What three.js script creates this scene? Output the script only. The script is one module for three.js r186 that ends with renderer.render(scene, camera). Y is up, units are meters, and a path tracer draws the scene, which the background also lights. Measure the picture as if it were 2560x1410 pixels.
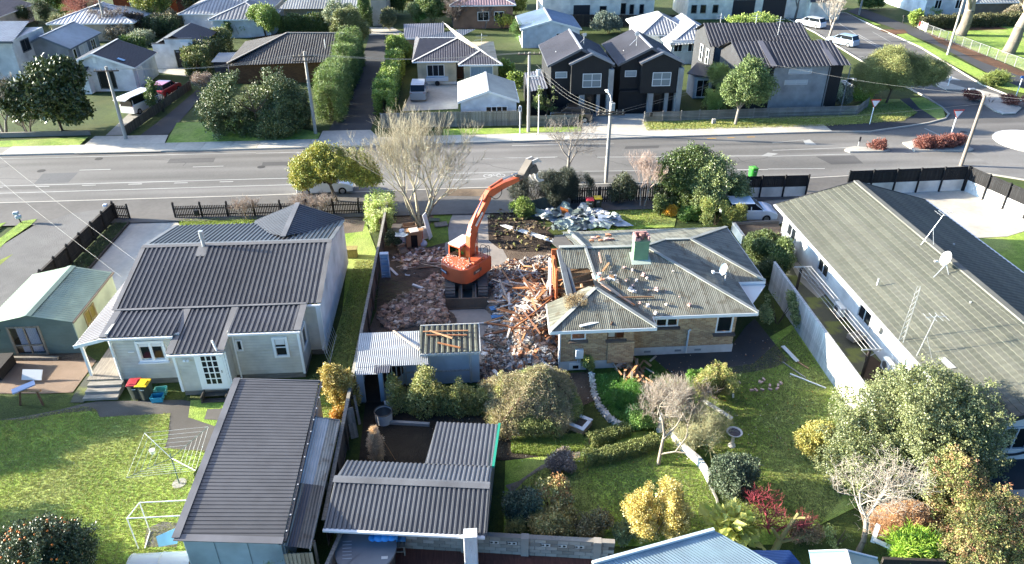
import * as THREE from 'three';
import {Sky }from 'three/addons/objects/Sky.js';
import {mergeGeometries }from 'three/addons/utils/BufferGeometryUtils.js';
import {RoundedBoxGeometry }from 'three/addons/geometries/RoundedBoxGeometry.js';

// ---------- camera, sky, sun, exposure ----------
const scene =new THREE.Scene();
const camera =new THREE.PerspectiveCamera(41.93,1024 / 564,0.5,900);
camera.position.set(0,24,0);
camera.rotation.order ='YXZ';
camera.rotation.set(-30.6 * Math.PI / 180,-3.9 * Math.PI / 180,0);
const SUN_EL =15.5 * Math.PI / 180,SUN_AZ =10.5 * Math.PI / 180;
const sunDir =new THREE.Vector3(-Math.cos(SUN_EL) * Math.cos(SUN_AZ),Math.sin(SUN_EL),-Math.cos(SUN_EL) * Math.sin(SUN_AZ));
const sky =new Sky();sky.name ='sky';sky.scale.setScalar(800);sky.userData.kind ='structure';
Object.entries({turbidity:2.5,rayleigh:0.9,mieCoefficient:0.004 }).forEach(([k,v]) =>{sky.material.uniforms[k].value =v;});
sky.material.uniforms.sunPosition.value.copy(sunDir);
scene.add(sky);
scene.environmentIntensity =0.28;
const sun =new THREE.DirectionalLight(new THREE.Color(1,0.88,0.7),4.5);
sun.position.set(0,0,-45).addScaledVector(sunDir,150);sun.target.position.set(0,0,-45);scene.add(sun,sun.target);
sun.castShadow =true;sun.shadow.radius =1.2;sun.shadow.mapSize.set(4096,4096);
Object.assign(sun.shadow.camera,{left:-110,right:110,top:90,bottom:-90,near:1,far:420 });
const renderer =new THREE.WebGLRenderer({antialias:true });
renderer.toneMapping =THREE.LinearToneMapping;
renderer.toneMappingExposure =5.1;
renderer.shadowMap.enabled =true;

// ---------- helpers ----------
const V =(x,y,z) =>new THREE.Vector3(x,y,z);
const D2R =Math.PI / 180;
function mulberry(a) {return () =>{a |=0;a =a + 0x6D2B79F5 | 0;let t =Math.imul(a ^ a >>>15,1 | a);t =t + Math.imul(t ^ t >>>7,61 | t) ^ t;return ((t ^ t >>>14) >>>0) / 4294967296;};}
let R =mulberry(7);
const rr =(a,b) =>a + (b - a) * R();
const pick =a =>a[Math.floor(R() * a.length)];
function hash2(x,y,s) {let h =Math.imul(x,374761393) + Math.imul(y,668265263) + Math.imul(s,974711);h =Math.imul(h ^ h >>>13,1274126177);return ((h ^ h >>>16) >>>0) / 4294967296;}
function vnoise(x,y,per,s) {// tileable value noise
  const xi =Math.floor(x),yi =Math.floor(y),fx =x - xi,fy =y - yi,u =fx * fx * (3 - 2 * fx),v =fy * fy * (3 - 2 * fy);
  const m =k =>((k % per) + per) % per,h =(a,b) =>hash2(m(a),m(b),s);
  return (h(xi,yi) * (1 - u) + h(xi + 1,yi) * u) * (1 - v) + (h(xi,yi + 1) * (1 - u) + h(xi + 1,yi + 1) * u) * v;
}
function fbm(u,v,base,oct,s) {let a =0,w =0.5,n =0;for (let i =0;i <oct;i++) {a +=w * vnoise(u * base,v * base,base,s + i);n +=w;w *=0.5;base *=2;}return a / n;}
function tex(size,metres,fn,color =true) {// fn(u,v) -> [r,g,b] 0..1 (sRGB) ; covers `metres` of surface
  const d =new Uint8Array(size * size * 4);
  for (let y =0;y <size;y++) for (let x =0;x <size;x++) {
    const c =fn(x / size,y / size),i =(y * size + x) * 4;
    for (let k =0;k <3;k++) d[i + k] =Math.max(0,Math.min(255,(c.length ?c[k] :c) * 255));d[i + 3] =255;
  }
  const t =new THREE.DataTexture(d,size,size);t.wrapS =t.wrapT =THREE.RepeatWrapping;t.magFilter =THREE.LinearFilter;t.minFilter =THREE.LinearMipmapLinearFilter;t.generateMipmaps =true;
  if (color) t.colorSpace =THREE.SRGBColorSpace;t.repeat.set(1 / metres,1 / metres);t.needsUpdate =true;return t;
}
const sm =(a,b,x) =>{x =Math.min(1,Math.max(0,(x - a) / (b - a)));return x * x * (3 - 2 * x);};
const mix =(a,b,t) =>a.map((v,i) =>v + (b[i] - v) * t);
const T ={};
T.mottle =tex(256,3.1,(u,v) =>0.74 + 0.3 * fbm(u,v,4,6,11));
T.coarse =tex(256,17,(u,v) =>{const a =fbm(u,v,3,6,23),b =fbm(u,v,40,2,9);return 0.68 + 0.42 * a * (0.8 + 0.4 * b);});
T.speck =tex(256,0.9,(u,v) =>0.7 + 0.3 * hash2(u * 256 | 0,v * 256 | 0,3) * (0.6 + 0.8 * fbm(u,v,8,3,4)));
T.wood =tex(256,1.6,(u,v) =>0.66 + 0.36 * (0.6 * vnoise(u * 60,v * 4,60,5) * 0.9 + 0.4 * fbm(u,v,6,4,8)));
T.woodH =tex(256,1.6,(u,v) =>0.66 + 0.36 * (0.6 * vnoise(u * 4,v * 60,60,5) * 0.9 + 0.4 * fbm(u,v,6,4,8)));
T.asphalt =tex(512,6,(u,v) =>{const a =fbm(u,v,5,5,31),s =hash2(u * 512 | 0,v * 512 | 0,8);return 0.72 + 0.2 * a + 0.14 * (s - 0.5);});
T.road =tex(512,46,(u,v) =>{const a =fbm(u,v,3,6,61),w =vnoise(u * 5,v * 60,60,17),s =hash2(u * 512 | 0,v * 512 | 0,12);return 0.68 + 0.28 * a + 0.2 * (w - 0.5) + 0.06 * (s - 0.5);});
T.grass =tex(512,11,(u,v) =>{
  const a =fbm(u,v,5,5,41),b =fbm(u,v,48,3,42),c =fbm(u,v,3,4,43),s =hash2(u * 512 | 0,v * 512 | 0,4);
  let g =mix([0.4,0.51,0.17],[0.58,0.67,0.27],sm(0.2,0.8,a * 0.5 + b * 0.5));g =mix(g,[0.64,0.65,0.4],0.55 * sm(0.55,0.8,c));return g.map(k =>k * (0.8 + 0.4 * s));
});
T.dirt =tex(512,7,(u,v) =>{
  const a =fbm(u,v,4,6,51),b =fbm(u,v,30,3,52),s =hash2(u * 512 | 0,v * 512 | 0,6);
  let g =mix([0.4,0.36,0.32],[0.6,0.55,0.5],sm(0.25,0.75,a));g =mix(g,[0.62,0.57,0.52],0.4 * sm(0.6,0.8,b));return g.map(k =>k * (0.82 + 0.3 * s));
});
T.conc =tex(512,5.3,(u,v) =>{const a =fbm(u,v,3,6,71),b =fbm(u,v,24,3,72);return 0.76 + 0.2 * a + 0.1 * (b - 0.5);});
T.moss =tex(256,2.7,(u,v) =>mix([0.3,0.31,0.27],[0.4,0.43,0.24],sm(0.4,0.7,fbm(u,v,4,5,81))).map(k =>k * (0.85 + 0.3 * hash2(u * 256 | 0,v * 256 | 0,5))));
T.brick =tex(512,1.92,(u,v) =>{
  const row =Math.floor(v * 24),off =row % 2 ?0.5 :0,bx =u * 8 + off,f =v * 24 - row,col =Math.floor(bx) % 8,g =bx - Math.floor(bx);
  if (f <0.14 || g <0.045) return [0.72,0.68,0.61];
  const h =hash2(col,row,3),h2 =hash2(col,row,9);
  return mix(mix([0.7,0.56,0.4],[0.58,0.45,0.32],h),[0.78,0.67,0.51],h2 >0.7 ?0.8 :0.15).map(k =>k * (0.9 + 0.2 * fbm(u,v,40,2,5)));
});
T.brickB =tex(512,1.92,(u,v) =>{const row =Math.floor(v * 24),bx =u * 8 + (row % 2 ?0.5 :0),f =v * 24 - row,g =bx - Math.floor(bx);return f <0.14 || g <0.045 ?0 :0.8 + 0.2 * hash2(Math.floor(bx) % 8,row,7);},false);
T.board =tex(128,0.72,(u,v) =>{const f =(v * 4) % 1;return f <0.1 ?0 :0.45 + 0.55 * (1 - f);},false);
T.vboard =tex(128,0.6,(u,v) =>{const f =(u * 4) % 1;return f <0.14 ?0 :1;},false);
T.fineB =tex(256,1.1,(u,v) =>fbm(u,v,30,3,91),false);
T.fine =tex(256,1.1,(u,v) =>0.7 + 0.3 * fbm(u,v,30,3,91));
T.rust =tex(512,6.3,(u,v) =>{
  const a =fbm(u,v,6,5,101),st =vnoise(u * 90,v * 3,90,7),s =hash2(u * 512 | 0,v * 512 | 0,2);
  let c =mix([0.75,0.75,0.72],[0.54,0.54,0.51],sm(0.3,0.75,a * 0.6 + st * 0.4));c =mix(c,[0.46,0.4,0.33],0.5 * sm(0.58,0.8,fbm(u,v,20,4,33)));return c.map(k =>k * (0.9 + 0.2 * s));
});
const mats =new Map();
function M(col,rough =0.8,o ={}) {
  const key =JSON.stringify([col,rough,{...o,map:o.map && o.map.uuid,bump:o.bump && o.bump.uuid,roughMap:0 }]);
  if (mats.has(key)) return mats.get(key);
  const {map,bump,bs =0.01,phys,...rest }=o;
  const p ={color:Array.isArray(col) ?new THREE.Color(...col) :new THREE.Color(col),roughness:rough,side:THREE.DoubleSide,...rest };
  if (map) p.map =map;if (bump) {p.bumpMap =bump;p.bumpScale =bs;}
  const m =phys || 'transmission' in o || 'clearcoat' in o ?new THREE.MeshPhysicalMaterial(p) :new THREE.MeshStandardMaterial(p);
  mats.set(key,m);return m;
}
const taken ={};
function numbered(n) {const k =taken[n] =(taken[n] ??-1) + 1;return k ?n + '_' + String(k).padStart(3,'0') :n;}
function thing(name,label,category,pos =[0,0,0],turn =0,group) {
  const o =new THREE.Group();o.name =numbered(name);o.position.set(...pos);o.rotation.y =turn;o.userData ={label,category };
  if (group) o.userData.group =group;scene.add(o);return o;
}
function struct(name,geo,mat,y =0) {const m =new THREE.Mesh(Array.isArray(geo) ?merge(geo) :geo,mat);m.name =numbered(name);m.userData.kind ='structure';m.receiveShadow =m.castShadow =true;m.position.y =y;scene.add(m);return m;}
function merge(list) {
  const a =list.filter(Boolean).map(g =>{g =g.index ?g.toNonIndexed() :g;for (const k of Object.keys(g.attributes)) if (!['position','normal','uv'].includes(k)) g.deleteAttribute(k);if (!g.attributes.uv) boxuv(g);return g;});
  return a.length ===1 ?a[0] :mergeGeometries(a);
}
function boxuv(g) {
  const p =g.attributes.position,n =g.attributes.normal,uv =new Float32Array(p.count * 2);
  for (let i =0;i <p.count;i++) {
    const ax =Math.abs(n.getX(i)),ay =Math.abs(n.getY(i)),az =Math.abs(n.getZ(i)),x =p.getX(i),y =p.getY(i),z =p.getZ(i);
    if (ay >=ax && ay >=az) {uv[2 * i] =x;uv[2 * i + 1] =z;}else if (ax >=az) {uv[2 * i] =z;uv[2 * i + 1] =y;}else {uv[2 * i] =x;uv[2 * i + 1] =y;}
  }
  g.setAttribute('uv',new THREE.BufferAttribute(uv,2));return g;
}
const WORLD =new WeakMap();// groups whose parts are given in world metres
function thingW(name,label,category,[x,z],group) {const o =thing(name,label,category,[x,0,z],0,group);WORLD.set(o,[x,0,z]);return o;}
function part(name,geo,mat,parent,label,raw) {
  const m =new THREE.Mesh(Array.isArray(geo) ?merge(geo) :geo,mat);const w =WORLD.get(parent);if (w && !raw) m.geometry.translate(-w[0],0,-w[2]);m.name =name;m.castShadow =m.receiveShadow =true;if (label) m.userData.label =label;parent.add(m);return m;
}
function parts(name,geos,mat,parent,label) {return geos.map(g =>part(name,g,mat,parent,label));}
function solo(name,label,category,geo,mat,group,pos,turn) {// a thing that is one mesh
  const m =new THREE.Mesh(Array.isArray(geo) ?merge(geo) :geo,mat);m.name =numbered(name);m.castShadow =m.receiveShadow =true;m.userData ={label,category };if (group) m.userData.group =group;
  if (pos) m.position.set(...pos);if (turn) m.rotation.y =turn;scene.add(m);return m;
}
function copy(o,label,pos,turn =0) {const c =o.clone();c.name =numbered(o.name.replace(/_\d+$/,''));c.userData ={...o.userData,label };c.position.set(...pos);c.rotation.y =turn;scene.add(c);return c;}
const mtx =new THREE.Matrix4(),eul =new THREE.Euler();
function put(g,x =0,y =0,z =0,ry =0,rx =0,rz =0) {eul.set(rx,ry,rz,'YXZ');mtx.makeRotationFromEuler(eul).setPosition(x,y,z);g.applyMatrix4(mtx);return g;}
// box given by its centre in x,z and its bottom y
function box(w,h,d,x =0,y =0,z =0,ry =0,rx =0,rz =0) {return put(boxuv(new THREE.BoxGeometry(w,h,d).toNonIndexed()),x,y + h / 2,z,ry,rx,rz);}
function rbox(w,h,d,r,x =0,y =0,z =0,ry =0) {let g =new RoundedBoxGeometry(w,h,d,2,r);if (g.index) g =g.toNonIndexed();return put(boxuv(g),x,y + h / 2,z,ry);}
function cyl(r0,r1,h,x =0,y =0,z =0,seg =12) {return put(new THREE.CylinderGeometry(r1,r0,h,seg).toNonIndexed(),x,y + h / 2,z);}
function span(box3) {const [x0,x1,y0,y1,z0,z1] =box3;return box(x1 - x0,y1 - y0,z1 - z0,(x0 + x1) / 2,y0,(z0 + z1) / 2);}
function bar(a,b,w,h =w,roll =0) {// a rectangular bar from a to b
  a =V(...a);b =V(...b);const d =b.clone().sub(a),L =d.length(),g =boxuv(new THREE.BoxGeometry(w,h,L).toNonIndexed());
  const m =new THREE.Matrix4().lookAt(b,a,Math.abs(d.y) >0.99 * L ?V(0,0,1) :V(0,1,0));if (roll) g.rotateZ(roll);
  g.applyMatrix4(m);g.translate((a.x + b.x) / 2,(a.y + b.y) / 2,(a.z + b.z) / 2);return g;
}
function rod(a,b,r0,r1 =r0,seg =6) {
  a =V(...a);b =V(...b);const d =b.clone().sub(a),L =d.length() || 1e-4,g =new THREE.CylinderGeometry(r1,r0,L,seg,1).toNonIndexed();
  g.applyQuaternion(new THREE.Quaternion().setFromUnitVectors(V(0,1,0),d.divideScalar(L)));g.translate((a.x + b.x) / 2,(a.y + b.y) / 2,(a.z + b.z) / 2);return g;
}
function tube(pts,r,seg =24,rs =6,closed =false) {return new THREE.TubeGeometry(new THREE.CatmullRomCurve3(pts.map(p =>V(...p)),closed),seg,r,rs,closed).toNonIndexed();}
function face(pts) {// flat convex polygon, uv in metres
  const v =pts.map(p =>V(...p)),n =v[1].clone().sub(v[0]).cross(v[2].clone().sub(v[0])).normalize(),pos =[],nor =[];
  for (let i =1;i <v.length - 1;i++) for (const q of [v[0],v[i],v[i + 1]]) {pos.push(q.x,q.y,q.z);nor.push(n.x,n.y,n.z);}
  const g =new THREE.BufferGeometry();g.setAttribute('position',new THREE.Float32BufferAttribute(pos,3));g.setAttribute('normal',new THREE.Float32BufferAttribute(nor,3));return boxuv(g);
}
function slab(pts,t) {// flat convex polygon with thickness t along its (upward) normal
  let v =pts.map(p =>V(...p));let n =v[1].clone().sub(v[0]).cross(v[2].clone().sub(v[0])).normalize();if (n.y <0) n.negate();
  const lo =v.map(p =>p.clone().addScaledVector(n,-t)),A =p =>[p.x,p.y,p.z],out =[face(v.map(A)),face(lo.map(A))];
  for (let i =0;i <v.length;i++) {const j =(i + 1) % v.length;out.push(face([A(v[i]),A(v[j]),A(lo[j]),A(lo[i])]));}
  return merge(out);
}
const PROF ={sin:[],rib:[[0,0],[0.62,0],[0.7,1],[0.92,1],[1,0]],trap:[[0,0],[0.36,0],[0.5,1],[0.86,1],[1,0]],deck:[[0,1],[0.8,1],[0.86,0],[0.94,0],[1,1]] };
for (let i =0;i <=6;i++) PROF.sin.push([i / 6,0.5 + 0.5 * Math.sin(i / 3 * Math.PI)]);
function corr(pts,down,pitch,amp,prof ='trap') {// profiled sheet over a convex planar polygon; the profile runs along `down`
  const v =pts.map(p =>V(...p));let n =v[1].clone().sub(v[0]).cross(v[2].clone().sub(v[0])).normalize();if (n.y <0) n.negate();
  const b =V(...down);b.addScaledVector(n,-b.dot(n)).normalize();const a =new THREE.Vector3().crossVectors(b,n).normalize(),o =v[0];
  const q =v.map(p =>{const d =p.clone().sub(o);return [d.dot(a),d.dot(b)];});
  const a0 =Math.min(...q.map(p =>p[0])),a1 =Math.max(...q.map(p =>p[0]));
  const lim =x =>{let lo =1e9,hi =-1e9;for (let i =0;i <q.length;i++) {const [x0,y0] =q[i],[x1,y1] =q[(i + 1) % q.length];if ((x0 - x) * (x1 - x) >0 && Math.min(Math.abs(x0 - x),Math.abs(x1 - x)) >1e-6) continue;if (Math.abs(x1 - x0) <1e-6) {lo =Math.min(lo,y0,y1);hi =Math.max(hi,y0,y1);continue;}const t =Math.min(1,Math.max(0,(x - x0) / (x1 - x0))),y =y0 + (y1 - y0) * t;lo =Math.min(lo,y);hi =Math.max(hi,y);}return [lo,hi];};
  const S =[],pr =PROF[prof];const k0 =Math.floor(a0 / pitch);
  const off =x =>{let f =x / pitch - Math.floor(x / pitch);for (let i =0;i <pr.length - 1;i++) if (f <=pr[i + 1][0]) {const w =(f - pr[i][0]) / (pr[i + 1][0] - pr[i][0] || 1);return amp * (pr[i][1] + (pr[i + 1][1] - pr[i][1]) * w);}return 0;};
  const xs =new Set([a0,a1,...q.map(p =>p[0])]);for (let k =k0;k * pitch <a1;k++) for (const [f] of pr) {const x =(k + f) * pitch;if (x >a0 && x <a1) xs.add(+x.toFixed(5));}
  for (const x of [...xs].sort((m,n2) =>m - n2)) {const [lo,hi] =lim(x + (x ===a0 ?1e-5 :x ===a1 ?-1e-5 :0));if (lo <=hi) S.push([x,lo,hi,off(x)]);}
  const pos =[],uv =[];const W =(x,y,h) =>o.clone().addScaledVector(a,x).addScaledVector(b,y).addScaledVector(n,h);
  for (let i =0;i <S.length - 1;i++) {
    const [x0,l0,h0,o0] =S[i],[x1,l1,h1,o1] =S[i + 1],A =W(x0,l0,o0),B =W(x0,h0,o0),C =W(x1,h1,o1),E =W(x1,l1,o1);
    for (const [p,ux,uy] of [[A,x0,l0],[B,x0,h0],[C,x1,h1],[A,x0,l0],[C,x1,h1],[E,x1,l1]]) {pos.push(p.x,p.y,p.z);uv.push(ux,uy);}
  }
  const g =new THREE.BufferGeometry();g.setAttribute('position',new THREE.Float32BufferAttribute(pos,3));g.setAttribute('uv',new THREE.Float32BufferAttribute(uv,2));g.computeVertexNormals();return g;
}
function wallPanel(outline,holes,depth) {// outline [[x,y]..] in the plane z=0..-depth, holes [[x0,y0,x1,y1]..]
  const s =new THREE.Shape(outline.map(p =>new THREE.Vector2(...p)));
  for (const [a,b,c,d] of holes) s.holes.push(new THREE.Path([[a,b],[a,d],[c,d],[c,b]].map(p =>new THREE.Vector2(...p))));
  const g =new THREE.ExtrudeGeometry(s,{depth,bevelEnabled:false });g.translate(0,0,-depth);return boxuv(g.index ?g.toNonIndexed() :g);
}
function sheet(name,pts,y,mat,th =0) {// ground sheet from [x,z] outline
  const s =new THREE.Shape(pts.map(([x,z]) =>new THREE.Vector2(x,-z)));
  const g =th ?new THREE.ExtrudeGeometry(s,{depth:th,bevelEnabled:false }) :new THREE.ShapeGeometry(s);g.rotateX(-Math.PI / 2);
  const n =g.index ?g.toNonIndexed() :g;return struct(name,boxuv(n),mat,y);
}
function inside(pts,x,z) {let c =false;for (let i =0,j =pts.length - 1;i <pts.length;j =i++) {const [a,b] =pts[i],[d,e] =pts[j];if ((b >z) !==(e >z) && x <(d - a) * (z - b) / (e - b) + a) c =!c;}return c;}
const lerp =(a,b,t) =>a + (b - a) * t;
function strip(name,line,w0,w1,y,mat,th) {// a band beside a polyline: offsets w0..w1 to its right-hand normal
  const L =[],Q =[];
  line.forEach((p,i) =>{const a =line[Math.max(0,i - 1)],b =line[Math.min(line.length - 1,i + 1)],dx =b[0] - a[0],dz =b[1] - a[1],l =Math.hypot(dx,dz),nx =-dz / l,nz =dx / l;L.push([p[0] + nx * w0,p[1] + nz * w0]);Q.unshift([p[0] + nx * w1,p[1] + nz * w1]);});
  return sheet(name,[...L,...Q],y,mat,th);
}
// instanced leaves, tufts, chips
function clump(n,size,aspect,seed,droop =0,spread =1) {
  const r =mulberry(seed),pos =[],nor =[];
  for (let i =0;i <n;i++) {
    const th =r() * 6.283,ph =Math.acos(2 * r() - 1),d =V(Math.sin(ph) * Math.cos(th),Math.cos(ph),Math.sin(ph) * Math.sin(th));
    const c =d.clone().multiplyScalar(spread * (0.25 + 0.75 * r())),ax =V(r() - 0.5,r() - 0.5 - droop,r() - 0.5).add(d.clone().multiplyScalar(0.6)).normalize();
    const sd =new THREE.Vector3().crossVectors(ax,V(r() - 0.5,r() + 0.3,r() - 0.5)).normalize(),L =size * (0.7 + 0.6 * r()),W =L * aspect,nn =new THREE.Vector3().crossVectors(ax,sd);
    const A =c.clone(),B =c.clone().addScaledVector(ax,L * 0.5).addScaledVector(sd,W).addScaledVector(nn,L * 0.08),C =c.clone().addScaledVector(ax,L),E =c.clone().addScaledVector(ax,L * 0.5).addScaledVector(sd,-W).addScaledVector(nn,L * 0.08);
    for (const p of [A,B,C,A,C,E]) pos.push(p.x,p.y,p.z);
  }
  const g =new THREE.BufferGeometry();g.setAttribute('position',new THREE.Float32BufferAttribute(pos,3));g.setAttribute('uv',new THREE.Float32BufferAttribute(new Float32Array(pos.length / 3 * 2),2));g.computeVertexNormals();return g;
}
const LEAF ={
  small:clump(16,0.55,0.32,1),big:clump(9,0.95,0.34,2),fine:clump(22,0.6,0.12,3),needle:clump(20,0.9,0.06,4,-0.4),dry:clump(14,0.6,0.2,5),
  tuft:(() =>{const r =mulberry(9),pos =[];for (let i =0;i <7;i++) {const a =r() * 6.28,l =0.5 + r() * 0.6,x =(r() - 0.5) * 0.8,z =(r() - 0.5) * 0.8,dx =Math.cos(a),dz =Math.sin(a);pos.push(x - dz * 0.1,0,z + dx * 0.1,x + dz * 0.1,0,z - dx * 0.1,x + dx * 0.5,l,z + dz * 0.5);}const g =new THREE.BufferGeometry();g.setAttribute('position',new THREE.Float32BufferAttribute(pos,3));g.setAttribute('uv',new THREE.Float32BufferAttribute(new Float32Array(pos.length / 3 * 2),2));g.computeVertexNormals();return g;})(),
};
const leafMat =(rough =0.6) =>M([1,1,1],rough,{transmission:0.3,thickness:0,phys:1 });
const cA =new THREE.Color(),cB =new THREE.Color();
function instanced(name,geo,mat,list,parent) {// list of [x,y,z, sx,sy,sz, rx,ry,rz, color]
  const im =new THREE.InstancedMesh(geo,mat,list.length),q =new THREE.Quaternion(),e =new THREE.Euler(),p =V(0,0,0),s =V(1,1,1),m =new THREE.Matrix4();
  list.forEach((d,i) =>{e.set(d[6],d[7],d[8]);q.setFromEuler(e);p.set(d[0],d[1],d[2]);s.set(d[3],d[4],d[5]);m.compose(p,q,s);im.setMatrixAt(i,m);im.setColorAt(i,d[9]);});
  im.name =name;if (parent) im.userData.kind ='stuff';im.castShadow =im.receiveShadow =true;(parent || scene).add(im);return im;
}
// cols: list of CSS colours; every leaf clump takes a random mix of two neighbours in the list
function mixCol(cols) {const i =Math.floor(R() * cols.length),c =cA.set(cols[i]).clone().lerp(cB.set(cols[(i + 1) % cols.length]),R() * 0.6);return c.multiplyScalar(rr(1.2,1.95));}
function crown(parent,o) {// o: lobes [[x,y,z,rx,ry,rz]..] local, n, size, cols, leaf, rough
  const list =[],w =o.lobes.map(l =>Math.pow(l[3] * l[4] * l[5],0.66)),W =w.reduce((a,b) =>a + b,0),sd =Math.floor(R() * 999);
  for (let i =0;i <o.n;i++) {
    let k =R() * W,j =0;while (k >w[j] && j <w.length - 1) {k -=w[j];j++;}
    const l =o.lobes[j],th =R() * 6.283,cy =2 * R() - 1,sy =Math.sqrt(1 - cy * cy),nz =vnoise(th * 1.9 + j * 3.7,cy * 3 + 9,64,sd) * 0.5 + vnoise(th * 5 + j,cy * 7 + 20,64,sd + 1) * 0.3;
    const f =(o.solid ?Math.cbrt(R()) :lerp(o.inner ??0.45,1,Math.sqrt(R()))) * (0.56 + (o.rough2 ??0.95) * nz),x =l[0] + l[3] * f * sy * Math.cos(th),y =l[1] + l[4] * f * cy,z =l[2] + l[5] * f * sy * Math.sin(th);
    if (y <(o.floor ??0.05) || (f >0.4 && vnoise(x / (o.size * 9) + 50,(y + z * 0.7) / (o.size * 9) + 80,256,sd + 5) <0.3)) continue;const s =o.size * rr(0.7,1.3);
    list.push([x,y,z,s,s,s,rr(0,6.28),rr(0,6.28),rr(0,6.28),mixCol(o.cols)]);
  }
  return instanced(o.name || 'crown',LEAF[o.leaf || 'small'],leafMat(o.gloss ??0.6),list,parent);
}
function lobesOf(rx,ry,rz,cy,n,fill =0.5) {// uneven lobes filling an ellipsoid
  const a =[[0,cy,0,rx * 0.72,ry * 0.72,rz * 0.72]];
  for (let i =0;i <n;i++) {const th =i / n * 6.283 * 1.618 * 2 + R(),c =rr(-0.75,0.9),s =Math.sqrt(1 - c * c) * rr(0.55,0.72),k =rr(0.3,fill);a.push([rx * s * Math.cos(th),cy + ry * c * 0.62,rz * s * Math.sin(th),rx * k,ry * k,rz * k]);}
  return a;
}
function limbs(base,h,spreadR,n,r0,seed) {// trunk with limbs up into a crown
  const out =[],[x,y,z] =base,top =[x + rr(-0.1,0.1) * h,y + h * 0.45,z + rr(-0.1,0.1) * h];out.push(rod(base,top,r0,r0 * 0.75,7));
  for (let i =0;i <n;i++) {const a =i / n * 6.28 + R(),e =[top[0] + Math.cos(a) * spreadR * rr(0.4,0.8),y + h * rr(0.7,0.98),top[2] + Math.sin(a) * spreadR * rr(0.4,0.8)],m =[lerp(top[0],e[0],0.55),lerp(top[1],e[1],0.42),lerp(top[2],e[2],0.55)];out.push(rod(top,m,r0 * 0.6,r0 * 0.4,5),rod(m,e,r0 * 0.4,r0 * 0.15,5));}
  return out;
}
const bark =M('#6b5d4d',0.9,{map:T.wood });
function tree(name,label,x,z,o,group) {// trunk + leafy crown ; o: h, rx, ry, rz, cy
  const t =thing(name,label,o.cat || 'tree',[x,0,z],0,group);
  part('trunk',limbs([0,-0.05,0],o.h * 0.8,(o.rx + (o.rz ??o.rx)) / 2,o.limbs ??5,o.tr ??0.14),o.bark || bark,t);
  crown(t,{lobes:o.lobes || lobesOf(o.rx,o.ry,o.rz ??o.rx,o.cy,o.k ??9),...o });return t;
}
function shrub(name,label,x,z,o,group) {
  const t =thing(name,label,o.cat || 'shrub',[x,o.y ??0,z],o.turn || 0,group);
  const st =[];for (let i =0;i <5;i++) {const a =i * 1.3 + R();st.push(rod([Math.cos(a) * 0.06,-0.03,Math.sin(a) * 0.06],[Math.cos(a) * o.rx * 0.5,o.cy + o.ry * 0.3,Math.sin(a) * (o.rz ??o.rx) * 0.5],0.03,0.012,5));}
  part('stems',st,o.bark || bark,t);crown(t,{name:'foliage',lobes:o.lobes || lobesOf(o.rx,o.ry,o.rz ??o.rx,o.cy,o.k ??7),...o,rx:0 });return t;
}
function hedge(name,label,line,w,h,o,group) {// clipped hedge along [x,z] points
  const [cx,cz] =line[0];const t =thing(name,label,'hedge',[cx,0,cz],0,group),list =[],st =[];
  for (let i =0;i <line.length - 1;i++) {
    const [x0,z0] =line[i],[x1,z1] =line[i + 1],L =Math.hypot(x1 - x0,z1 - z0),ux =(x1 - x0) / L,uz =(z1 - z0) / L,n =Math.round(o.dens * L * (2 * h + w));
    for (let k =0;k <L / 0.8;k++) st.push(rod([x0 + ux * k * 0.8 - cx,0,z0 + uz * k * 0.8 - cz],[x0 + ux * k * 0.8 - cx,h * 0.8,z0 + uz * k * 0.8 - cz],0.03,0.015,4));
    for (let k =0;k <n;k++) {
      const s =rr(-0.02,1.02) * L,q =R() * (2 * h + w);let a,y;if (q <h) {a =-w / 2;y =q;}else if (q <h + w) {a =q - h - w / 2;y =h;}else {a =w / 2;y =q - h - w;}
      const wob =1 + (o.wob ??0.12) * (vnoise(s * 1.3 + 5,i * 9 + 3,256,5) - 0.5) * 2;a *=wob * rr(0.8,1.05);y *=wob * rr(0.88,1.04);const sz =o.size * rr(0.7,1.3);
      list.push([x0 + ux * s - uz * a - cx,Math.max(0.04,y),z0 + uz * s + ux * a - cz,sz,sz,sz,rr(0,6),rr(0,6),rr(0,6),mixCol(o.cols)]);
    }
  }
  part('stems',st,bark,t);instanced('foliage',LEAF[o.leaf || 'small'],leafMat(o.gloss ??0.6),list,t);return t;
}
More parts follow.
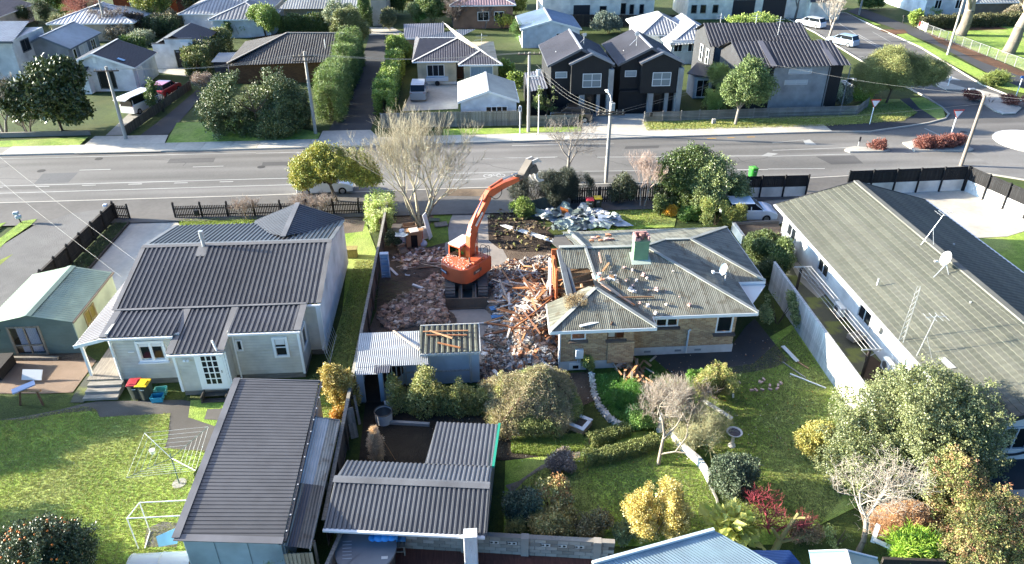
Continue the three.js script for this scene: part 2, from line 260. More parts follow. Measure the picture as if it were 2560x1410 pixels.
// bare branching tree; returns geometries. o: levels, len, r, n (children), up, spread, jit
function bare(o) {
  const out =[];const grow =(p,d,L,r,lev) =>{
    const segs =lev ===0 ?3 :2;let q =p.clone(),dir =d.clone();
    for (let s =0;s <segs;s++) {
      const e =q.clone().addScaledVector(dir,L / segs),r1 =r * (1 - 0.3 * (s + 1) / segs);out.push([q,e,r * (1 - 0.3 * s / segs),r1,lev <2 ?7 :lev <3 ?5 :3]);
      q =e;dir.add(V(rr(-1,1),rr(-1,1) + o.up * 0.5,rr(-1,1)).multiplyScalar(o.jit)).normalize();
      if (lev <o.levels && (s >0 || lev >0)) {const n =s ===segs - 1 ?o.n :Math.max(1,o.n - 2);for (let k =0;k <n;k++) {const ax =V(rr(-1,1),rr(-0.4,0.8),rr(-1,1)).normalize(),nd =dir.clone().multiplyScalar(1 - o.spread).addScaledVector(ax,o.spread).add(V(0,o.up * 0.25,0)).normalize();grow(q,nd,L * rr(0.58,0.82),Math.max(o.rmin ??0.006,r1 * rr(0.5,0.7)),lev + 1);}}
    }
  };
  for (let k =0;k <(o.stems || 1);k++) {const a =k / (o.stems || 1) * 6.28 + R(),t =o.stems >1 ?o.tilt ??0.35 :0.08;grow(V(Math.cos(a) * 0.15 * (o.stems >1),-0.05,Math.sin(a) * 0.15 * (o.stems >1)),V(Math.cos(a) * t + (o.lean?.[0] || 0),1,Math.sin(a) * t + (o.lean?.[1] || 0)).normalize(),o.len,o.r,0);}
  return out;
}
function sticks(list,off =[0,0,0]) {// many tapered twigs as one geometry
  const pos =[],nor =[],A =V(0,0,0),B =V(0,0,0),D =V(0,0,0);
  for (const [a,b,r0,r1,n] of list) {
    D.subVectors(b,a).normalize();A.set(Math.abs(D.y) >0.9 ?1 :0,Math.abs(D.y) >0.9 ?0 :1,0).cross(D).normalize();B.crossVectors(D,A);
    for (let k =0;k <n;k++) {
      const t0 =k / n * 6.2832,t1 =(k + 1) / n * 6.2832,c0 =Math.cos(t0),s0 =Math.sin(t0),c1 =Math.cos(t1),s1 =Math.sin(t1),v =(p,r,c,s) =>[p.x + off[0] + r * (A.x * c + B.x * s),p.y + off[1] + r * (A.y * c + B.y * s),p.z + off[2] + r * (A.z * c + B.z * s)],m =(c,s) =>[A.x * c + B.x * s,A.y * c + B.y * s,A.z * c + B.z * s];
      const p0 =v(a,r0,c0,s0),p1 =v(a,r0,c1,s1),q0 =v(b,r1,c0,s0),q1 =v(b,r1,c1,s1),n0 =m(c0,s0),n1 =m(c1,s1);
      pos.push(...p0,...p1,...q1,...p0,...q1,...q0);nor.push(...n0,...n1,...n1,...n0,...n1,...n0);
    }
  }
  const g =new THREE.BufferGeometry();g.setAttribute('position',new THREE.Float32BufferAttribute(pos,3));g.setAttribute('normal',new THREE.Float32BufferAttribute(nor,3));return boxuv(g);
}
function bareTree(name,label,x,z,o,group) {
  const t =thing(name,label,'tree',[x,0,z],0,group);const g =bare(o),k =g.length;part('trunk',sticks(g.slice(0,Math.min(3,k))),M(o.tc || o.col,0.9,{map:T.wood }),t);part('branches',sticks(g.slice(3)),M(o.col,0.9),t);return t;
}
function scatter(poly,n,fn) {const xs =poly.map(p =>p[0]),zs =poly.map(p =>p[1]),a =Math.min(...xs),b =Math.max(...xs),c =Math.min(...zs),d =Math.max(...zs),out =[];let g =0;while (out.length <n && g++ <n * 20) {const x =rr(a,b),z =rr(c,d);if (inside(poly,x,z)) out.push(fn(x,z));}return out;}
function grassStuff(name,label,poly,n,h,cols,y =0,holes =[]) {
  const l =scatter(poly,n,(x,z) =>holes.some(q =>inside(q,x,z)) ?null :[x,y,z,h * rr(0.8,1.6),h * rr(0.6,1.4),h * rr(0.8,1.6),0,rr(0,6.28),0,mixCol(cols)]).filter(Boolean);
  const im =instanced(numbered(name),LEAF.tuft,leafMat(0.7),l);im.userData ={kind:'stuff',label,category:'grass' };return im;
}
const glass =M([0.012,0.016,0.02],0.08,{phys:1,specularIntensity:0.5 });
// a window set on a wall facing +z of its parent: frame part with panes below it
function windowAt(parent,x,y,z,w,h,o ={}) {// centre x, bottom y, wall plane z ; o: cols, rows, fw, frame, ry, sill, blind
  const fw =o.fw ??0.07,d =o.d ??0.07,c =o.cols ??2,r =o.rows ??1,g =[box(w + 2 * fw,fw,d,0,h,0),box(w + 2 * fw,fw,d,0,-fw,0),box(fw,h,d,-w / 2 - fw / 2,0,0),box(fw,h,d,w / 2 + fw / 2,0,0)],bw =o.bw ??0.05;
  for (let i =1;i <c;i++) g.push(box(bw,h,d * 0.8,-w / 2 + w * i / c,0,0));for (let i =1;i <r;i++) g.push(box(w,bw,d * 0.7,0,h * i / r - bw / 2,0));
  if (o.sill) g.push(box(w + 2 * fw + 0.12,0.05,d + 0.12,0,-fw - 0.05,0.05));
  const f =part(o.name || 'window',g,o.frame || M('#e8e9e6',0.5),parent,o.label,true);const ow =WORLD.get(parent) || [0,0,0];f.position.set(x - ow[0],y,z - ow[2]);f.rotation.y =o.ry || 0;
  for (let i =0;i <c;i++) for (let j =0;j <r;j++) {const p =part('pane',box(w / c - bw,h / r - bw,0.012,-w / 2 + w * (i + 0.5) / c,h * j / r + bw / 2,-d * 0.25),o.glass || glass,f);}
  if (o.blind) part('blind',box(w - 0.06,h * o.blind,0.01,0,h * (1 - o.blind),-d * 0.25 + 0.014),M('#d9dad8',0.8,{clearcoat:1,clearcoatRoughness:0.05 }),f);
  if (o.curtain) part('curtain',box(w * o.curtain,h * 0.96,0.01,o.cx ??0,0.02,-d * 0.25 + 0.014),M('#c9ccd2',0.8,{clearcoat:1,clearcoatRoughness:0.05 }),f);
  return f;
}

// ---------- the ground, roads and paths ----------
const MAT ={
  ground:M('#767c64',0.95,{map:T.grass,bump:T.fineB,bs:0.03 }),lawn:M('#ffffff',0.95,{map:T.grass,bump:T.fineB,bs:0.04 }),
  asphalt:M('#807e7a',0.9,{map:T.road,bump:T.fineB,bs:0.004 }),tar:M('#45474a',0.9,{map:T.asphalt,bump:T.fineB,bs:0.004 }),path:M('#6d6a66',0.9,{map:T.conc }),concrete:M('#cfc9bb',0.85,{map:T.conc }),conc2:M('#aba79d',0.88,{map:T.conc }),
  dirt:M('#d8d2cc',0.98,{map:T.dirt,bump:T.fineB,bs:0.04 }),dirt2:M('#bfb4a8',0.98,{map:T.dirt,bump:T.fineB,bs:0.05 }),kerb:M('#c3beb2',0.85,{map:T.conc }),paint:M('#b9b9b4',0.75,{map:T.coarse }),leaves:M('#b98a5c',0.95,{map:T.dirt,bump:T.fineB,bs:0.03 }),
  moss:M('#ffffff',0.95,{map:T.moss }),gravel:M('#a5a099',0.95,{map:T.speck,bump:T.fineB,bs:0.02 }),white:M('#dfe1df',0.6,{map:T.mottle }),yellow:M('#c9962e',0.7,{map:T.mottle }),
};
sheet('ground',[[-260,30],[300,30],[300,-420],[-260,-420]],-0.02,MAT.ground);
// main road, side road and the junction between them
const farK =[[-140,-65.4],[-41.74,-65.89],[-19.11,-65.93],[4.52,-66.29],[29.43,-66.84],[35.92,-66.94],[39.57,-66.69],[43.64,-67.86],[46.79,-68.87],[49.32,-70.13],[50.53,-71.54],[51.09,-73.63],[51.5,-77.52],[51.42,-80.19],[51.88,-92.46],[53.12,-110.51],[53.01,-119.74],[52.89,-129.37],[10,-185]];
const nearK =[[-140,-57],[-36.33,-55.21],[-16.7,-55.29],[-2.08,-55.61],[17.81,-55.84],[28.58,-55.79],[32.95,-56.1],[42.66,-56.88],[46.64,-54.3],[62,-40],[75,0]];
const rightK =[[10,-215],[64.48,-124.57],[63.97,-114.64],[63.6,-100.37],[60.62,-82.13],[61.15,-75.17],[90,-72],[200,-66]];
sheet('road',[...farK,...rightK,[200,-30],...nearK.slice().reverse()],0.0,MAT.asphalt);
strip('kerb',farK,-0.16,0,0,MAT.kerb,0.13);
strip('kerb',nearK,0,0.16,0,MAT.kerb,0.11);
strip('kerb',rightK,-0.16,0,0,MAT.kerb,0.13);
// far side: footpath, verges, driveways
const off =(l,d) =>l.map((p,i) =>{const a =l[Math.max(0,i - 1)],b =l[Math.min(l.length - 1,i + 1)],dx =b[0] - a[0],dz =b[1] - a[1],n =Math.hypot(dx,dz);return [p[0] - dz / n * d,p[1] + dx / n * d];});
const fpath =strip('footpath',farK.slice(0,6),-2.15,-0.16,0,MAT.conc2,0.1);
{const tones =['#cfc9bb','#c7c1b3','#d6d0c3'].map(c =>M(c,0.85,{map:T.conc }));for (let i =1;i <5;i++) {const [x0,z0] =farK[i],[x1,z1] =farK[i + 1],L =Math.hypot(x1 - x0,z1 - z0),n =Math.round(L / 2.4),g =box(L / n - 0.03,0.025,1.97);for (let k =0;k <n;k++) {const s =(k + 0.5) / n,m =part('paving_slab',g,pick(tones),fpath);m.position.set(lerp(x0,x1,s),0.1,lerp(z0,z1,s) - 1.15);m.rotation.y =-Math.atan2(z1 - z0,x1 - x0);}}}
strip('footpath',farK.slice(5,9),-2.3,-0.16,0,MAT.tar,0.115);
sheet('driveway_apron',[[-35.28,-70.42],[-28.38,-70.27],[-27.57,-65.78],[-35.25,-65.81]],0.124,MAT.concrete);
sheet('driveway_apron',[[-13.72,-70.49],[-9.1,-70.44],[-7.6,-66.96],[-13.8,-66.22]],0.124,MAT.concrete);
sheet('driveway_apron',[[12.6,-73.94],[18.74,-73.63],[18.07,-66.72],[11.02,-66.47]],0.124,MAT.concrete);
sheet('verge_grass',[[4.77,-70],[11.57,-70.22],[11.47,-68.04],[4.65,-68.18]],0.1,MAT.lawn);
sheet('verge_grass',[[-1.99,-70.29],[4.78,-70.17],[4.64,-68.02],[-1.97,-68.15]],0.1,MAT.lawn);
sheet('verge_grass',[[18.04,-71.01],[31.13,-71.37],[38.58,-71.98],[44.67,-77.14],[48.04,-76.91],[47.31,-72.14],[44.56,-69.55],[36.53,-68.52],[30.09,-68.62],[17.91,-68.43]],0.1,MAT.lawn);
sheet('verge_grass',[[49.39,-77.24],[51.01,-77.34],[50.92,-73.44],[49.42,-70.49],[48.2,-69.67],[48.39,-73.61]],0.1,MAT.lawn);
sheet('path',[[46.83,-76.57],[49.39,-77.24],[48.2,-69.67],[43.73,-68.03],[47.31,-72.14]],0.096,MAT.tar);
sheet('verge_grass',[[-43.73,-69.73],[-35.86,-70.3],[-35.71,-67.96],[-42.77,-67.84]],0.1,MAT.lawn);
sheet('verge_grass',[[-28.76,-74.02],[-21.07,-74.57],[-13.85,-69.93],[-13.85,-67.85],[-27.86,-67.88]],0.1,MAT.lawn);
sheet('driveway',[[-13.23,-70.89],[-9.11,-70.61],[-8.83,-82.07],[-9.33,-98.99],[-8.88,-113.19],[-13.4,-113.5],[-12.55,-88.33],[-12.86,-80.22]],0.02,MAT.tar);
sheet('driveway',[[-13.38,-113.35],[-7.89,-113.51],[-10.45,-118.88],[-13.95,-119.12]],0.024,MAT.concrete);
sheet('driveway',[[-31.21,-70.3],[-28.54,-70.61],[-28.88,-79.68],[-29.14,-84.78],[-30.31,-86.22],[-30.64,-77.07]],0.02,MAT.tar);
sheet('driveway',[[-34.49,-70.85],[-32.59,-70.88],[-32.64,-79.93],[-34.89,-79.29]],0.02,MAT.conc2);
sheet('driveway',[[12.6,-73.94],[18.88,-73.7],[18.23,-70.82],[12.13,-70.88]],0.114,MAT.conc2);
sheet('yard',[[-37.41,-94.11],[-32.72,-91.71],[-34.6,-96.09],[-38.02,-96.33]],0.02,MAT.concrete);
sheet('yard',[[-6.36,-76.57],[-0.51,-76.95],[-0.33,-86.53],[-5.52,-86.88]],0.02,MAT.concrete);
sheet('lane',[[-13.07,-119.06],[-11.21,-119.77],[-12.69,-126.97],[-13.24,-127.01]],0.02,MAT.tar);
// beyond the side road
sheet('verge_grass',[[65.15,-126],[65.38,-114.55],[64.53,-115.03]],0.1,MAT.lawn);
sheet('verge_grass',[[64.36,-108.2],[66.27,-108.84],[64.15,-85.62],[64.34,-79.76],[63.15,-78.04],[61.37,-81.37]],0.1,MAT.lawn);
sheet('path',[[68.74,-129.32],[69.26,-126.72],[69.65,-114.68],[69.73,-109.38],[68.57,-85.84],[64.34,-79.76],[64.31,-85.87],[66.3,-98.86],[66.35,-108.99],[65.34,-125.99]],0.09,MAT.tar);
sheet('leaf_litter',[[63.6,-111.78],[67.38,-111.52],[66.52,-108.97],[64.19,-108.21],[63.32,-110.21]],0.104,MAT.leaves);
sheet('leaf_litter',[[69.73,-109.38],[70.07,-105.19],[69.27,-86.84],[67.54,-84.37],[67.02,-91.42],[67.66,-102.84]],0.096,MAT.leaves);
sheet('leaf_litter',[[72.01,-113.67],[83.33,-114.17],[83.49,-110.83],[73.81,-110.28]],0.03,MAT.leaves);
sheet('park_lawn',[[69.84,-111.76],[89.19,-115.5],[150,-120],[150,-70],[69.98,-87.87],[70.28,-105.54]],0.02,MAT.lawn);
// traffic islands
const isl =(name,pts,y,m,th) =>sheet(name,pts,y,m,th);
isl('traffic_island',[[34.75,-61.96],[35.18,-62.47],[36.08,-62.76],[38.69,-61.93],[38.82,-61.57],[38.19,-61.38],[35.03,-61.48]],0,MAT.kerb,0.14);
isl('traffic_island',[[41.09,-63.48],[43.06,-64.13],[46.66,-63.26],[46.65,-61.3],[46.14,-61.01],[41.07,-61.36]],0,MAT.kerb,0.14);
isl('traffic_island',[[57.65,-80.45],[58.56,-80.39],[59.96,-77.38],[59.23,-72.88],[57.49,-71.25],[56.07,-71.16],[55.79,-72.33],[56.8,-77.6]],0,MAT.kerb,0.14);
isl('traffic_island',[[56.06,-83.9],[57.04,-82.38],[57.78,-80.44],[57.11,-79.8],[55.3,-80.15],[55.18,-81.79]],0,MAT.kerb,0.14);
{const c =[53.48,-62.95],q =[];for (let i =0;i <28;i++) q.push([c[0] + 3.3 * Math.cos(i / 28 * 6.283),c[1] + 3.3 * Math.sin(i / 28 * 6.283)]);isl('traffic_island',q,0,MAT.white,0.1);}
// road markings
const mk =(a,b,w) =>{const dx =b[0] - a[0],dz =b[1] - a[1],n =Math.hypot(dx,dz),ox =-dz / n * w / 2,oz =dx / n * w / 2;return sheet('road_marking',[[a[0] + ox,a[1] + oz],[b[0] + ox,b[1] + oz],[b[0] - ox,b[1] - oz],[a[0] - ox,a[1] - oz]],0.004,MAT.paint);};
const seg =(a,b,w,on,offn) =>{const L =Math.hypot(b[0] - a[0],b[1] - a[1]);for (let s =0;s <L;s +=on + offn) {const t0 =s / L,t1 =Math.min(1,(s + on) / L);mk([lerp(a[0],b[0],t0),lerp(a[1],b[1],t0)],[lerp(a[0],b[0],t1),lerp(a[1],b[1],t1)],w);}};
mk([-39.94,-58.78],[-17.52,-58.89],0.12);mk([-17.52,-58.89],[-7.12,-58.82],0.12);mk([-1.86,-58.97],[4.02,-58.98],0.12);mk([4.02,-58.98],[26.12,-58.04],0.12);mk([26.16,-58.14],[31.11,-57.91],0.12);
mk([-39.13,-57.26],[-17.19,-57.45],0.1);mk([-17.19,-57.45],[-13.33,-57.47],0.1);mk([-1.37,-57.59],[1.77,-57.62],0.1);
seg([-38.89,-58.48],[-17.42,-58.47],0.12,1.1,2.6);
seg([5.59,-59.02],[11.03,-58.65],0.12,1.1,2.4);
mk([-33.16,-61.92],[-30.55,-61.93],0.12);mk([-23.62,-62.01],[-21.02,-62.04],0.12);mk([-41.59,-62.03],[-39.99,-62.03],0.12);mk([-15.31,-64.84],[-12.35,-64.81],0.12);
mk([-41.41,-65.17],[-18.95,-65.2],0.1);mk([-18.91,-65.04],[-13.82,-65.04],0.1);mk([1.64,-62.22],[8.34,-62.27],0.1);mk([4.46,-65.4],[14.09,-65.42],0.1);
mk([11.88,-61.94],[27.33,-61.26],0.14);mk([27.27,-61.09],[34.98,-61.14],0.14);mk([28.25,-62.55],[36.87,-62.83],0.12);mk([1.84,-62.17],[4.25,-62.28],0.12);mk([4.25,-62.28],[8.12,-62.19],0.12);
// arrows and the striped end of the median
sheet('road_arrow',[[19.46,-61.63],[20.02,-62.16],[20.47,-62.65],[21.82,-62.55],[21.2,-62.25],[20.69,-61.54]],0.006,MAT.paint);
sheet('road_arrow',[[26.62,-61.19],[27.62,-62.01],[28.44,-61.67],[27.48,-61.08]],0.006,MAT.paint);
sheet('road_arrow',[[32.1,-64.87],[32.85,-65.2],[32.92,-63.7],[31.91,-63.9]],0.006,MAT.paint);
mk([28.97,-64.47],[32.31,-65.11],0.1);mk([45.57,-67.56],[45.95,-65.04],0.22);mk([44.99,-61.41],[45.52,-61.23],0.3);
mk([58.51,-108.98],[57.53,-96.57],0.12);mk([59.03,-109.33],[57.99,-96.86],0.12);mk([59.84,-117.5],[58.69,-109.35],0.12);mk([51.3,-79.74],[51.36,-74.61],0.12);mk([61.98,-110.69],[61.27,-103.99],0.1);mk([60.7,-99.24],[60.18,-94.85],0.1);mk([52.39,-96],[54.27,-95.87],0.12);
sheet('road_marking',[[58.65,-87.73],[59.19,-87.53],[59.43,-84.02],[57.77,-84.53]],0.004,MAT.paint);
sheet('road_marking',[[55.83,-72.4],[56.32,-72.1],[56.35,-71.41],[57.66,-71.51],[57.36,-71.07],[55.88,-71.06]],0.146,MAT.paint);
for (const [a,b] of [[[23.2,-66.08],[24.08,-66.09]],[[25.22,-66.17],[25.89,-66.19]],[[27.13,-66.23],[27.91,-66.24]],[[31.7,-56.13],[32.72,-56.21]]]) mk(a,b,0.14).material =MAT.yellow;
// bicycle symbol painted on the cycle lane
{const c =[2.47,-58.27],g =[];for (const s of [-0.55,0.55]) g.push(put(new THREE.RingGeometry(0.3,0.4,18).toNonIndexed(),c[0] + s,0,c[1],0,-Math.PI / 2));const L =(x0,z0,x1,z1) =>g.push(bar([c[0] + x0,0,c[1] + z0],[c[0] + x1,0,c[1] + z1],0.08,0.002));L(-0.55,0,-0.15,-0.4);L(-0.15,-0.4,0.45,-0.45);L(0.45,-0.45,0.55,0);L(-0.15,-0.4,0.05,0);L(0.05,0,0.45,-0.45);L(-0.55,0,0.05,0);g.forEach(boxuv);const m =struct('road_marking',g,MAT.paint,0.005);}
// darker repair patches in the tar
for (const p of [[[-26.24,-64.14],[-22.27,-64.15],[-22.16,-63.03],[-26.17,-63.04]],[[-17.8,-62.74],[-15.13,-62.72],[-15.06,-61.85],[-17.71,-61.87]],[[14.98,-64.5],[18.2,-64.53],[17.92,-63.82],[14.73,-63.8]],[[31.54,-60.76],[35.13,-60.8],[35.02,-58.86],[32.11,-58.79]]]) sheet('road_patch',p,0.002,M('#605f5e',0.9,{map:T.road }));
for (const [x,z] of [[-17.7,-61.6],[-36.38,-61.99],[21.78,-62.41],[48.78,-66.23],[-32.61,-64.57]]) struct('manhole_cover',put(new THREE.CylinderGeometry(0.33,0.33,0.012,20).toNonIndexed(),x,0.004,z),M('#4b4a48',0.7,{metalness:0.5 }));
{const g =[];for (let i =0;i <16;i++) {let x =rr(-40,35),z =rr(-65,-56),a =rr(-0.6,0.6) + (R() <0.4 ?1.5 :0);for (let k =0;k <7;k++) {const L =rr(0.4,1),nx =x + L * Math.cos(a),nz =z + L * Math.sin(a) * 0.7;if (nz <-65.5 || nz >-55.8) break;g.push(bar([x,0.001,z],[nx,0.001,nz],0.04,0.004));x =nx;z =nz;a +=rr(-0.7,0.7);}}const m =struct('tar_crack',g,M('#3d3c3b',0.9));m.userData.kind ='stuff';m.userData.label ='tar-filled cracks wandering over the main road';m.userData.category ='crack';}
sheet('road_patch',[[-35.91,-61.34],[-33.03,-61.4],[-32.9,-59.16],[-35.6,-59.1]],0.002,M('#6a6b6c',0.9,{map:T.road }));
// near side: berm, footpath, crossings
sheet('footpath',[...off(nearK.slice(0,7),0.16),[31.76,-53.63],[27.39,-52.06],[14,-50.6],[-30,-50.9],[-140,-52]],0.09,MAT.path);
sheet('berm_grass',[[-34.36,-51.35],[-33.96,-51.52],[-34.07,-49.85],[-35.03,-48.16]],0.1,MAT.lawn);
sheet('berm_grass',[[-32.89,-51.64],[-31.98,-51.96],[-31.93,-51],[-32.36,-48.32],[-32.26,-46.63],[-32.61,-45.07],[-33.17,-47.52]],0.104,MAT.lawn);
sheet('gravel_yard',[[-34.33,-44.27],[-32.72,-46.66],[-32.27,-48.14],[-31.67,-50.79],[-30.05,-52.62],[-27.46,-53.66],[-27.16,-51.63],[-27.88,-43.83],[-26.02,-34.88],[-30.47,-35.39]],0.096,M('#6b6a68',0.95,{map:T.coarse,bump:T.fineB,bs:0.015 }));
sheet('dry_grass_patch',[[-31.63,-44.84],[-31.29,-45.76],[-30.93,-46.38],[-30.98,-45.58],[-31.07,-44.05]],0.1,M('#d9cdb4',0.95,{map:T.grass }));
sheet('crossing',[[-1.89,-54.16],[2.07,-53.78],[1.77,-55.27],[-1.45,-55.49]],0.1,M('#cfc2ac',0.9,{map:T.dirt }));

// ---------- left property: drive, paving, lawn ----------
sheet('driveway',[[-25.22,-51.5],[-21.58,-51.25],[-20.96,-50.06],[-19.8,-44.19],[-20.63,-38.54],[-23.89,-38.76],[-25.42,-44.42]],0.01,MAT.concrete);
const lawnL =[[-34,-31.2],[-23.26,-28.94],[-22.04,-29.06],[-20.23,-29.57],[-19.22,-29.76],[-18.62,-29.5],[-18.21,-28.89],[-14.89,-29],[-14.41,-27.18],[-14.34,-26.49],[-12.18,-26.12],[-12.53,-24.71],[-8,-18],[-34,-14]];
sheet('lawn',lawnL,0.004,MAT.lawn);
sheet('path',[[-22.99,-29.05],[-22.08,-29.15],[-20.27,-29.66],[-19.48,-30],[-18.82,-30.13],[-14.65,-29.97],[-14.15,-29.81],[-13.9,-28.59],[-12.02,-27.65],[-12,-26.03],[-14.34,-26.49],[-14.41,-27.18],[-14.88,-28.95],[-18.21,-28.89],[-18.62,-29.42],[-20.13,-29.35],[-21.85,-28.89]],0.008,M('#67635d',0.95,{map:T.asphalt,bump:T.fineB,bs:0.006 }));
sheet('lawn',[[-14.18,-29.9],[-13.29,-29.93],[-12.35,-29.95],[-12.2,-27.74],[-13.9,-28.59]],0.012,MAT.lawn);
sheet('stepping_slab',[[-13.08,-28.37],[-13.13,-29.13],[-12.41,-29.12],[-12.29,-28.27]],0.03,M('#6f6b66',0.95,{map:T.conc }));
sheet('paving',[[-24.84,-33.96],[-22.33,-33.79],[-20.3,-33.65],[-20.39,-30.95],[-21.73,-30.95],[-24.62,-31.15],[-24.63,-32.94]],0.012,M('#9a8470',0.92,{map:T.coarse,bump:T.fineB,bs:0.01 }));
sheet('bare_earth',[[-26.11,-34.46],[-21.29,-34.45],[-20.3,-33.65],[-24.78,-33.96],[-24.89,-32.76],[-25.5,-32.61]],0.008,MAT.dirt2);
sheet('bare_earth',[[-20.15,-30.13],[-20.27,-30.94],[-20.24,-33.65],[-19.95,-33.52],[-19.76,-32.03],[-19.46,-30.08]],0.016,MAT.moss);
sheet('lawn',[[-9.14,-50.02],[-7.58,-50.3],[-6.3,-45.36],[-6.27,-37.56],[-6.42,-33.01],[-6.28,-27.99],[-7.92,-28.02],[-8.04,-30.85],[-7.78,-33.11],[-7.63,-37.66],[-8.07,-43.39]],0.004,MAT.lawn);
sheet('garden_bed',[[-23.17,-50.97],[-15.88,-51.65],[-7.52,-51.38],[-7.55,-48.41],[-8.82,-48.13],[-9.78,-50.45]],0.008,MAT.dirt);
sheet('ground_cover',[[-21.5,-51.25],[-15.81,-51.35],[-15.43,-49.69],[-20.93,-49.97]],0.012,MAT.lawn);

// ---------- the demolition section: earth, drive, garden ----------
sheet('bare_earth',[[-5.9,-52.61],[-1.79,-53.39],[-0.99,-53.55],[1.7,-53.37],[4.97,-50.23],[5.92,-47.12],[5.35,-39.54],[4.6,-30.56],[2.69,-30.69],[0.43,-30.27],[-5.46,-32.03],[-5.86,-35.38],[-5.61,-37.64],[-5.86,-44.83]],0.002,MAT.dirt2);
sheet('driveway',[[-0.94,-53.88],[1.62,-53.7],[1.89,-47.76],[2.75,-43.28],[2.13,-39.21],[1.23,-34.9],[0.85,-31.8],[-1.29,-32.35],[-1.32,-37.36],[-1.68,-44.55],[-1.39,-47.99]],0.006,M('#a39b92',0.92,{map:T.conc }));
sheet('grass_patch',[[-2.33,-53.64],[-0.99,-53.34],[-1.07,-50.64],[-1.4,-49.11],[-1.3,-46.38],[-3.11,-45.47],[-3.37,-46.34],[-2.51,-49.95]],0.008,M('#b8bb98',0.95,{map:T.grass }));
sheet('front_lawn',[[2.06,-53.56],[3.66,-53.67],[10.35,-52.35],[13.99,-51.67],[15.74,-49.1],[15.17,-47.6],[8.99,-47.28],[8,-48.47],[3.93,-50.1],[2.62,-52.23]],0.008,MAT.lawn);
sheet('bare_earth',[[1.58,-50.46],[3.54,-51.96],[3.95,-50.3],[5.41,-48.64],[6.32,-46.38],[5.37,-44.39],[3.5,-44.52],[2.16,-45.11],[1.5,-46.36]],0.012,M('#6b5b4c',0.98,{map:T.dirt,bump:T.fineB,bs:0.08 }));
const gardenR =[[11.39,-30.1],[13.83,-30.12],[16.83,-33.27],[18.7,-34.5],[18.7,-22],[12,-19.2],[1,-19.8],[1.4,-25],[5.2,-25.84],[8.13,-26.11]];
sheet('garden_lawn',gardenR,0.004,MAT.lawn);
sheet('garden_path',[[9.99,-32.1],[14.14,-32.19],[15.96,-34.48],[16.78,-35.26],[17.15,-31.1],[16.19,-30.55],[14.41,-30.18],[13.83,-30.12],[11.39,-30.1],[10.98,-29.93],[10.45,-30.45],[9.42,-31.02]],0.012,M('#57534f',0.95,{map:T.asphalt,bump:T.fineB,bs:0.01 }));
sheet('garden_path',[[4.38,-30.77],[5.97,-30.85],[6.26,-30.44],[6.12,-28.51],[5.43,-28.12],[5.22,-29.02]],0.012,MAT.dirt2);
sheet('garden_bed',[[6.09,-31.65],[9.85,-31.8],[10.41,-30.55],[11.5,-28.59],[10.39,-25.72],[8.17,-26.03],[6.79,-26.85],[6.28,-27.72],[6.26,-30.44]],0.05,M('#94a06c',0.95,{map:T.grass,bump:T.fineB,bs:0.05 }));
sheet('garden_bed',[[-5.4,-29.5],[4.5,-30.2],[4.6,-24.9],[1.4,-24.6],[-1.7,-25.2],[-2,-22.8],[-5.2,-22.9]],0.005,M('#6d6a5c',0.97,{map:T.dirt,bump:T.fineB,bs:0.05 }));
sheet('garden_path',[[4.85,-24.95],[4.52,-24.9],[2.98,-24.2],[1.89,-23.31],[1.28,-23.09],[1.54,-22.61],[2.3,-23.49],[3.34,-24.18],[4.79,-24.58]],0.016,M('#8d857a',0.95,{map:T.conc }));
// right-hand neighbour
sheet('side_yard',[[18.9,-44.8],[22.1,-44.8],[22.1,-22.5],[18.9,-26]],0.008,MAT.moss);
sheet('side_path',[[21.73,-31.62],[22.08,-30.56],[22.31,-28.31],[22.19,-27.33],[20.61,-27.7],[20.54,-29.47]],0.012,M('#87776a',0.95,{map:T.dirt }));
sheet('paving_slabs',[[22.19,-44.09],[22.09,-42.44],[22.14,-39.1],[22.19,-37.71],[21.47,-37.22],[21.18,-39.31],[21.58,-42.16]],0.014,MAT.conc2);
sheet('parking_pad',[[20.58,-52.52],[26.89,-51.98],[24.38,-50.96],[23.97,-48.15],[22.68,-47.28],[20.8,-48.36]],0.014,MAT.conc2);
sheet('concrete_yard',[[32.51,-54.94],[40.46,-52.4],[42.05,-47.7],[60,-38],[40.27,-45.15],[38.55,-44.45],[36.04,-44.36],[36.03,-50.81]],0.014,MAT.concrete);
sheet('lawn',[[35.99,-44.27],[38.52,-44.4],[40.21,-45.06],[52,-40],[46,-20],[33,-20],[32.6,-36]],0.016,MAT.lawn);
// bottom edge: timber deck behind the block wall
sheet('deck',[[-5.8,-20.2],[-2.8,-20.1],[1.33,-19.44],[5.2,-18.9],[5.2,-12],[-5.8,-12]],0.02,M('#7d4a3b',0.8,{map:T.wood }));
sheet('side_drive',[[23.08,-23.26],[25.02,-23.21],[24.94,-22.01],[22.11,-18.73],[20.91,-17.67],[21.87,-20.52]],0.01,MAT.tar);
sheet('side_drive',[[23.02,-21.34],[23.71,-21.33],[23.78,-20.39],[22.97,-20.26]],0.014,MAT.concrete);

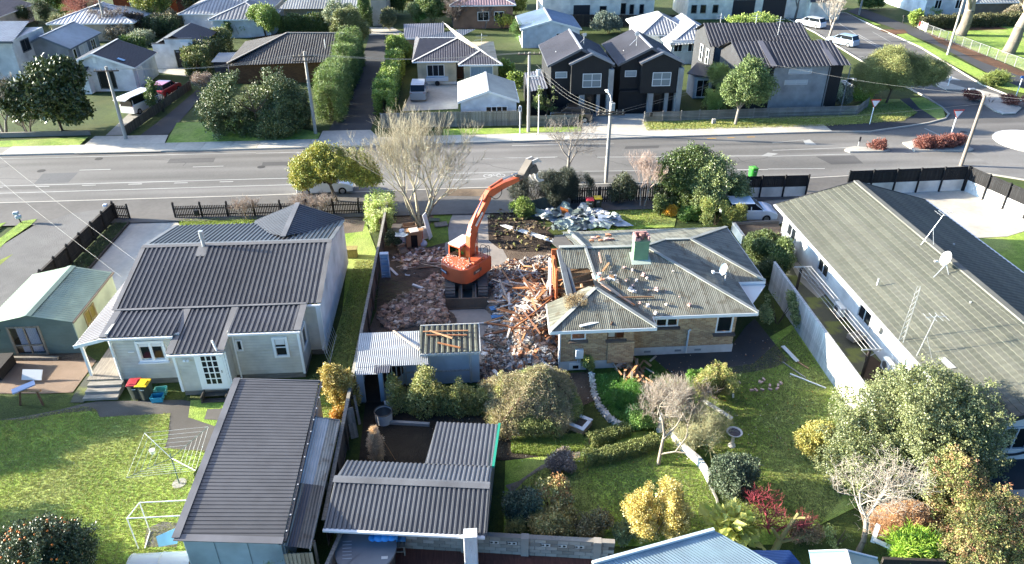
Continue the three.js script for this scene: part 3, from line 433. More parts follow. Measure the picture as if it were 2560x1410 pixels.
// ---------- left: weatherboard house ----------
const cream =M('#d6d2c5',0.7,{map:T.mottle,bump:T.board,bs:0.02 }),whiteP =M('#e6e7e4',0.5),whiteW =M('#ecefef',0.65,{map:T.mottle,bump:T.board,bs:0.015 });
const greyRoof =M('#5b5c5f',0.45,{map:T.coarse,metalness:0.15 }),flash =M('#797877',0.45,{map:T.mottle,metalness:0.15 }),gutterM =M('#d9dad8',0.5),subfl =M('#8a867c',0.9,{map:T.woodH });
{
  const t =thingW('weatherboard_house','cream weatherboard bungalow with dark grey ribbed metal roof and side verandah','house',[-13,-36]);
  const yr =4.35,ye =3.25,zr =-38.6,z1 =-33.5,z2 =-43.45,xl =-18.5,xr =-7.85;
  const rib =(pts,d,p =0.26,a =0.058) =>corr(pts,d,p,a,'trap');
  part('roof',[rib([[xl,yr,zr],[xr,yr,zr],[xr,ye,z1],[xl,ye,z1]],[0,-0.2,1])],greyRoof,t);
  part('roof',[rib([[xl,yr,zr],[xr,yr,zr],[xr,ye,z2],[xl,ye,z2]],[0,-0.2,-1])],greyRoof,t);
  parts('ridge_cap',[slab([[xl - 0.03,yr + 0.07,zr],[xr + 0.03,yr + 0.07,zr],[xr + 0.03,yr + 0.02,zr + 0.24],[xl - 0.03,yr + 0.02,zr + 0.24]],0.015),slab([[xl - 0.03,yr + 0.07,zr],[xr + 0.03,yr + 0.07,zr],[xr + 0.03,yr + 0.02,zr - 0.24],[xl - 0.03,yr + 0.02,zr - 0.24]],0.015)],flash,t);
  for (const [x,s] of [[xl,-1],[xr,1]]) parts('barge_flashing',[slab([[x - 0.2 * s,yr + 0.06,zr],[x + 0.04 * s,yr + 0.06,zr],[x + 0.04 * s,ye + 0.06,z1 + 0.02],[x - 0.2 * s,ye + 0.06,z1 + 0.02]],0.02),slab([[x - 0.2 * s,yr + 0.06,zr],[x + 0.04 * s,yr + 0.06,zr],[x + 0.04 * s,ye + 0.06,z2],[x - 0.2 * s,ye + 0.06,z2]],0.02)],flash,t);
  // front lean-to in three bays, with flashings between
  const lt =(x0,x1,zf,yf) =>part('roof',rib([[x0,ye - 0.02,z1 - 0.1],[x1,ye - 0.02,z1 - 0.1],[x1,yf,zf],[x0,yf,zf]],[0,-0.1,1]),greyRoof,t);
  lt(-18.35,-14.75,-31.25,3.06);lt(-14.75,-12.15,-30.1,2.72);lt(-12.15,-8.6,-31.25,3.06);
  parts('flashing',[bar([xl + 0.1,ye + 0.05,z1 + 0.02],[-8.6,ye + 0.05,z1 + 0.02],0.16,0.03)],flash,t);
  for (const [x,zf,yf] of [[-14.68,-30.1,2.72],[-12.25,-30.1,2.72],[-8.7,-31.25,3.06],[-18.2,-31.25,3.06]]) part('flashing',slab([[x - 0.17,ye + 0.05,z1],[x + 0.17,ye + 0.05,z1],[x + 0.17,yf + 0.06,zf],[x - 0.17,yf + 0.06,zf]],0.02),flash,t);
  // rear wing gable
  part('roof',rib([[-10.75,yr,-39.3],[-10.75,yr,-43.9],[-13.6,3.2,-43.9],[-13.6,3.2,-42.5]],[-1,-0.4,0]),greyRoof,t);
  part('roof',rib([[-10.75,yr,-39.3],[-10.75,yr,-43.9],[-7.9,3.2,-43.9],[-7.9,3.2,-42.5]],[1,-0.4,0]),greyRoof,t);
  part('ridge_cap',bar([-10.75,yr + 0.04,-39.2],[-10.75,yr + 0.04,-43.95],0.3,0.05),flash,t);
  // side verandah along the left wall
  part('verandah_roof',corr([[-18.4,2.95,-38.3],[-18.4,2.95,-31.5],[-19.8,2.5,-31.5],[-19.65,2.5,-38.3]],[-1,-0.3,0],0.19,0.025,'rib'),M('#8f8b8b',0.5,{map:T.coarse }),t);
  parts('fascia',[bar([-19.8,2.44,-31.45],[-19.65,2.44,-38.3],0.04,0.16),bar([-19.84,2.44,-31.45],[-18.3,2.82,-31.45],0.04,0.18)],whiteP,t);
  for (const z of [-31.7,-34.8,-38]) part('verandah_post',box(0.13,2.3,0.13,-19.6,0.15,z),whiteP,t);
  part('verandah_deck',[span([-19.7,-18,0.42,0.5,-38,-31.3])],M('#a49c90',0.9,{map:T.wood }),t);
  for (let k =0;k <3;k++) part('step',span([-19.55,-17.85,0.02,0.16 + 0.13 * (2 - k),-31.28 + k * 0.36,-30.92 + k * 0.36]),M('#a9a49a',0.9,{map:T.woodH }),t);
  // walls
  parts('wall',[wallPanel([[-18,0.35],[-14.55,0.35],[-14.55,3.05],[-18,3.05]],[],0.12).translate(0,0,-31.4),wallPanel([[-12.2,0.35],[-8.7,0.35],[-8.7,3.05],[-12.2,3.05]],[],0.12).translate(0,0,-31.4),wallPanel([[-14.6,0.3],[-12.2,0.3],[-12.2,2.68],[-14.6,2.68]],[],0.12).translate(0,0,-30.3),
    span([-12.32,-12.2,0.3,2.7,-31.4,-30.31]),span([-14.6,-14.48,0.3,2.7,-31.4,-30.31]),span([-8.82,-8.7,0.35,3.04,-33.4,-31.41]),span([-8.7,-8,0.35,3.2,-33.5,-33.4]),span([-18.1,-17.98,0.35,3.2,-43,-31.41]),span([-18,-8,0.35,3.1,-43.1,-43])],cream,t);
  {const g =wallPanel([[-43.1,0.35],[-33.4,0.35],[-33.4,3.2],[-38.6,4.28],[-43.1,3.2]],[],0.12);g.rotateY(-Math.PI / 2);g.scale(1,1,1);g.translate(-8,0,0);part('gable_wall',g,whiteW,t);}
  parts('corner_board',[span([-8.12,-7.96,0.3,3.2,-33.52,-33.36]),span([-8.78,-8.66,0.3,3.04,-31.44,-31.34]),span([-18.04,-17.92,0.35,3.04,-31.42,-31.33]),span([-14.65,-14.53,0.3,2.68,-30.33,-30.24]),span([-12.27,-12.15,0.3,2.68,-30.33,-30.24])],whiteP,t);
  parts('foundation',[span([-18,-8.72,0,0.35,-31.6,-31.43]),span([-8.85,-8.72,0,0.35,-33.4,-31.5]),span([-8.7,-8.02,0,0.35,-33.55,-33.43]),span([-8.15,-8.03,0,0.35,-43,-33.5]),span([-14.55,-12.25,0,0.3,-30.5,-30.34]),span([-14.56,-14.5,0,0.3,-31.4,-30.4]),span([-12.3,-12.24,0,0.3,-31.4,-30.4])],subfl,t);
  parts('gutter',[bar([-18.4,3.0,-31.2],[-14.8,3.0,-31.2],0.12,0.1),bar([-12.1,3.0,-31.2],[-8.55,3.0,-31.2],0.12,0.1),bar([-14.8,2.66,-30.05],[-12.1,2.66,-30.05],0.12,0.1),bar([-8.6,3.18,-33.4],[-7.85,3.18,-33.4],0.12,0.1)],gutterM,t);
  for (const [x,z,y] of [[-17.95,-31.3,2.95],[-12.08,-30.25,2.65],[-11.95,-31.3,2.95],[-7.9,-33.38,3.1]]) part('downpipe',rod([x,0.1,z],[x,y,z],0.045),whiteP,t);
  part('vent_pipe',rod([-12.35,2.4,-30.2],[-12.55,3.35,-30.25],0.05),whiteP,t);
  windowAt(t,-16.1,1.58,-31.37,1.15,1,{cols:2,fw:0.13,bw:0.14,d:0.08,sill:1,frame:whiteP,blind:0.22 });
  windowAt(t,-11.73,1.95,-31.37,0.2,0.55,{cols:1,fw:0.07,frame:whiteP });
  windowAt(t,-9.69,1.52,-31.37,0.52,1,{cols:1,rows:2,fw:0.13,frame:whiteP,blind:0.35 });
  windowAt(t,-8.67,1.5,-32.3,0.7,1.05,{cols:1,fw:0.12,frame:whiteP,ry:Math.PI / 2 });
  for (const z of [-35.6,-36.7]) windowAt(t,-7.97,1.0,z,0.85,1.45,{cols:1,rows:2,fw:0.1,frame:whiteP,ry:Math.PI / 2 });
  windowAt(t,-7.97,1.0,-34.2,0.5,1.6,{cols:1,rows:2,fw:0.1,frame:whiteP,ry:Math.PI / 2,glass:M('#9aa4ab',0.25) });
  const d =part('door',[box(1.2,2.12,0.07,0,0,0),box(0.12,2.2,0.1,-0.62,0,0),box(0.12,2.2,0.1,0.62,0,0),box(1.36,0.1,0.1,0,2.12,0)],whiteP,t,'white back door with fifteen small panes',true);d.position.set(-12.93 + 13,0.42,-30.27 + 36);
  for (let i =0;i <3;i++) for (let j =0;j <5;j++) part('pane',box(0.2,0.29,0.02,-0.27 + i * 0.27,0.32 + j * 0.36,0.035),glass,d);
  part('handle',box(0.03,0.14,0.05,0.5,1,0.05),M('#8a8a88',0.3,{metalness:1 }),d);
  for (let k =0;k <2;k++) part('back_step',[span([-13.5,-12.35,0.2 + k * -0.16,0.24 - k * 0.16,-30.2 + k * 0.3,-29.9 + k * 0.3])],M('#4b4742',0.9,{map:T.woodH }),t);
  parts('step_frame',[span([-13.56,-13.5,0,0.4,-30.22,-29.6]),span([-12.35,-12.29,0,0.4,-30.22,-29.6])],M('#4b4742',0.9,{map:T.wood }),t);
  for (const x of [-0.08,0.09]) part('spotlight',put(new THREE.CylinderGeometry(0.07,0.05,0.12,10).toNonIndexed(),-14 + x,2.25,-30.2,0,1.1),gutterM,t);
  const fl =part('flue',[rod([-15.05,4.2,-38.4],[-15.05,5.15,-38.4],0.1,0.1,12),rod([-15.05,4.85,-38.4],[-15.05,5.3,-38.4],0.13,0.13,12)],M('#c9cbcc',0.35,{metalness:0.7 }),t);
  part('flue_flashing',slab([[-15.32,4.37,-38.35],[-14.78,4.37,-38.35],[-14.78,4.17,-37.5],[-15.32,4.17,-37.5]],0.01),flash,t);
  part('soffit_vent',box(0.3,0.06,0.02,-17.1,2.05,-31.36),whiteP,t);
}
// ---------- green garden shed ----------
{
  const g1 =M('#6c7c72',0.7,{map:T.mottle,bump:T.board,bs:0.012 }),g2 =M('#c3ceb5',0.65,{map:T.mottle }),rf =M('#8fa791',0.5,{map:T.coarse }),tan =M('#a89a85',0.8,{map:T.wood });
  const t =thingW('garden_shed','pale green metal shed with curtained double doors beside the weatherboard house','shed',[-23.5,-37.2]);
  const x0 =-25.85,x1 =-21.25,xm =-23.45,z0 =-39.7,z1 =-34.45,ye =2.12,yr =2.62;
  part('roof',corr([[xm,yr,z0],[xm,yr,z1 + 0.15],[x0,ye,z1 + 0.15],[x0,ye,z0]],[-1,-0.3,0],0.2,0.02,'rib'),M('#a3b59c',0.55,{map:T.mottle }),t);
  part('roof',corr([[xm,yr,z0],[xm,yr,z1 + 0.15],[x1,ye,z1 + 0.15],[x1,ye,z0]],[1,-0.3,0],0.2,0.02,'rib'),M('#a3b59c',0.55,{map:T.mottle }),t);
  parts('ridge_cap',[slab([[xm,yr + 0.05,z0],[xm,yr + 0.05,z1 + 0.2],[xm + 0.25,yr,z1 + 0.2],[xm + 0.25,yr,z0]],0.01),slab([[xm,yr + 0.05,z0],[xm,yr + 0.05,z1 + 0.2],[xm - 0.25,yr,z1 + 0.2],[xm - 0.25,yr,z0]],0.01)],rf,t);
  part('wall',wallPanel([[x0 + 0.1,0],[x1 - 0.1,0],[x1 - 0.1,ye - 0.02],[xm,yr - 0.06],[x0 + 0.1,ye - 0.02]],[[-24.75,0.1,-23.2,1.8]],0.06).translate(0,0,z1),g1,t);
  parts('wall',[span([x1 - 0.16,x1 - 0.1,0,ye - 0.04,z0,z1 - 0.07]),span([x0 + 0.1,x0 + 0.16,0,ye - 0.04,z0,z1 - 0.07]),span([x0 + 0.1,x1 - 0.1,0,ye,z0 - 0.05,z0])],g2,t);
  part('gutter',bar([x1 + 0.04,ye - 0.05,z1 + 0.15],[x1 + 0.04,ye - 0.05,z0],0.1,0.09),M('#7d6f5e',0.7,{map:T.mottle }),t);
  part('downpipe',rod([x1 - 0.02,0.1,z1 + 0.05],[x1 - 0.02,2.05,z1 + 0.05],0.04),g2,t);
  const f =part('door_frame',[span([-24.83,-24.72,0,1.88,z1 - 0.03,z1 + 0.05]),span([-23.23,-23.12,0,1.88,z1 - 0.03,z1 + 0.05]),span([-24.72,-23.23,1.78,1.88,z1 - 0.03,z1 + 0.05]),span([-24,-23.95,0.05,1.8,z1 - 0.05,z1 + 0.02]),span([-24.72,-23.23,0.6,0.67,z1 - 0.05,z1 + 0.02]),span([-24.83,-23.12,0,0.08,z1 - 0.03,z1 + 0.06])],tan,t);
  part('pane',span([-24.72,-23.23,0.08,1.78,z1 - 0.045,z1 - 0.035]),M([0.9,0.92,0.95],0.05,{transmission:1,thickness:0 }),t);
  const wav =(x0c,x1c) =>{const sh =[];for (let i =0;i <=24;i++) sh.push([lerp(x0c,x1c,i / 24),Math.sin(i * 1.5) * 0.025]);const pos =[];for (let i =0;i <24;i++) {const [a,az] =sh[i],[b,bz] =sh[i + 1];pos.push(a,0.12,az,b,0.12,bz,b,1.76,bz,a,0.12,az,b,1.76,bz,a,1.76,az);}const g =new THREE.BufferGeometry();g.setAttribute('position',new THREE.Float32BufferAttribute(pos,3));g.computeVertexNormals();g.translate(0,0,z1 - 0.12);return boxuv(g);};
  parts('curtain',[wav(-24.45,-24.02),wav(-23.95,-23.4)],M('#c9c9cc',0.9),t);
  part('floor',span([x0 + 0.2,x1 - 0.2,0.01,0.05,z0 + 0.1,z1 - 0.1]),M('#4a4742',0.9),t);
  const w =windowAt(t,x1 - 0.08,0.95,-36.3,1.1,0.75,{cols:2,ry:Math.PI / 2,frame:M('#9b8a63',0.7),glass:M('#8a7a34',0.6,{map:T.mottle }) });
  part('wall_lamp',box(0.1,0.1,0.14,-25.2,1.65,z1 + 0.08),M('#3a3d3f',0.5),t);
}
// ---------- dark carport/garage, its lean-to, and the L-shaped shed ----------
{
  const roofC =M('#5f5f60',0.45,{map:T.coarse,metalness:0.15 });
  const t =thingW('garage','long single-pitch garage with dark grey ribbed roof in the foreground','garage',[-8.9,-23]);
  const P0 =[-10.92,2.75,-27.85],P1 =[-7.15,2.45,-27.75],P2 =[-7.02,2.45,-18.6],P3 =[-10.8,2.75,-18.75];
  part('roof',corr([P0,P1,P2,P3],[1,-0.08,0],0.19,0.03,'deck'),roofC,t);
  parts('barge',[slab([[-11,2.83,-27.9],[-10.72,2.82,-27.9],[-10.6,2.82,-18.7],[-10.88,2.83,-18.7]],0.02),bar([-10.95,2.7,-27.9],[-7.1,2.42,-27.85],0.05,0.16),bar([-10.8,2.78,-18.75],[-7,2.48,-18.6],0.3,0.03)],M('#747476',0.45,{map:T.mottle }),t);
  parts('wall',[span([-10.65,-7.25,0,2.35,-19.1,-18.98]),span([-10.75,-10.63,0,2.6,-27.6,-19.1]),span([-10.65,-7.25,0,2.35,-27.7,-27.58]),span([-7.3,-7.18,0,2.3,-27.6,-19.1])],M('#a9b6ba',0.6,{map:T.mottle }),t);
  part('gutter',bar([-7.06,2.4,-27.85],[-6.94,2.4,-18.6],0.1,0.1),M('#2d2e31',0.5),t);
  parts('panel_joint',[span([-9.62,-9.6,0.05,2.3,-18.975,-18.965]),span([-8.45,-8.43,0.05,2.3,-18.975,-18.965])],M('#6c777b',0.7),t);
  for (let k =0;k <12;k++) part('roof_screw_bracket',box(0.05,0.03,0.05,-6.96,2.46,-27.4 + k * 0.76),M('#cfd2d4',0.4,{metalness:0.6 }),t);
  const l =thingW('lean_to','narrow weathered lean-to of clear and grey corrugated sheets beside the dark garage','lean to',[-6.5,-22.5]);
  const sh =(z0,z1,x0,x1,m) =>part('roof_sheet',corr([[x0,lerp(2.25,1.95,(x0 + 7.1) / 1.15),z0],[x1,lerp(2.25,1.95,(x1 + 7.1) / 1.15),z0],[x1 - 0.1,lerp(2.25,1.95,(x1 + 7.1) / 1.15),z1],[x0 - 0.1,lerp(2.25,1.95,(x0 + 7.1) / 1.15),z1]],[0,0,1],0.11,0.02,'sin'),m,l);
  const zinc =M('#d6d3ca',0.45,{map:T.rust,metalness:0.1 }),poly =M('#b3bbbb',0.3,{map:T.mottle }),dk =M('#4a4b52',0.4,{map:T.mottle,metalness:0.2 });
  sh(-25.6,-21.6,-7.05,-6.4,poly);sh(-25.6,-21.6,-6.4,-5.98,zinc);sh(-21.65,-18.6,-7.1,-6.8,zinc);sh(-21.65,-18.6,-6.8,-6.5,dk);sh(-21.65,-18.6,-6.5,-6.05,M('#8f877f',0.5,{map:T.rust }));
  parts('fascia',[bar([-5.96,1.92,-25.6],[-6.12,1.92,-18.6],0.04,0.14),bar([-7.05,2.2,-25.6],[-5.95,1.93,-25.6],0.04,0.12)],M('#a39d92',0.8,{map:T.wood }),l);
  for (const z of [-25.4,-22,-19]) part('post',box(0.09,1.9,0.09,-6.05,0,z),M('#7d7468',0.9,{map:T.wood }),l);
  for (let k =0;k <7;k++) part('paling',box(0.13,1.7,0.03,-7.05 + k * 0.15,0,-18.66),M(pick(['#b0a088','#a59378','#bba98f']),0.85,{map:T.wood }),l);
}
{
  const rf =M('#66686c',0.42,{map:T.coarse,metalness:0.2 });
  const t =thing('garden_workshop','L-shaped low workshop with dark grey ribbed roof behind the block wall','shed',[-2.6,0,-21.3],-0.125);
  // local: x along the wall, z to the front
  const yr =2.35,ye =1.75,yb =2.0;
  const L0 =-3.0,L1 =3.15,zf =2.0,zb =-1.35;
  part('roof',corr([[L0,yr,0],[L1,yr,0],[L1,ye,zf],[L0,ye,zf]],[0,-0.3,1],0.19,0.045,'trap'),rf,t);
  part('roof',corr([[L0,yr,0],[L1,yr,0],[L1,yb,zb],[L0 + 0.1,yb,zb]],[0,-0.3,-1],0.19,0.035,'trap'),rf,t);
  part('roof',corr([[0.35,yb,zb],[3.15,yb,zb],[3.2,1.85,-4.1],[0.45,1.85,-4.1]],[0,-0.1,-1],0.19,0.035,'trap'),rf,t);
  parts('ridge_cap',[slab([[L0 - 0.05,yr + 0.07,0],[L1 + 0.03,yr + 0.07,0],[L1 + 0.03,yr + 0.02,0.22],[L0 - 0.05,yr + 0.02,0.22]],0.015),slab([[L0 - 0.05,yr + 0.07,0],[L1 + 0.03,yr + 0.07,0],[L1 + 0.03,yr + 0.02,-0.15],[L0 - 0.05,yr + 0.02,-0.15]],0.015)],M('#6f7073',0.45,{map:T.mottle }),t);
  parts('wall',[span([L0 + 0.1,L1 - 0.1,0,1.75,1.0,1.1]),span([L1 - 0.15,L1 - 0.06,0,1.8,-3.9,1.0]),span([L0 + 0.1,L0 + 0.2,0,1.8,-1.2,1.0]),span([0.5,0.6,0,1.8,-4,-1.2]),span([0.5,3.05,0,1.75,-4.05,-3.95])],M('#7f8078',0.8,{map:T.mottle,bump:T.board,bs:0.01 }),t);
  part('gutter',bar([L0,ye - 0.02,zf + 0.05],[L1,ye - 0.02,zf + 0.05],0.12,0.09),gutterM,t);
  part('edge_flashing',bar([3.2,2.04,-1.3],[3.26,1.9,-4.1],0.1,0.1),M('#1f8f74',0.4),t);
  parts('barge',[bar([L1 + 0.05,yr - 0.02,0],[L1 + 0.05,ye - 0.02,zf],0.03,0.16)],M('#3b3c40',0.5),t);
}
// ---------- concrete block wall along the rear boundary ----------
{
  const t =thing('block_wall','grey concrete block wall with pierced ornamental blocks along the red deck','wall',[-5.2,0,-20.42],-0.137);
  const tones =['#9c958a','#90897e','#a59e93','#857e73'].map(c =>M(c,0.9,{map:T.mottle,bump:T.fineB,bs:0.01 })),dark =M('#5d584f',0.95,{map:T.conc });
  const bw =0.44,bh =0.19,rows =5,n =24;const bg =box(bw - 0.015,bh - 0.014,0.14,0,0,0),hg =box(bw / 2 - 0.015,bh - 0.014,0.14,0,0,0);
  part('core',box(n * bw,rows * bh - 0.02,0.1,n * bw / 2,0,0),dark,t);
  const orn =new Set(['11','13.5','15.5','17.5','4']);
  for (let r =0;r <rows;r++) for (let k =0;k <n;k++) {
    const x =(k + (r % 2 ?0.5 :0)) * bw + bw / 2;if (x >n * bw - 0.1) continue;
    const m =new THREE.Mesh(bg,pick(tones));m.name ='block';m.position.set(x,r * bh,0.01 + rr(-0.004,0.004));m.castShadow =m.receiveShadow =true;t.add(m);
  }
  for (const x of [5.9,6.6,7.9,8.55,9.2]) {const p =part('pierced_block',[box(0.36,0.15,0.02,x,0.59,0.085)],M('#cbc6bc',0.9,{map:T.mottle }),t);for (let i =0;i <2;i++) {part('hole_shade',[put(new THREE.CylinderGeometry(0.055,0.055,0.02,4).toNonIndexed(),x - 0.09 + i * 0.18,0.665,0.09,0,Math.PI / 2),box(0.03,0.11,0.02,x - 0.16 + i * 0.2,0.61,0.092)],M('#1d1c1a',0.95),t);}}  // near-black shapes laid on the blocks paint the shade inside the holes
  for (const x of [0.1,4.75,7.1,9.9]) part('pier',box(0.3,rows * bh + 0.06,0.28,x,0,0),M('#9a948a',0.9,{map:T.mottle }),t);
  part('coping',[box(n * bw,0.06,0.2,n * bw / 2,rows * bh - 0.005,0)],M('#8f897f',0.9,{map:T.coarse }),t);
}
// ---------- blue and white shed on the demolition section ----------
{
  const zincW =M('#b3b6b5',0.4,{map:T.coarse,metalness:0.25 }),blue =M('#bccad3',0.6,{map:T.coarse }),tim =M('#cfd0cb',0.7,{map:T.wood });
  const t =thingW('old_shed','old pale blue shed with bright corrugated roof and an open doorway','shed',[-2.8,-30.5]);
  part('roof',[corr([[-5.75,2.25,-32],[-2.5,2.25,-32],[-2.1,2.05,-29.35],[-4.4,2.0,-29.35],[-5.65,2.03,-29.35]],[0,-0.05,1],0.1,0.016,'sin')],zincW,t);
  part('roof',[corr([[-5.65,2.04,-29.42],[-4.4,2.04,-29.42],[-4.42,1.98,-28.82],[-5.6,1.98,-28.82]],[0,-0.05,1],0.1,0.016,'sin')],zincW,t);
  part('patch_sheet',corr([[-4.75,2.06,-29.45],[-4,2.06,-29.45],[-4,2.02,-28.85],[-4.75,2.02,-28.85]],[0,-0.05,1],0.11,0.02,'sin'),M('#55565e',0.5,{map:T.mottle,metalness:0.2 }),t);
  part('rib_roof',corr([[-2.62,2.42,-32.15],[0.42,2.42,-32.15],[0.42,2.28,-29.95],[-2.55,2.28,-29.95]],[0,-0.05,1],0.28,0.05,'trap'),M('#7d8074',0.5,{map:T.rust }),t);
  parts('fascia',[bar([-2.62,2.4,-32.2],[0.45,2.4,-32.2],0.06,0.16),bar([0.45,2.36,-32.2],[0.45,2.24,-29.93],0.05,0.14),bar([-2.55,2.2,-29.93],[0.45,2.2,-29.93],0.05,0.13)],tim,t);
  parts('wall',[span([-3.5,-2.2,0,2.0,-30.55,-30.45]),span([-2.2,0.4,0,2.2,-30.5,-30.4]),span([0.3,0.4,0,2.25,-32.1,-30.5]),span([-5.7,-5.6,0,2,-31.9,-29.1]),span([-5.7,0.4,0,2.2,-32.1,-32])],blue,t);
  parts('wall',[span([-5.6,-5.35,0,1.95,-29.2,-29.1]),span([-4.6,-4.4,0,1.95,-29.2,-29.1])],blue,t);
  parts('door_panel',[span([-2.1,-0.15,0.9,1.9,-30.39,-30.36]),span([-3.35,-2.35,0.85,1.7,-30.44,-30.41])],M('#a9bac6',0.6,{map:T.mottle }),t);
  parts('door_rail',[span([-2.2,-2.1,0,2.1,-30.39,-30.34]),span([-0.13,0,0,2.1,-30.39,-30.34]),span([-2.1,-0.13,0.78,0.9,-30.39,-30.35]),span([-2.1,-0.13,1.9,2.05,-30.39,-30.35]),span([-3.45,-3.35,0,1.98,-30.44,-30.38]),span([-3.35,-2.2,0.75,0.85,-30.44,-30.4])],tim,t);
  for (let k =0;k <5;k++) part('slat',bar([-4.4 + k * 0.2,0.3,-29.2 - k * 0.27],[-4.4 + k * 0.2,1.95,-29.2 - k * 0.27],0.05,0.05),tim,t);
  part('lattice_wall',bar([-4.42,0.35,-29.2],[-3.5,0.35,-30.5],0.04,0.7),blue,t);
  part('floor',span([-5.6,-3.4,0.01,0.06,-31.9,-29.1]),M('#8d8173',0.9,{map:T.dirt }),t);
  part('downpipe',bar([-5.33,0.2,-29],[-5.33,1.95,-29.06],0.05),M('#b9bab6',0.6),t);
}

// ---------- the half-demolished brick house ----------
const roofG =M('#a7a69b',0.45,{map:T.rust,bump:T.fineB,bs:0.003 }),brickM =M('#ffffff',0.9,{map:T.brick,bump:T.brickB,bs:0.008 }),founda =M('#d9dbd9',0.8,{map:T.conc });
const timC =['#a9825c','#b98e64','#8f6c4d','#c49a72','#7d5f48'].map(c =>M(c,0.85,{map:T.wood }));
{
  const t =thingW('brick_house','half-demolished tan brick house with pale green corrugated hip roof and chimney','house',[9.5,-35]);
  const E =2.95,ZF =-31.5,ZB =-41.5,XR =15.1,yr =4.42,zr =-36.5,XL =5.2,s =(yr - E) / (ZF - zr);
  const XRR =16.65,ZRF =-34.65,zr2 =(ZRF + ZB) / 2,yr2 =E + (ZRF - zr2) * s,ax2 =XRR - (ZRF - zr2),axm =XR - (ZF - zr);
  const hipx =axm + (yr - yr2) / s;// where the main hip meets the rear ridge
  const c =(name,pts,d) =>part(name,corr(pts,d,0.1,0.013,'sin'),roofG,t);
  // front wing
  const W0 =4.0,W1 =9.45,ZW =-30.5,xa =(W0 + W1) / 2,za =ZW - (W1 - W0) / 2,ya =E + (W1 - W0) / 2 * s,zj =ZF - (ya - E) / s;
  c('roof',[[axm,yr,zr],[XL + 1.35,yr,zr],[XL + 1.35,ya + 0.25,zj - 0.85],[xa + 0.35,ya - 0.02,zj + 0.1],[W1 - 0.05,E,ZF],[XR,E,ZF]],[0,-0.3,1]);
  c('roof',[[axm,yr,zr],[hipx,yr2,zr2],[XR,E,ZRF + 0.02],[XR,E,ZF]],[1,-0.3,0]);
  c('roof',[[hipx,yr2,zr2],[ax2,yr2,zr2],[XRR,E,ZRF],[XR,E,ZRF]],[0,-0.3,1]);
  c('roof',[[ax2,yr2,zr2],[XRR,E,ZB],[XRR,E,ZRF]],[1,-0.3,0]);
  c('roof',[[XL + 1.3,yr,zr],[axm,yr,zr],[hipx,yr2,zr2],[ax2,yr2,zr2],[XRR,E,ZB],[XL + 1.3,E,ZB]],[0,-0.3,-1]);
  c('roof',[[W0,E,ZW],[W1,E,ZW],[xa,ya,za]],[0,-0.3,1]);
  c('roof',[[W1,E,ZW],[xa,ya,za],[xa,ya,zj],[W1,E,ZF - 0.02]],[1,-0.3,0]);
  part('roof',corr([[W0,E,ZW],[xa,ya,za],[xa - 0.3,ya - 0.1,-33.6],[W0 + 0.1,E + 0.03,-33.1]],[-1,-0.3,0],0.1,0.018,'sin'),M('#b9b8a8',0.6,{map:T.rust }),t,'left slope of the front wing with sunlight put into its paler colour, torn at its upper edge');  // paler copy of the roof colour paints sunlight onto this slope
  // loose end strip of the main roof, torn edge at the left
  c('torn_roof_strip',[[XL,yr + 0.1,zr],[XL + 1.4,yr + 0.1,zr],[XL + 1.45,yr - 0.45,zr + 1.5],[XL + 0.12,yr - 0.45,zr + 1.5]],[0,-0.3,1]);
  c('torn_roof_strip',[[XL + 0.95,yr + 0.1,zr],[XL + 1.4,yr + 0.1,zr],[XL + 1.2,E + 0.12,ZB + 0.2],[XL + 0.75,E + 0.12,ZB + 0.2]],[0,-0.3,-1]);
  part('roof_lining',[slab([[XL,yr - 0.05,zr],[XL + 1,yr - 0.05,zr],[XL + 0.8,E + 0.3,-40.6],[XL + 0.2,E + 0.35,-40.4],[XL - 0.2,yr - 0.6,-38.4]],0.02)],M('#57534f',0.9,{map:T.mottle }),t,'dark torn underlay at the broken end');
  const cap =M('#a3a69e',0.6,{map:T.mottle }),rdg =(a,b,w =0.22) =>part('ridge_cap',bar([a[0],a[1] + 0.04,a[2]],[b[0],b[1] + 0.04,b[2]],w,0.05),cap,t);
  rdg([XL + 1.4,yr,zr],[axm,yr,zr]);rdg([axm,yr,zr],[hipx,yr2,zr2],0.16);rdg([hipx,yr2,zr2],[ax2,yr2,zr2],0.16);rdg([axm,yr,zr],[XR,E,ZF]);rdg([ax2,yr2,zr2],[XRR,E,ZRF]);rdg([ax2,yr2,zr2],[XRR,E,ZB]);rdg([xa,ya,za],[W1,E,ZW]);rdg([xa,ya,za],[W0,E,ZW]);rdg([XL - 0.05,yr + 0.1,zr],[XL + 1.4,yr + 0.1,zr],0.26);
  parts('seam_flashing',[bar([XL + 1.42,yr + 0.12,zr],[XL + 1.75,yr - 0.75,zr + 2.4],0.13,0.12),bar([XL + 1.42,yr + 0.12,zr],[XL + 1.22,E + 0.15,ZB + 0.1],0.13,0.12)],cap,t);
  parts('torn_edge_board',[bar([XL - 0.02,yr - 0.08,zr],[XL + 0.16,yr - 1.15,zr + 3.7],0.3,0.2),bar([XL + 0.3,yr - 0.5,zr + 1.4],[XL + 0.5,yr - 1.25,zr + 3.8],0.16,0.2)],M('#6f757a',0.7,{map:T.wood }),t);
  for (let k =0;k <6;k++) {const z =zr + 1.4 + k * 0.42,y =yr - 0.62 - k * 0.13;part('exposed_rafter',bar([XL + 0.35 + k * 0.04,y - 0.12,z],[XL + 1.75 + k * 0.02,y - 0.02 + rr(-0.05,0.1),z - rr(0.1,0.3)],0.07,0.09),pick(timC),t);}
  for (let k =0;k <3;k++) part('ceiling_joist',bar([XL + 0.1,2.75,zr + 1.6 + k * 0.8],[XL + 1.8,2.75,zr + 1.6 + k * 0.8],0.07,0.1),pick(timC),t);
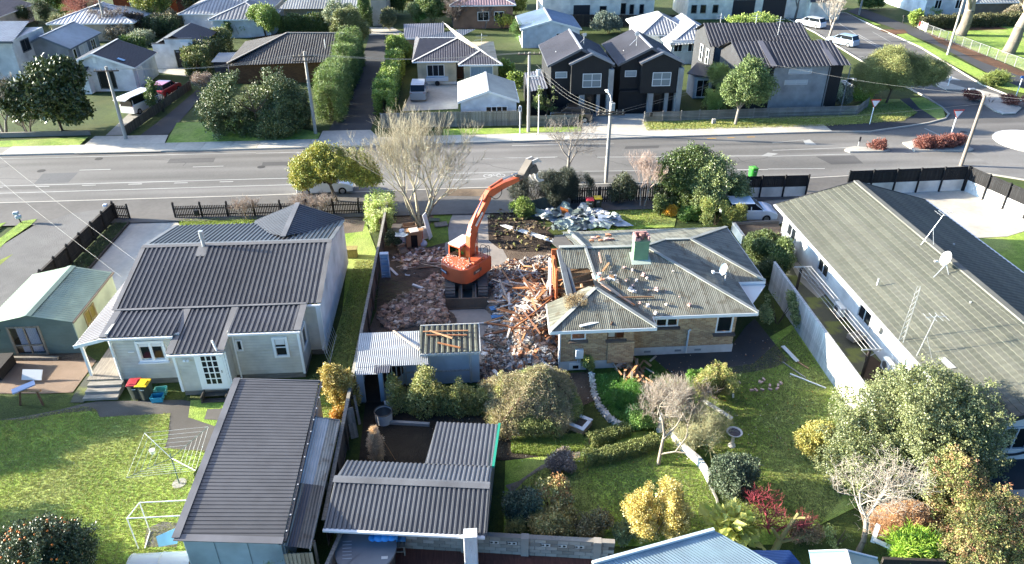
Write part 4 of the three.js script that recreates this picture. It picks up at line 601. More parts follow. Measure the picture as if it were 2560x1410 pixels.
  parts('fascia',[bar([W0,E - 0.1,ZW + 0.02],[W1 + 0.03,E - 0.1,ZW + 0.02],0.05,0.18),bar([W1 - 0.1,E - 0.1,ZF + 0.02],[XR + 0.02,E - 0.1,ZF + 0.02],0.05,0.18),bar([W1 + 0.02,E - 0.1,ZW],[W1 + 0.02,E - 0.1,ZF],0.05,0.18),bar([XR + 0.02,E - 0.1,ZF],[XR + 0.02,E - 0.1,ZRF],0.05,0.18),bar([XR,E - 0.1,ZRF + 0.02],[XRR,E - 0.1,ZRF + 0.02],0.05,0.18),bar([XRR + 0.02,E - 0.1,ZRF],[XRR + 0.02,E - 0.1,ZB],0.05,0.18),bar([W0 - 0.02,E - 0.1,ZW],[W0 + 0.1,E - 0.1,-33.1],0.05,0.18),bar([XL + 0.9,E - 0.1,ZB - 0.02],[XRR,E - 0.1,ZB - 0.02],0.05,0.18)],M('#dcdfdc',0.6),t);
  parts('soffit',[face([[W0 + 0.05,E - 0.2,ZW],[W1,E - 0.2,ZW],[W1,E - 0.2,-31.2],[W0 + 0.05,E - 0.2,-31.2]]),face([[W1 - 1,E - 0.2,ZF],[XR,E - 0.2,ZF],[XR,E - 0.2,-32.3],[W1 - 1,E - 0.2,-32.3]]),face([[14.4,E - 0.2,ZF],[XRR,E - 0.2,ZF - 3],[XRR,E - 0.2,ZB],[14.4,E - 0.2,ZB]])],M('#c8cbc8',0.8),t);
  // walls
  const ZW1 =-31.1,ZM1 =-32.15,XW0 =4.65,XW1 =8.5,XM1 =14.3;
  part('brick_wall',[wallPanel([[XW0,0.55],[XW1,0.55],[XW1,2.8],[XW0,2.8]],[[5.2,1.95,5.95,2.78],[7.1,1.9,7.98,2.78]],0.11).translate(0,0,ZW1),wallPanel([[XW1,0.5],[XM1,0.5],[XM1,2.8],[XW1,2.8]],[[9.9,1.85,11.1,2.75],[13.25,1.3,14.1,2.78]],0.11).translate(0,0,ZM1),span([XW1 - 0.11,XW1,0.5,2.8,ZM1,ZW1 - 0.11]),span([XM1 - 0.11,XM1,0.5,2.8,-41,ZM1 - 0.11])],brickM,t);
  part('brick_wall',[span([7.15,8.55,0.4,1.75,ZW1,ZW1 + 0.1])],brickM,t,'low brick screen projecting beside the back door');
  parts('foundation',[span([XW0 - 0.04,XW1 + 0.04,0,0.55,ZW1 - 0.2,ZW1 + 0.03]),span([XW1 + 0.04,XM1 + 0.04,0,0.5,ZM1 - 0.2,ZM1 + 0.03]),span([XM1 - 0.16,XM1 + 0.03,0,0.5,-41,ZM1 - 0.2]),span([XW0 - 0.04,XW0 + 0.14,0,0.55,-36,ZW1 - 0.2])],founda,t);
  part('torn_wall_end',[span([XW0 - 0.06,XW0 + 0.02,0.5,2.85,ZW1 - 0.35,ZW1 + 0.02])],M('#e0dedb',0.8,{map:T.mottle }),t);
  part('access_hatch',[box(0.62,0.42,0.03,5.45,0.06,ZW1 + 0.05)],whiteP,t);part('hatch_shade',box(0.3,0.2,0.02,5.5,0.12,ZW1 + 0.065),M('#15130f',0.95),t);  // near-black plate stands in for the shade inside the hatch
  parts('sill',[box(1.0,0.1,0.2,5.58,1.83,ZW1 + 0.08,0,0.2),box(1.1,0.1,0.2,7.55,1.78,ZW1 + 0.08,0,0.2),box(1.45,0.1,0.2,10.5,1.73,ZM1 + 0.08,0,0.2),box(1.2,0.1,0.24,13.7,1.18,ZM1 + 0.1,0,0.2)],M('#6b5f57',0.85,{map:T.mottle }),t);
  windowAt(t,5.575,1.98,ZW1 - 0.03,0.66,0.76,{cols:1,fw:0.06,frame:whiteP,glass:M([0.9,0.92,0.95],0.05,{transmission:1,thickness:0 }) });
  windowAt(t,10.5,1.9,ZM1 - 0.02,1.1,0.8,{cols:2,fw:0.07,bw:0.1,frame:whiteP });
  windowAt(t,13.68,1.36,ZM1 - 0.02,0.75,1.3,{cols:1,rows:1,fw:0.08,frame:whiteP });
  parts('open_window_frame',[span([7.08,7.13,1.88,2.78,ZW1 - 0.1,ZW1]),span([7.52,7.58,1.9,2.75,ZW1 - 0.1,ZW1 - 0.03])],M('#6a4b33',0.8,{map:T.wood }),t);
  part('curtain',span([7.14,7.5,1.95,2.75,ZW1 - 0.16,ZW1 - 0.13]),M('#cbc3b0',0.9),t);
  part('meter_box',rbox(0.42,0.55,0.2,0.03,5.65,0.85,ZW1 + 0.12),M('#dfe1e2',0.4),t);parts('conduit',[rod([5.6,0.5,ZW1 + 0.06],[5.6,0.85,ZW1 + 0.06],0.03),rod([5.72,0.5,ZW1 + 0.06],[5.72,0.85,ZW1 + 0.06],0.03)],gutterM,t);
  part('downpipe',[rod([11.75,0.1,ZM1 + 0.07],[11.75,1.55,ZM1 + 0.07],0.05),rod([11.7,1.5,ZM1 + 0.07],[11.85,1.62,ZM1 + 0.07],0.05)],gutterM,t);
  for (const x of [9.6,11.3,12.4]) part('floor_vent',box(0.36,0.12,0.02,x,0.18,ZM1 + 0.04),M('#7f868a',0.7),t);
  // inside: floor and partition scraps, so that openings look into rooms
  part('floor',span([XW0 + 0.2,XM1 - 0.15,0.52,0.56,-41,ZM1 - 0.15]),M('#7c6248',0.85,{map:T.wood }),t);
  part('floor',span([XW0 + 0.2,XW1 - 0.15,0.52,0.555,ZM1 - 0.14,ZW1 - 0.12]),M('#7c6248',0.85,{map:T.wood }),t);
  part('ceiling',span([XL + 1.9,XM1 - 0.1,2.72,2.76,-41,ZM1 - 0.12]),M('#d5d2cc',0.9),t);
  part('rear_wall',span([XL + 1.2,XM1,0.5,2.7,-41.1,-41]),brickM,t);
  parts('broken_wall',[span([4.95,5.3,0.5,3.55,-38.2,-38.05]),span([5.0,5.12,0.5,3.2,-38.05,-36.2])],M('#b5693f',0.85,{map:T.mottle }),t,'orange inner lining of the broken end wall');
  part('broken_door',[span([4.72,4.8,0.6,3.3,-37.6,-37.3]),span([4.72,4.8,0.6,3.3,-36.8,-36.5]),span([4.73,4.79,0.6,0.8,-37.3,-36.8]),span([4.73,4.79,1.5,1.6,-37.3,-36.8]),span([4.73,4.79,3.1,3.3,-37.3,-36.8])],M('#dedcd8',0.7),t);
  part('partition',[span([6.3,6.4,0.55,2.72,-35.5,-33])],M('#b99673',0.9,{map:T.mottle }),t);
  // chimney
  const ch =part('chimney',[box(0.82,1.5,0.62,9.62,3.75,-35.75),box(0.9,0.08,0.7,9.62,5.22,-35.75)],M('#6f9170',0.75,{map:T.mottle }),t,'green painted chimney stack with broken pink brick top');
  parts('chimney_top',[span([9.2,9.3,5.3,5.6,-36.06,-35.44]),span([9.94,10.04,5.3,5.55,-36.06,-35.44]),span([9.3,9.94,5.3,5.62,-36.06,-35.96]),span([9.3,9.5,5.3,5.45,-35.54,-35.44])],M('#b98b85',0.9,{map:T.mottle }),t);
  part('chimney_flue',cyl(0.14,0.14,0.4,9.62,5.25,-35.75,12),M('#8e6a60',0.9),t);
  part('chimney_flashing',box(1.1,0.05,1.0,9.62,4.12,-35.6,0,0.28),M('#a8b3a5',0.6),t);
  // little dish by the right hip
  {const [x,z] =[14.25,-34.47];const m =part('satellite_dish',new THREE.SphereGeometry(0.5,18,8,0,6.28,0,0.75).toNonIndexed(),M('#dcdedd',0.5),t,undefined,true);m.position.set(x - 9.5 - 0.05,3.85,z + 35);m.rotation.set(0.2,0,1.15);m.scale.set(1,0.5,1);part('dish_arm',[rod([x,3.2,z],[x,3.7,z],0.03),rod([x,3.6,z],[x - 0.7,3.75,z],0.02),box(0.12,0.12,0.2,x - 0.75,3.7,z)],gutterM,t);}
}
// ---------- the long building on the right ----------
{
  const t =thingW('unit_block','long white block of units with mossy olive-grey metal tile roof','building',[27,-34]);
  const x0 =21.5,x1 =32.3,xm =26.9,z0 =-45.5,z1 =-22.6,ye =2.55,yr =4.1,n =17;
  const tileA =['#5e5f55','#57594e','#646559'].map(c =>M(c,0.8,{map:T.coarse,bump:T.fineB,bs:0.012 })),tileB =['#5e5f55','#57594e','#646559'].map(c =>M(c,0.75,{map:T.coarse }));
  const course =(side,k) =>{// one overlapping tile course with scalloped pans and a turned-down front edge
    const f0 =k / n,f1 =(k + 1) / n,xA =lerp(xm,side <0 ?x0 :x1,f0),xB =lerp(xm,side <0 ?x0 :x1,f1),yA =lerp(yr,ye,f0),yB =lerp(yr,ye,f1),pos =[],L =z1 - z0,N =Math.round(L / 0.1);
    const w =i =>(i % 4 ===0 ?0.03 :i % 4 ===2 ?0 :0.015);
    for (let i =0;i <N;i++) {const za =z0 + L * i / N,zb =z0 + L * (i + 1) / N,a =w(i),b =w(i + 1);const Q =(p,q,r,s2) =>pos.push(...p,...q,...r,...p,...r,...s2);Q([xA,yA + a,za],[xB,yB + a + 0.026,za],[xB,yB + b + 0.026,zb],[xA,yA + b,zb]);Q([xB,yB + a + 0.026,za],[xB,yB - 0.01,za],[xB,yB - 0.01,zb],[xB,yB + b + 0.026,zb]);}
    const g =new THREE.BufferGeometry();g.setAttribute('position',new THREE.Float32BufferAttribute(pos,3));g.computeVertexNormals();boxuv(g);part('tile_course',g,pick(side <0 ?tileA :tileB),t);
  };
  for (let k =0;k <n;k++) {course(-1,k);course(1,k);}
  part('ridge_cap',bar([xm,yr + 0.05,z0 - 0.05],[xm,yr + 0.05,z1 + 0.05],0.34,0.1),M('#6d6d66',0.8,{map:T.coarse }),t);
  parts('barge',[bar([x0,ye - 0.05,z0 - 0.03],[xm,yr - 0.03,z0 - 0.03],0.06,0.22),bar([xm,yr - 0.03,z0 - 0.03],[x1,ye - 0.05,z0 - 0.03],0.06,0.22),bar([x0,ye - 0.03,z1 + 0.03],[xm,yr,z1 + 0.03],0.08,0.26),bar([xm,yr,z1 + 0.03],[x1,ye,z1 + 0.03],0.08,0.26)],M('#2f3033',0.5),t);
  parts('gutter',[bar([x0 - 0.06,ye - 0.03,z0],[x0 - 0.06,ye - 0.03,z1],0.12,0.11),bar([x1 + 0.06,ye - 0.03,z0],[x1 + 0.06,ye - 0.03,z1],0.12,0.11)],gutterM,t);
  parts('roof_base',[slab([[x0 + 0.05,ye - 0.06,z0 + 0.02],[xm,yr - 0.06,z0 + 0.02],[xm,yr - 0.06,z1 - 0.02],[x0 + 0.05,ye - 0.06,z1 - 0.02]],0.03),slab([[x1 - 0.05,ye - 0.06,z0 + 0.02],[xm,yr - 0.06,z0 + 0.02],[xm,yr - 0.06,z1 - 0.02],[x1 - 0.05,ye - 0.06,z1 - 0.02]],0.03)],M('#9a968e',0.9),t);
  const wl =M('#e2e2de',0.75,{map:T.mottle });
  parts('wall',[span([22.15,22.3,0,ye - 0.02,z0 + 0.4,z1 - 0.5]),span([31.5,31.65,0,ye - 0.02,z0 + 0.4,z1 - 0.5])],wl,t);
  for (const z of [z0 + 0.4,z1 - 0.5]) part('wall',wallPanel([[22.15,0],[31.65,0],[31.65,ye],[xm,yr - 0.12],[22.15,ye]],[],0.12).translate(0,0,z),wl,t);
  for (const z of [-43.6,-38.6,-33.2,-27.6]) windowAt(t,22.13,0.95,z,1.3,1.05,{cols:2,ry:-Math.PI / 2,frame:M('#c9ccce',0.4) });
  windowAt(t,24.3,0.75,z1 - 0.46,1.9,1.2,{cols:3,frame:M('#c9ccce',0.4),d:0.09 });
  part('decorative_swoosh',tube([[23.55,0.55,z1 - 0.44],[24,0.38,z1 - 0.44],[24.6,0.42,z1 - 0.44],[25.2,0.7,z1 - 0.44],[25.7,1.05,z1 - 0.44]],0.05,20,6),M('#17181a',0.5),t);
  for (const [x,z,y] of [[22.66,-33.7],[28.97,-37.07],[25.72,-30.38]].map((p,i) =>[p[0],p[1],[3.1,3.3,3.55][i]])) part('vent_pipe',rod([x,y - 0.1,z],[x,y + 0.32,z],0.05),M('#b9bbb8',0.5),t);
  {const [x,z] =[28.3,-38.47];part('roof_vent',box(0.55,0.14,0.55,x,3.5,z,0,0,-0.28),M('#9a9c92',0.7),t);}
  part('repair_sheet',slab([[22.36,3.02,-27.09],[22.65,3.1,-27.05],[22.7,3.1,-26.2],[22.39,3.02,-26.24]].map(p =>[p[0],2.62 + (p[0] - 21.5) * 0.287,p[2]]),0.01),M('#8b8c8b',0.6),t);
}

// ---------- excavator ----------
function beam(pts,hs,w,side,mid) {// box-section beam through points, hs = section heights
  const S =V(...side).normalize(),v =pts.map(p =>V(...p)),sec =v.map((p,i) =>{const a =v[Math.max(0,i - 1)],b =v[Math.min(v.length - 1,i + 1)],d =b.clone().sub(a).normalize(),u =new THREE.Vector3().crossVectors(S,d).normalize(),h =hs[i] / 2;return [[-w / 2,-h],[w / 2,-h],[w / 2,h],[-w / 2,h]].map(([x,y]) =>p.clone().addScaledVector(S,x).addScaledVector(u,y));});
  const A =p =>[p.x,p.y,p.z],out =[face(sec[0].map(A)),face(sec[sec.length - 1].map(A))];
  for (let i =0;i <sec.length - 1;i++) for (let k =0;k <4;k++) {const j =(k + 1) % 4;out.push(face([A(sec[i][k]),A(sec[i][j]),A(sec[i + 1][j]),A(sec[i + 1][k])]));}
  return merge(out);
}
{
  const org =M('#d9663a',0.55,{map:T.coarse,bump:T.fineB,bs:0.002,clearcoat:0.2,clearcoatRoughness:0.3 }),drk =M('#2b2a2a',0.6),steel =M('#6d665e',0.75,{map:T.mottle,metalness:0.15 }),mud =M('#b5a89a',0.95,{map:T.dirt }),chrome =M('#c9ccd0',0.15,{metalness:1 }),dusty =M('#cfcac3',0.8,{map:T.mottle });
  const cx =-0.15,cz =-40.2,t =thingW('excavator','orange tracked excavator with raised boom and grapple amid the rubble','excavator',[cx,cz]);
  const yaw =-39 * D2R,U =g =>{g.scale(0.9,1,0.9);g.rotateY(yaw);g.translate(cx,0,cz);return g;};
  for (const s of [-1,1]) {
    const x =cx + s * 1.0,p =part('track',[box(0.5,0.62,3.1,x,0.14,-40.25),put(new THREE.CylinderGeometry(0.36,0.36,0.52,18).toNonIndexed(),x,0.42,-38.7,0,0,Math.PI / 2),put(new THREE.CylinderGeometry(0.36,0.36,0.52,18).toNonIndexed(),x,0.42,-41.8,0,0,Math.PI / 2)],drk,t);
    const sg =box(0.6,0.05,0.15,0,0,0),path =[];for (let k =0;k <18;k++) path.push([0.82,-41.7 + k * 0.175,0]);for (let k =1;k <7;k++) path.push([0.42 + 0.4 * Math.cos(k / 7 * Math.PI),-38.68 + 0.4 * Math.sin(k / 7 * Math.PI),k / 7 * Math.PI]);for (let k =0;k <18;k++) path.push([0.0,-41.7 + k * 0.175,Math.PI]);
    for (const [y,z,a] of path) {const m =part('track_shoe',sg,steel,p);m.position.set(x - cx,y,z - cz);m.rotation.x =a;}
  }
  part('car_body',[box(1.5,0.5,2.2,cx,0.35,-40.2),cyl(0.65,0.65,0.25,cx,0.82,cz,20)],drk,t);
  for (const s of [-0.42,0.42]) part('blade_arm',[bar([cx + s,0.6,-39.2],[cx + s,0.35,-37.75],0.16,0.22)],mud,t);
  for (const s of [-0.3,0.55]) part('blade_cylinder',rod([cx + s,0.8,-39.1],[cx + s,0.5,-37.8],0.06),steel,t);
  part('blade',[box(2.56,0.62,0.12,cx,0.04,-37.62,0,-0.15),box(2.56,0.06,0.2,cx,0.02,-37.52)],mud,t);
  // upper body: rounded counterweight in plan
  const pl =new THREE.Shape();pl.moveTo(-1.2,1.2);pl.lineTo(1.2,1.2);pl.lineTo(1.22,-0.7);pl.quadraticCurveTo(1.2,-1.3,0.75,-1.5);pl.quadraticCurveTo(0,-1.72,-0.75,-1.5);pl.quadraticCurveTo(-1.2,-1.3,-1.22,-0.7);pl.lineTo(-1.2,1.2);
  const ex =new THREE.ExtrudeGeometry(pl,{depth:0.82,bevelEnabled:true,bevelSize:0.07,bevelThickness:0.09,bevelSegments:3,curveSegments:10 });ex.rotateX(-Math.PI / 2);ex.translate(0,1.13,0);
  const bodyG =boxuv(U(ex.index ?ex.toNonIndexed() :ex));
  const body =part('upper_body',bodyG,org,t,'rounded orange engine housing and counterweight');
  part('deck_frame',U(box(2.3,0.14,2.4,0,0.95,0)),drk,t);
  part('engine_cover',[U(rbox(1.5,0.14,0.9,0.05,0.2,2.0,0.8)),U(rbox(0.7,0.22,1.2,0.05,0.8,1.98,-0.1))],org,t);
  parts('body_seam',[U(box(0.02,0.85,0.02,0.78,1.15,1.55)),U(box(0.02,0.85,0.02,1.29,1.15,0.1))],M('#7d3818',0.6),t);
  // decals: dark plates with raised lettering
  const txt =(str,w,h,fg,bg) =>{const c =document.createElement('canvas');c.width =256;c.height =Math.round(256 * h / w);const x =c.getContext('2d');x.fillStyle =bg;x.fillRect(0,0,c.width,c.height);x.fillStyle =fg;x.textAlign ='center';x.textBaseline ='middle';x.font ='bold ' + Math.round(c.height * 0.72) + 'px sans-serif';x.fillText(str,c.width / 2,c.height / 2 + 2,c.width * 0.94);const tx =new THREE.CanvasTexture(c);tx.colorSpace =THREE.SRGBColorSpace;return new THREE.MeshStandardMaterial({map:tx,roughness:0.5,side:THREE.DoubleSide });};
  const dec =(str,w,h,fg,bg,x,y,z,ry) =>{const g =new THREE.PlaneGeometry(w,h).toNonIndexed();g.rotateY(ry);g.translate(x,y,z);part('decal',U(g),txt(str,w,h,fg,bg),t);};
  dec('DOOSAN',0.82,0.22,'#e8eaee','#1d2a44',-0.62,1.62,1.665,-0.3);dec('Solar',0.9,0.24,'#e9e4da','#4b4744',1.305,1.62,0.35,Math.PI / 2);
  // cab: orange frame, glass, white roof
  const cab =part('cab',[U(box(0.08,1.6,0.08,-1.17,1.2,0.3)),U(box(0.08,1.6,0.08,-0.25,1.2,0.3)),U(box(0.08,1.6,0.08,-1.17,1.2,-1.2)),U(box(0.08,1.6,0.08,-0.25,1.2,-1.2)),U(box(1,0.42,0.06,-0.71,1.2,0.31)),U(box(0.06,0.6,1.5,-1.18,1.2,-0.45)),U(box(0.06,0.5,1.5,-0.24,1.2,-0.45)),U(box(1.0,0.08,0.08,-0.71,2.72,0.3)),U(box(0.07,0.08,1.5,-1.17,2.72,-0.45)),U(box(0.07,0.08,1.5,-0.25,2.72,-0.45))],org,t);
  const cg =M([0.3,0.42,0.36],0.05,{transmission:1,thickness:0 });
  for (const g of [box(0.84,1.1,0.01,-0.71,1.62,0.31),box(0.84,1.1,0.01,-0.71,1.62,-1.21)]) {const m =part('pane',U(g),cg,cab);m.geometry.translate(-cx,0,-cz);}
  for (const g of [box(0.01,0.9,1.4,-1.18,1.8,-0.45)]) {const m =part('pane',U(g),cg,cab);m.geometry.translate(-cx,0,-cz);}
  {const m =part('cab_roof',U(rbox(1.04,0.1,1.62,0.04,-0.71,2.8,-0.45)),M('#e3e3df',0.6,{map:T.mottle }),cab);m.geometry.translate(-cx,0,-cz);}
  part('cab_floor',U(box(0.9,0.04,1.4,-0.71,1.2,-0.45)),drk,t);part('operator_seat',[U(rbox(0.5,0.16,0.5,0.05,-0.7,1.5,-0.35)),U(rbox(0.5,0.6,0.14,0.05,-0.7,1.6,-0.08))],drk,t);
  // boom, arm and grapple
  const side =[0.72,0,0.69];
  part('boom',[beam([[0.12,1.55,-40.35],[0.16,2.5,-40.4],[0.24,3.35,-40.55],[0.42,3.95,-40.8],[0.9,4.75,-41.25],[1.36,5.45,-41.72]],[0.38,0.48,0.62,0.6,0.44,0.32],0.37,side)],org,t);
  part('boom_foot',[beam([[0.0,1.3,-40.2],[0.12,1.9,-40.35]],[0.7,0.5],0.6,side)],M('#8a4426',0.7,{map:T.mottle }),t);
  part('arm',[beam([[0.98,5.25,-41.4],[1.4,5.62,-41.78],[2.3,5.8,-42.6],[3.5,5.85,-43.65]],[0.28,0.54,0.42,0.25],0.3,side)],org,t);
  {const g =new THREE.PlaneGeometry(0.95,0.2).toNonIndexed();const a =V(0.62,4.35,-40.98),d =V(0.94,1.5,-0.92).normalize(),n =V(...side).normalize(),u =new THREE.Vector3().crossVectors(n,d);g.applyMatrix4(new THREE.Matrix4().makeBasis(d,u,n));g.translate(a.x + n.x * 0.22,a.y,a.z + n.z * 0.22);part('decal',g,txt('DOOSAN',0.95,0.2,'#5d6470','#d9d6d0'),t);}
  const cylr =(a,m,b) =>{part('hydraulic_cylinder',rod(a,m,0.085,0.085,10),org,t);part('piston_rod',rod(m,b,0.045,0.045,8),chrome,t);};
  for (const s of [-0.3,0.3]) cylr([0.35 + s * 0.72,1.75,-40.75 + s * 0.69],[0.36 + s * 0.72,2.6,-40.8 + s * 0.69],[0.42 + s * 0.75,3.55,-40.75 + s * 0.69]);
  cylr([0.25,3.95,-40.45],[0.6,4.75,-40.8],[1.0,5.42,-41.32]);cylr([1.45,6.0,-41.75],[2.3,6.2,-42.55],[3.3,6.25,-43.4]);
  part('hose',[tube([[0.2,3.7,-40.3],[0.55,4.6,-40.7],[0.95,5.3,-41.2],[1.1,5.75,-41.4]],0.03,16,5),tube([[1.5,5.5,-41.6],[1.9,5.2,-41.9],[2.2,5.35,-42.2],[2.25,5.7,-42.4]],0.025,16,5)],drk,t);
  part('linkage',[beam([[3.05,6.2,-43.2],[3.35,6.05,-43.5]],[0.16,0.16],0.4,side),beam([[3.3,5.8,-43.5],[3.75,6.15,-43.85]],[0.2,0.2],0.4,side)],steel,t);
  part('grapple',[beam([[3.55,5.85,-43.7],[3.95,6.25,-44.05],[4.2,6.75,-44.25]],[0.35,0.6,0.35],0.5,side),beam([[3.95,6.1,-44.05],[4.3,6.25,-44.35],[4.45,5.9,-44.5]],[0.4,0.5,0.3],0.62,side)],steel,t);
  for (const s of [-0.2,0.2]) part('grapple_tine',beam([[4.4 + s * 0.7,6.05,-44.5 + s * 0.7],[4.45 + s * 0.7,5.55,-44.55 + s * 0.7],[4.65 + s * 0.7,5.2,-44.75 + s * 0.7],[5.0 + s * 0.7,5.1,-45.05 + s * 0.7]],[0.3,0.24,0.2,0.06],0.12,side),dusty,t);
  for (const s of [-0.15,0.2]) part('grapple_tine',beam([[4.1 + s,6.7,-44.2 + s],[4.45 + s,6.75,-44.5 + s],[4.7 + s,6.5,-44.75 + s]],[0.26,0.24,0.08],0.1,side),dusty,t);
  part('handrail',[U(tube([[1.2,2.05,-0.3],[1.2,2.75,-0.4],[1.2,2.78,-1.1],[1.2,2.05,-1.2]],0.022,16,6)),U(tube([[0.55,2.05,-1.0],[0.6,2.7,-1.0],[1.1,2.72,-1.0],[1.15,2.05,-1.0]],0.02,16,6))],drk,t);
  part('exhaust',U(cyl(0.06,0.06,0.35,0.75,2.1,0.5,10)),steel,t);
  // dust and brick crumbs lying on the housing
  const l =[];for (let i =0;i <260;i++) {const p =V(rr(-1.1,0.9),0,rr(0.2,1.5)).applyAxisAngle(V(0,1,0),yaw);const s =rr(0.012,0.04);l.push([p.x,2.13,p.z,s * 1.6,s,s * 1.2,0,rr(0,6),0,new THREE.Color(pick(['#d8c8bb','#b98d78','#e6ded5','#9c7b6a']))]);}
  const im =instanced('brick_crumbs',new THREE.BoxGeometry(1,1,1),M([1,1,1],0.95),l,t);im.userData.kind ='stuff';
}
// the driver: one continuous figure, seated
{
  const t =thing('person','excavator driver seated in the cab wearing a green high-visibility vest','person',[-0.1,0,-40.15],-39 * D2R);
  const J =(a,b,r0,r1) =>[V(...a),V(...b),r0,r1];
  const bones =[J([-0.7,1.66,-0.28],[-0.7,2.12,-0.22],0.15,0.17),J([-0.88,2.14,-0.24],[-0.52,2.14,-0.24],0.08,0.08),J([-0.7,2.15,-0.24],[-0.7,2.28,-0.25],0.06,0.055),J([-0.7,2.33,-0.26],[-0.7,2.42,-0.26],0.095,0.1),J([-0.9,2.12,-0.24],[-0.96,1.86,-0.36],0.06,0.05),J([-0.96,1.86,-0.36],[-0.9,1.84,-0.62],0.047,0.035),J([-0.5,2.12,-0.24],[-0.44,1.86,-0.36],0.06,0.05),J([-0.44,1.86,-0.36],[-0.5,1.84,-0.62],0.047,0.035),J([-0.8,1.68,-0.3],[-0.82,1.72,-0.75],0.085,0.07),J([-0.82,1.72,-0.75],[-0.82,1.3,-0.9],0.06,0.05),J([-0.6,1.68,-0.3],[-0.58,1.72,-0.75],0.085,0.07),J([-0.58,1.72,-0.75],[-0.58,1.3,-0.9],0.06,0.05),J([-0.82,1.28,-0.9],[-0.82,1.27,-1.05],0.05,0.04),J([-0.58,1.28,-0.9],[-0.58,1.27,-1.05],0.05,0.04)];
  const f =(p,sel) =>{let d =1;for (const [a,b,r0,r1] of bones) {const ab =b.clone().sub(a),k =Math.min(1,Math.max(0,p.clone().sub(a).dot(ab) / ab.lengthSq())),q =p.distanceTo(a.clone().addScaledVector(ab,k)) - lerp(r0,r1,k),h =Math.max(0,0.05 - Math.abs(d - q)) / 0.05;d =Math.min(d,q) - h * h * 0.05 / 4;}return d;};
  const {MarchingCubes }=await import('three/addons/objects/MarchingCubes.js');
  const N =56,mc =new MarchingCubes(N,M('#2f3846',0.9),false,false,60000);mc.isolation =0;const c0 =V(-0.7,1.86,-0.58),S =0.7;
  for (let k =0;k <N;k++) for (let j =0;j <N;j++) for (let i =0;i <N;i++) mc.field[i + j * N + k * N * N] =-f(V((i - N / 2) / (N / 2) * S + c0.x,(j - N / 2) / (N / 2) * S + c0.y,(k - N / 2) / (N / 2) * S + c0.z));
  mc.update();const n =mc.count,pos =Array.from(mc.positionArray.slice(0,n * 3)).map((v,i) =>v * S + [c0.x,c0.y,c0.z][i % 3]);
  const g =new THREE.BufferGeometry();g.setAttribute('position',new THREE.Float32BufferAttribute(pos,3));const col =[];for (let i =0;i <n;i++) {const y =pos[3 * i + 1],z =pos[3 * i + 2];const c =y >2.26 ?[0.55,0.36,0.27] :y >1.7 && z >-0.42 ?[0.25,0.6,0.12] :[0.05,0.06,0.09];col.push(...c);}g.setAttribute('color',new THREE.Float32BufferAttribute(col,3));g.computeVertexNormals();
  const bm =new THREE.Mesh(g,new THREE.MeshStandardMaterial({vertexColors:true,roughness:0.9 }));bm.name ='body';t.add(bm);
  part('hard_hat',[put(new THREE.SphereGeometry(0.125,16,8,0,6.29,0,1.6).toNonIndexed(),-0.7,2.43,-0.26),cyl(0.15,0.15,0.015,-0.7,2.42,-0.28,16)],M('#e6e6e2',0.4),t);
}
// ---------- rubble ----------
const chunk =(() =>{const g =new THREE.BoxGeometry(1,1,1,2,2,2),p =g.attributes.position,r =mulberry(31),mp =new Map();for (let i =0;i <p.count;i++) {const k =[p.getX(i),p.getY(i),p.getZ(i)].join();if (!mp.has(k)) mp.set(k,[r() - 0.5,r() - 0.5,r() - 0.5]);const d =mp.get(k);p.setXYZ(i,p.getX(i) * 0.9 + d[0] * 0.3,p.getY(i) * 0.9 + d[1] * 0.3,p.getZ(i) * 0.9 + d[2] * 0.3);}const q =g.toNonIndexed();q.computeVertexNormals();return q;})();
const HEAPS =[];
function heapH(x,z) {let y =0;for (const [cx,cz,rx,rz,h] of HEAPS) {const d =((x - cx) / rx) ** 2 + ((z - cz) / rz) ** 2;if (d <1) y =Math.max(y,h * (1 - d) ** 0.8 * (0.75 + 0.5 * vnoise(x * 1.7 + 50,z * 1.7 + 90,256,3)));}return y;}
HEAPS.push([3.5,-34.2,1.9,3.6,1.45],[4.0,-36.5,1.6,3.0,1.2],[2.4,-38.2,1.6,2.2,0.65],[2.6,-31.8,1.9,1.3,0.45],[-2.6,-36.2,1.9,1.6,0.4],[-2.2,-38.4,1.2,1.6,0.38],[-3.6,-34.6,1.6,0.9,0.3],[-2.7,-42.6,1.9,1.2,0.35],[2.9,-40.6,2.2,0.9,0.35],[5.4,-46.3,3.2,1.6,1.05]);
function heapMesh(name,label,x0,x1,z0,z1,mat,min =0.03) {
  const nx =Math.round((x1 - x0) / 0.18),nz =Math.round((z1 - z0) / 0.18),pos =[],Y =(x,z) =>{const h =heapH(x,z);return h >min ?h + 0.05 * (vnoise(x * 5,z * 5,256,8) - 0.5) :-0.06;};
  for (let i =0;i <nx;i++) for (let j =0;j <nz;j++) {const a =lerp(x0,x1,i / nx),b =lerp(x0,x1,(i + 1) / nx),c =lerp(z0,z1,j / nz),d =lerp(z0,z1,(j + 1) / nz);const P4 =[[a,c],[a,d],[b,d],[b,c]].map(([x,z]) =>[x,Y(x,z),z]);if (Math.max(...P4.map(p =>p[1])) <0) continue;pos.push(...P4[0],...P4[1],...P4[2],...P4[0],...P4[2],...P4[3]);}
  const g =new THREE.BufferGeometry();g.setAttribute('position',new THREE.Float32BufferAttribute(pos,3));g.computeVertexNormals();boxuv(g);
  const m =new THREE.Mesh(g,mat);m.name =numbered(name);m.userData ={label,category:'rubble',kind:'stuff' };m.castShadow =m.receiveShadow =true;scene.add(m);
}
heapMesh('rubble_heap','mound of broken timber, brick and plaster against the brick house',0.8,6,-42,-30,MAT.dirt);
heapMesh('rubble_heap','low mound of broken brick and concrete left of the excavator',-5.4,-0.8,-44,-33,MAT.dirt);
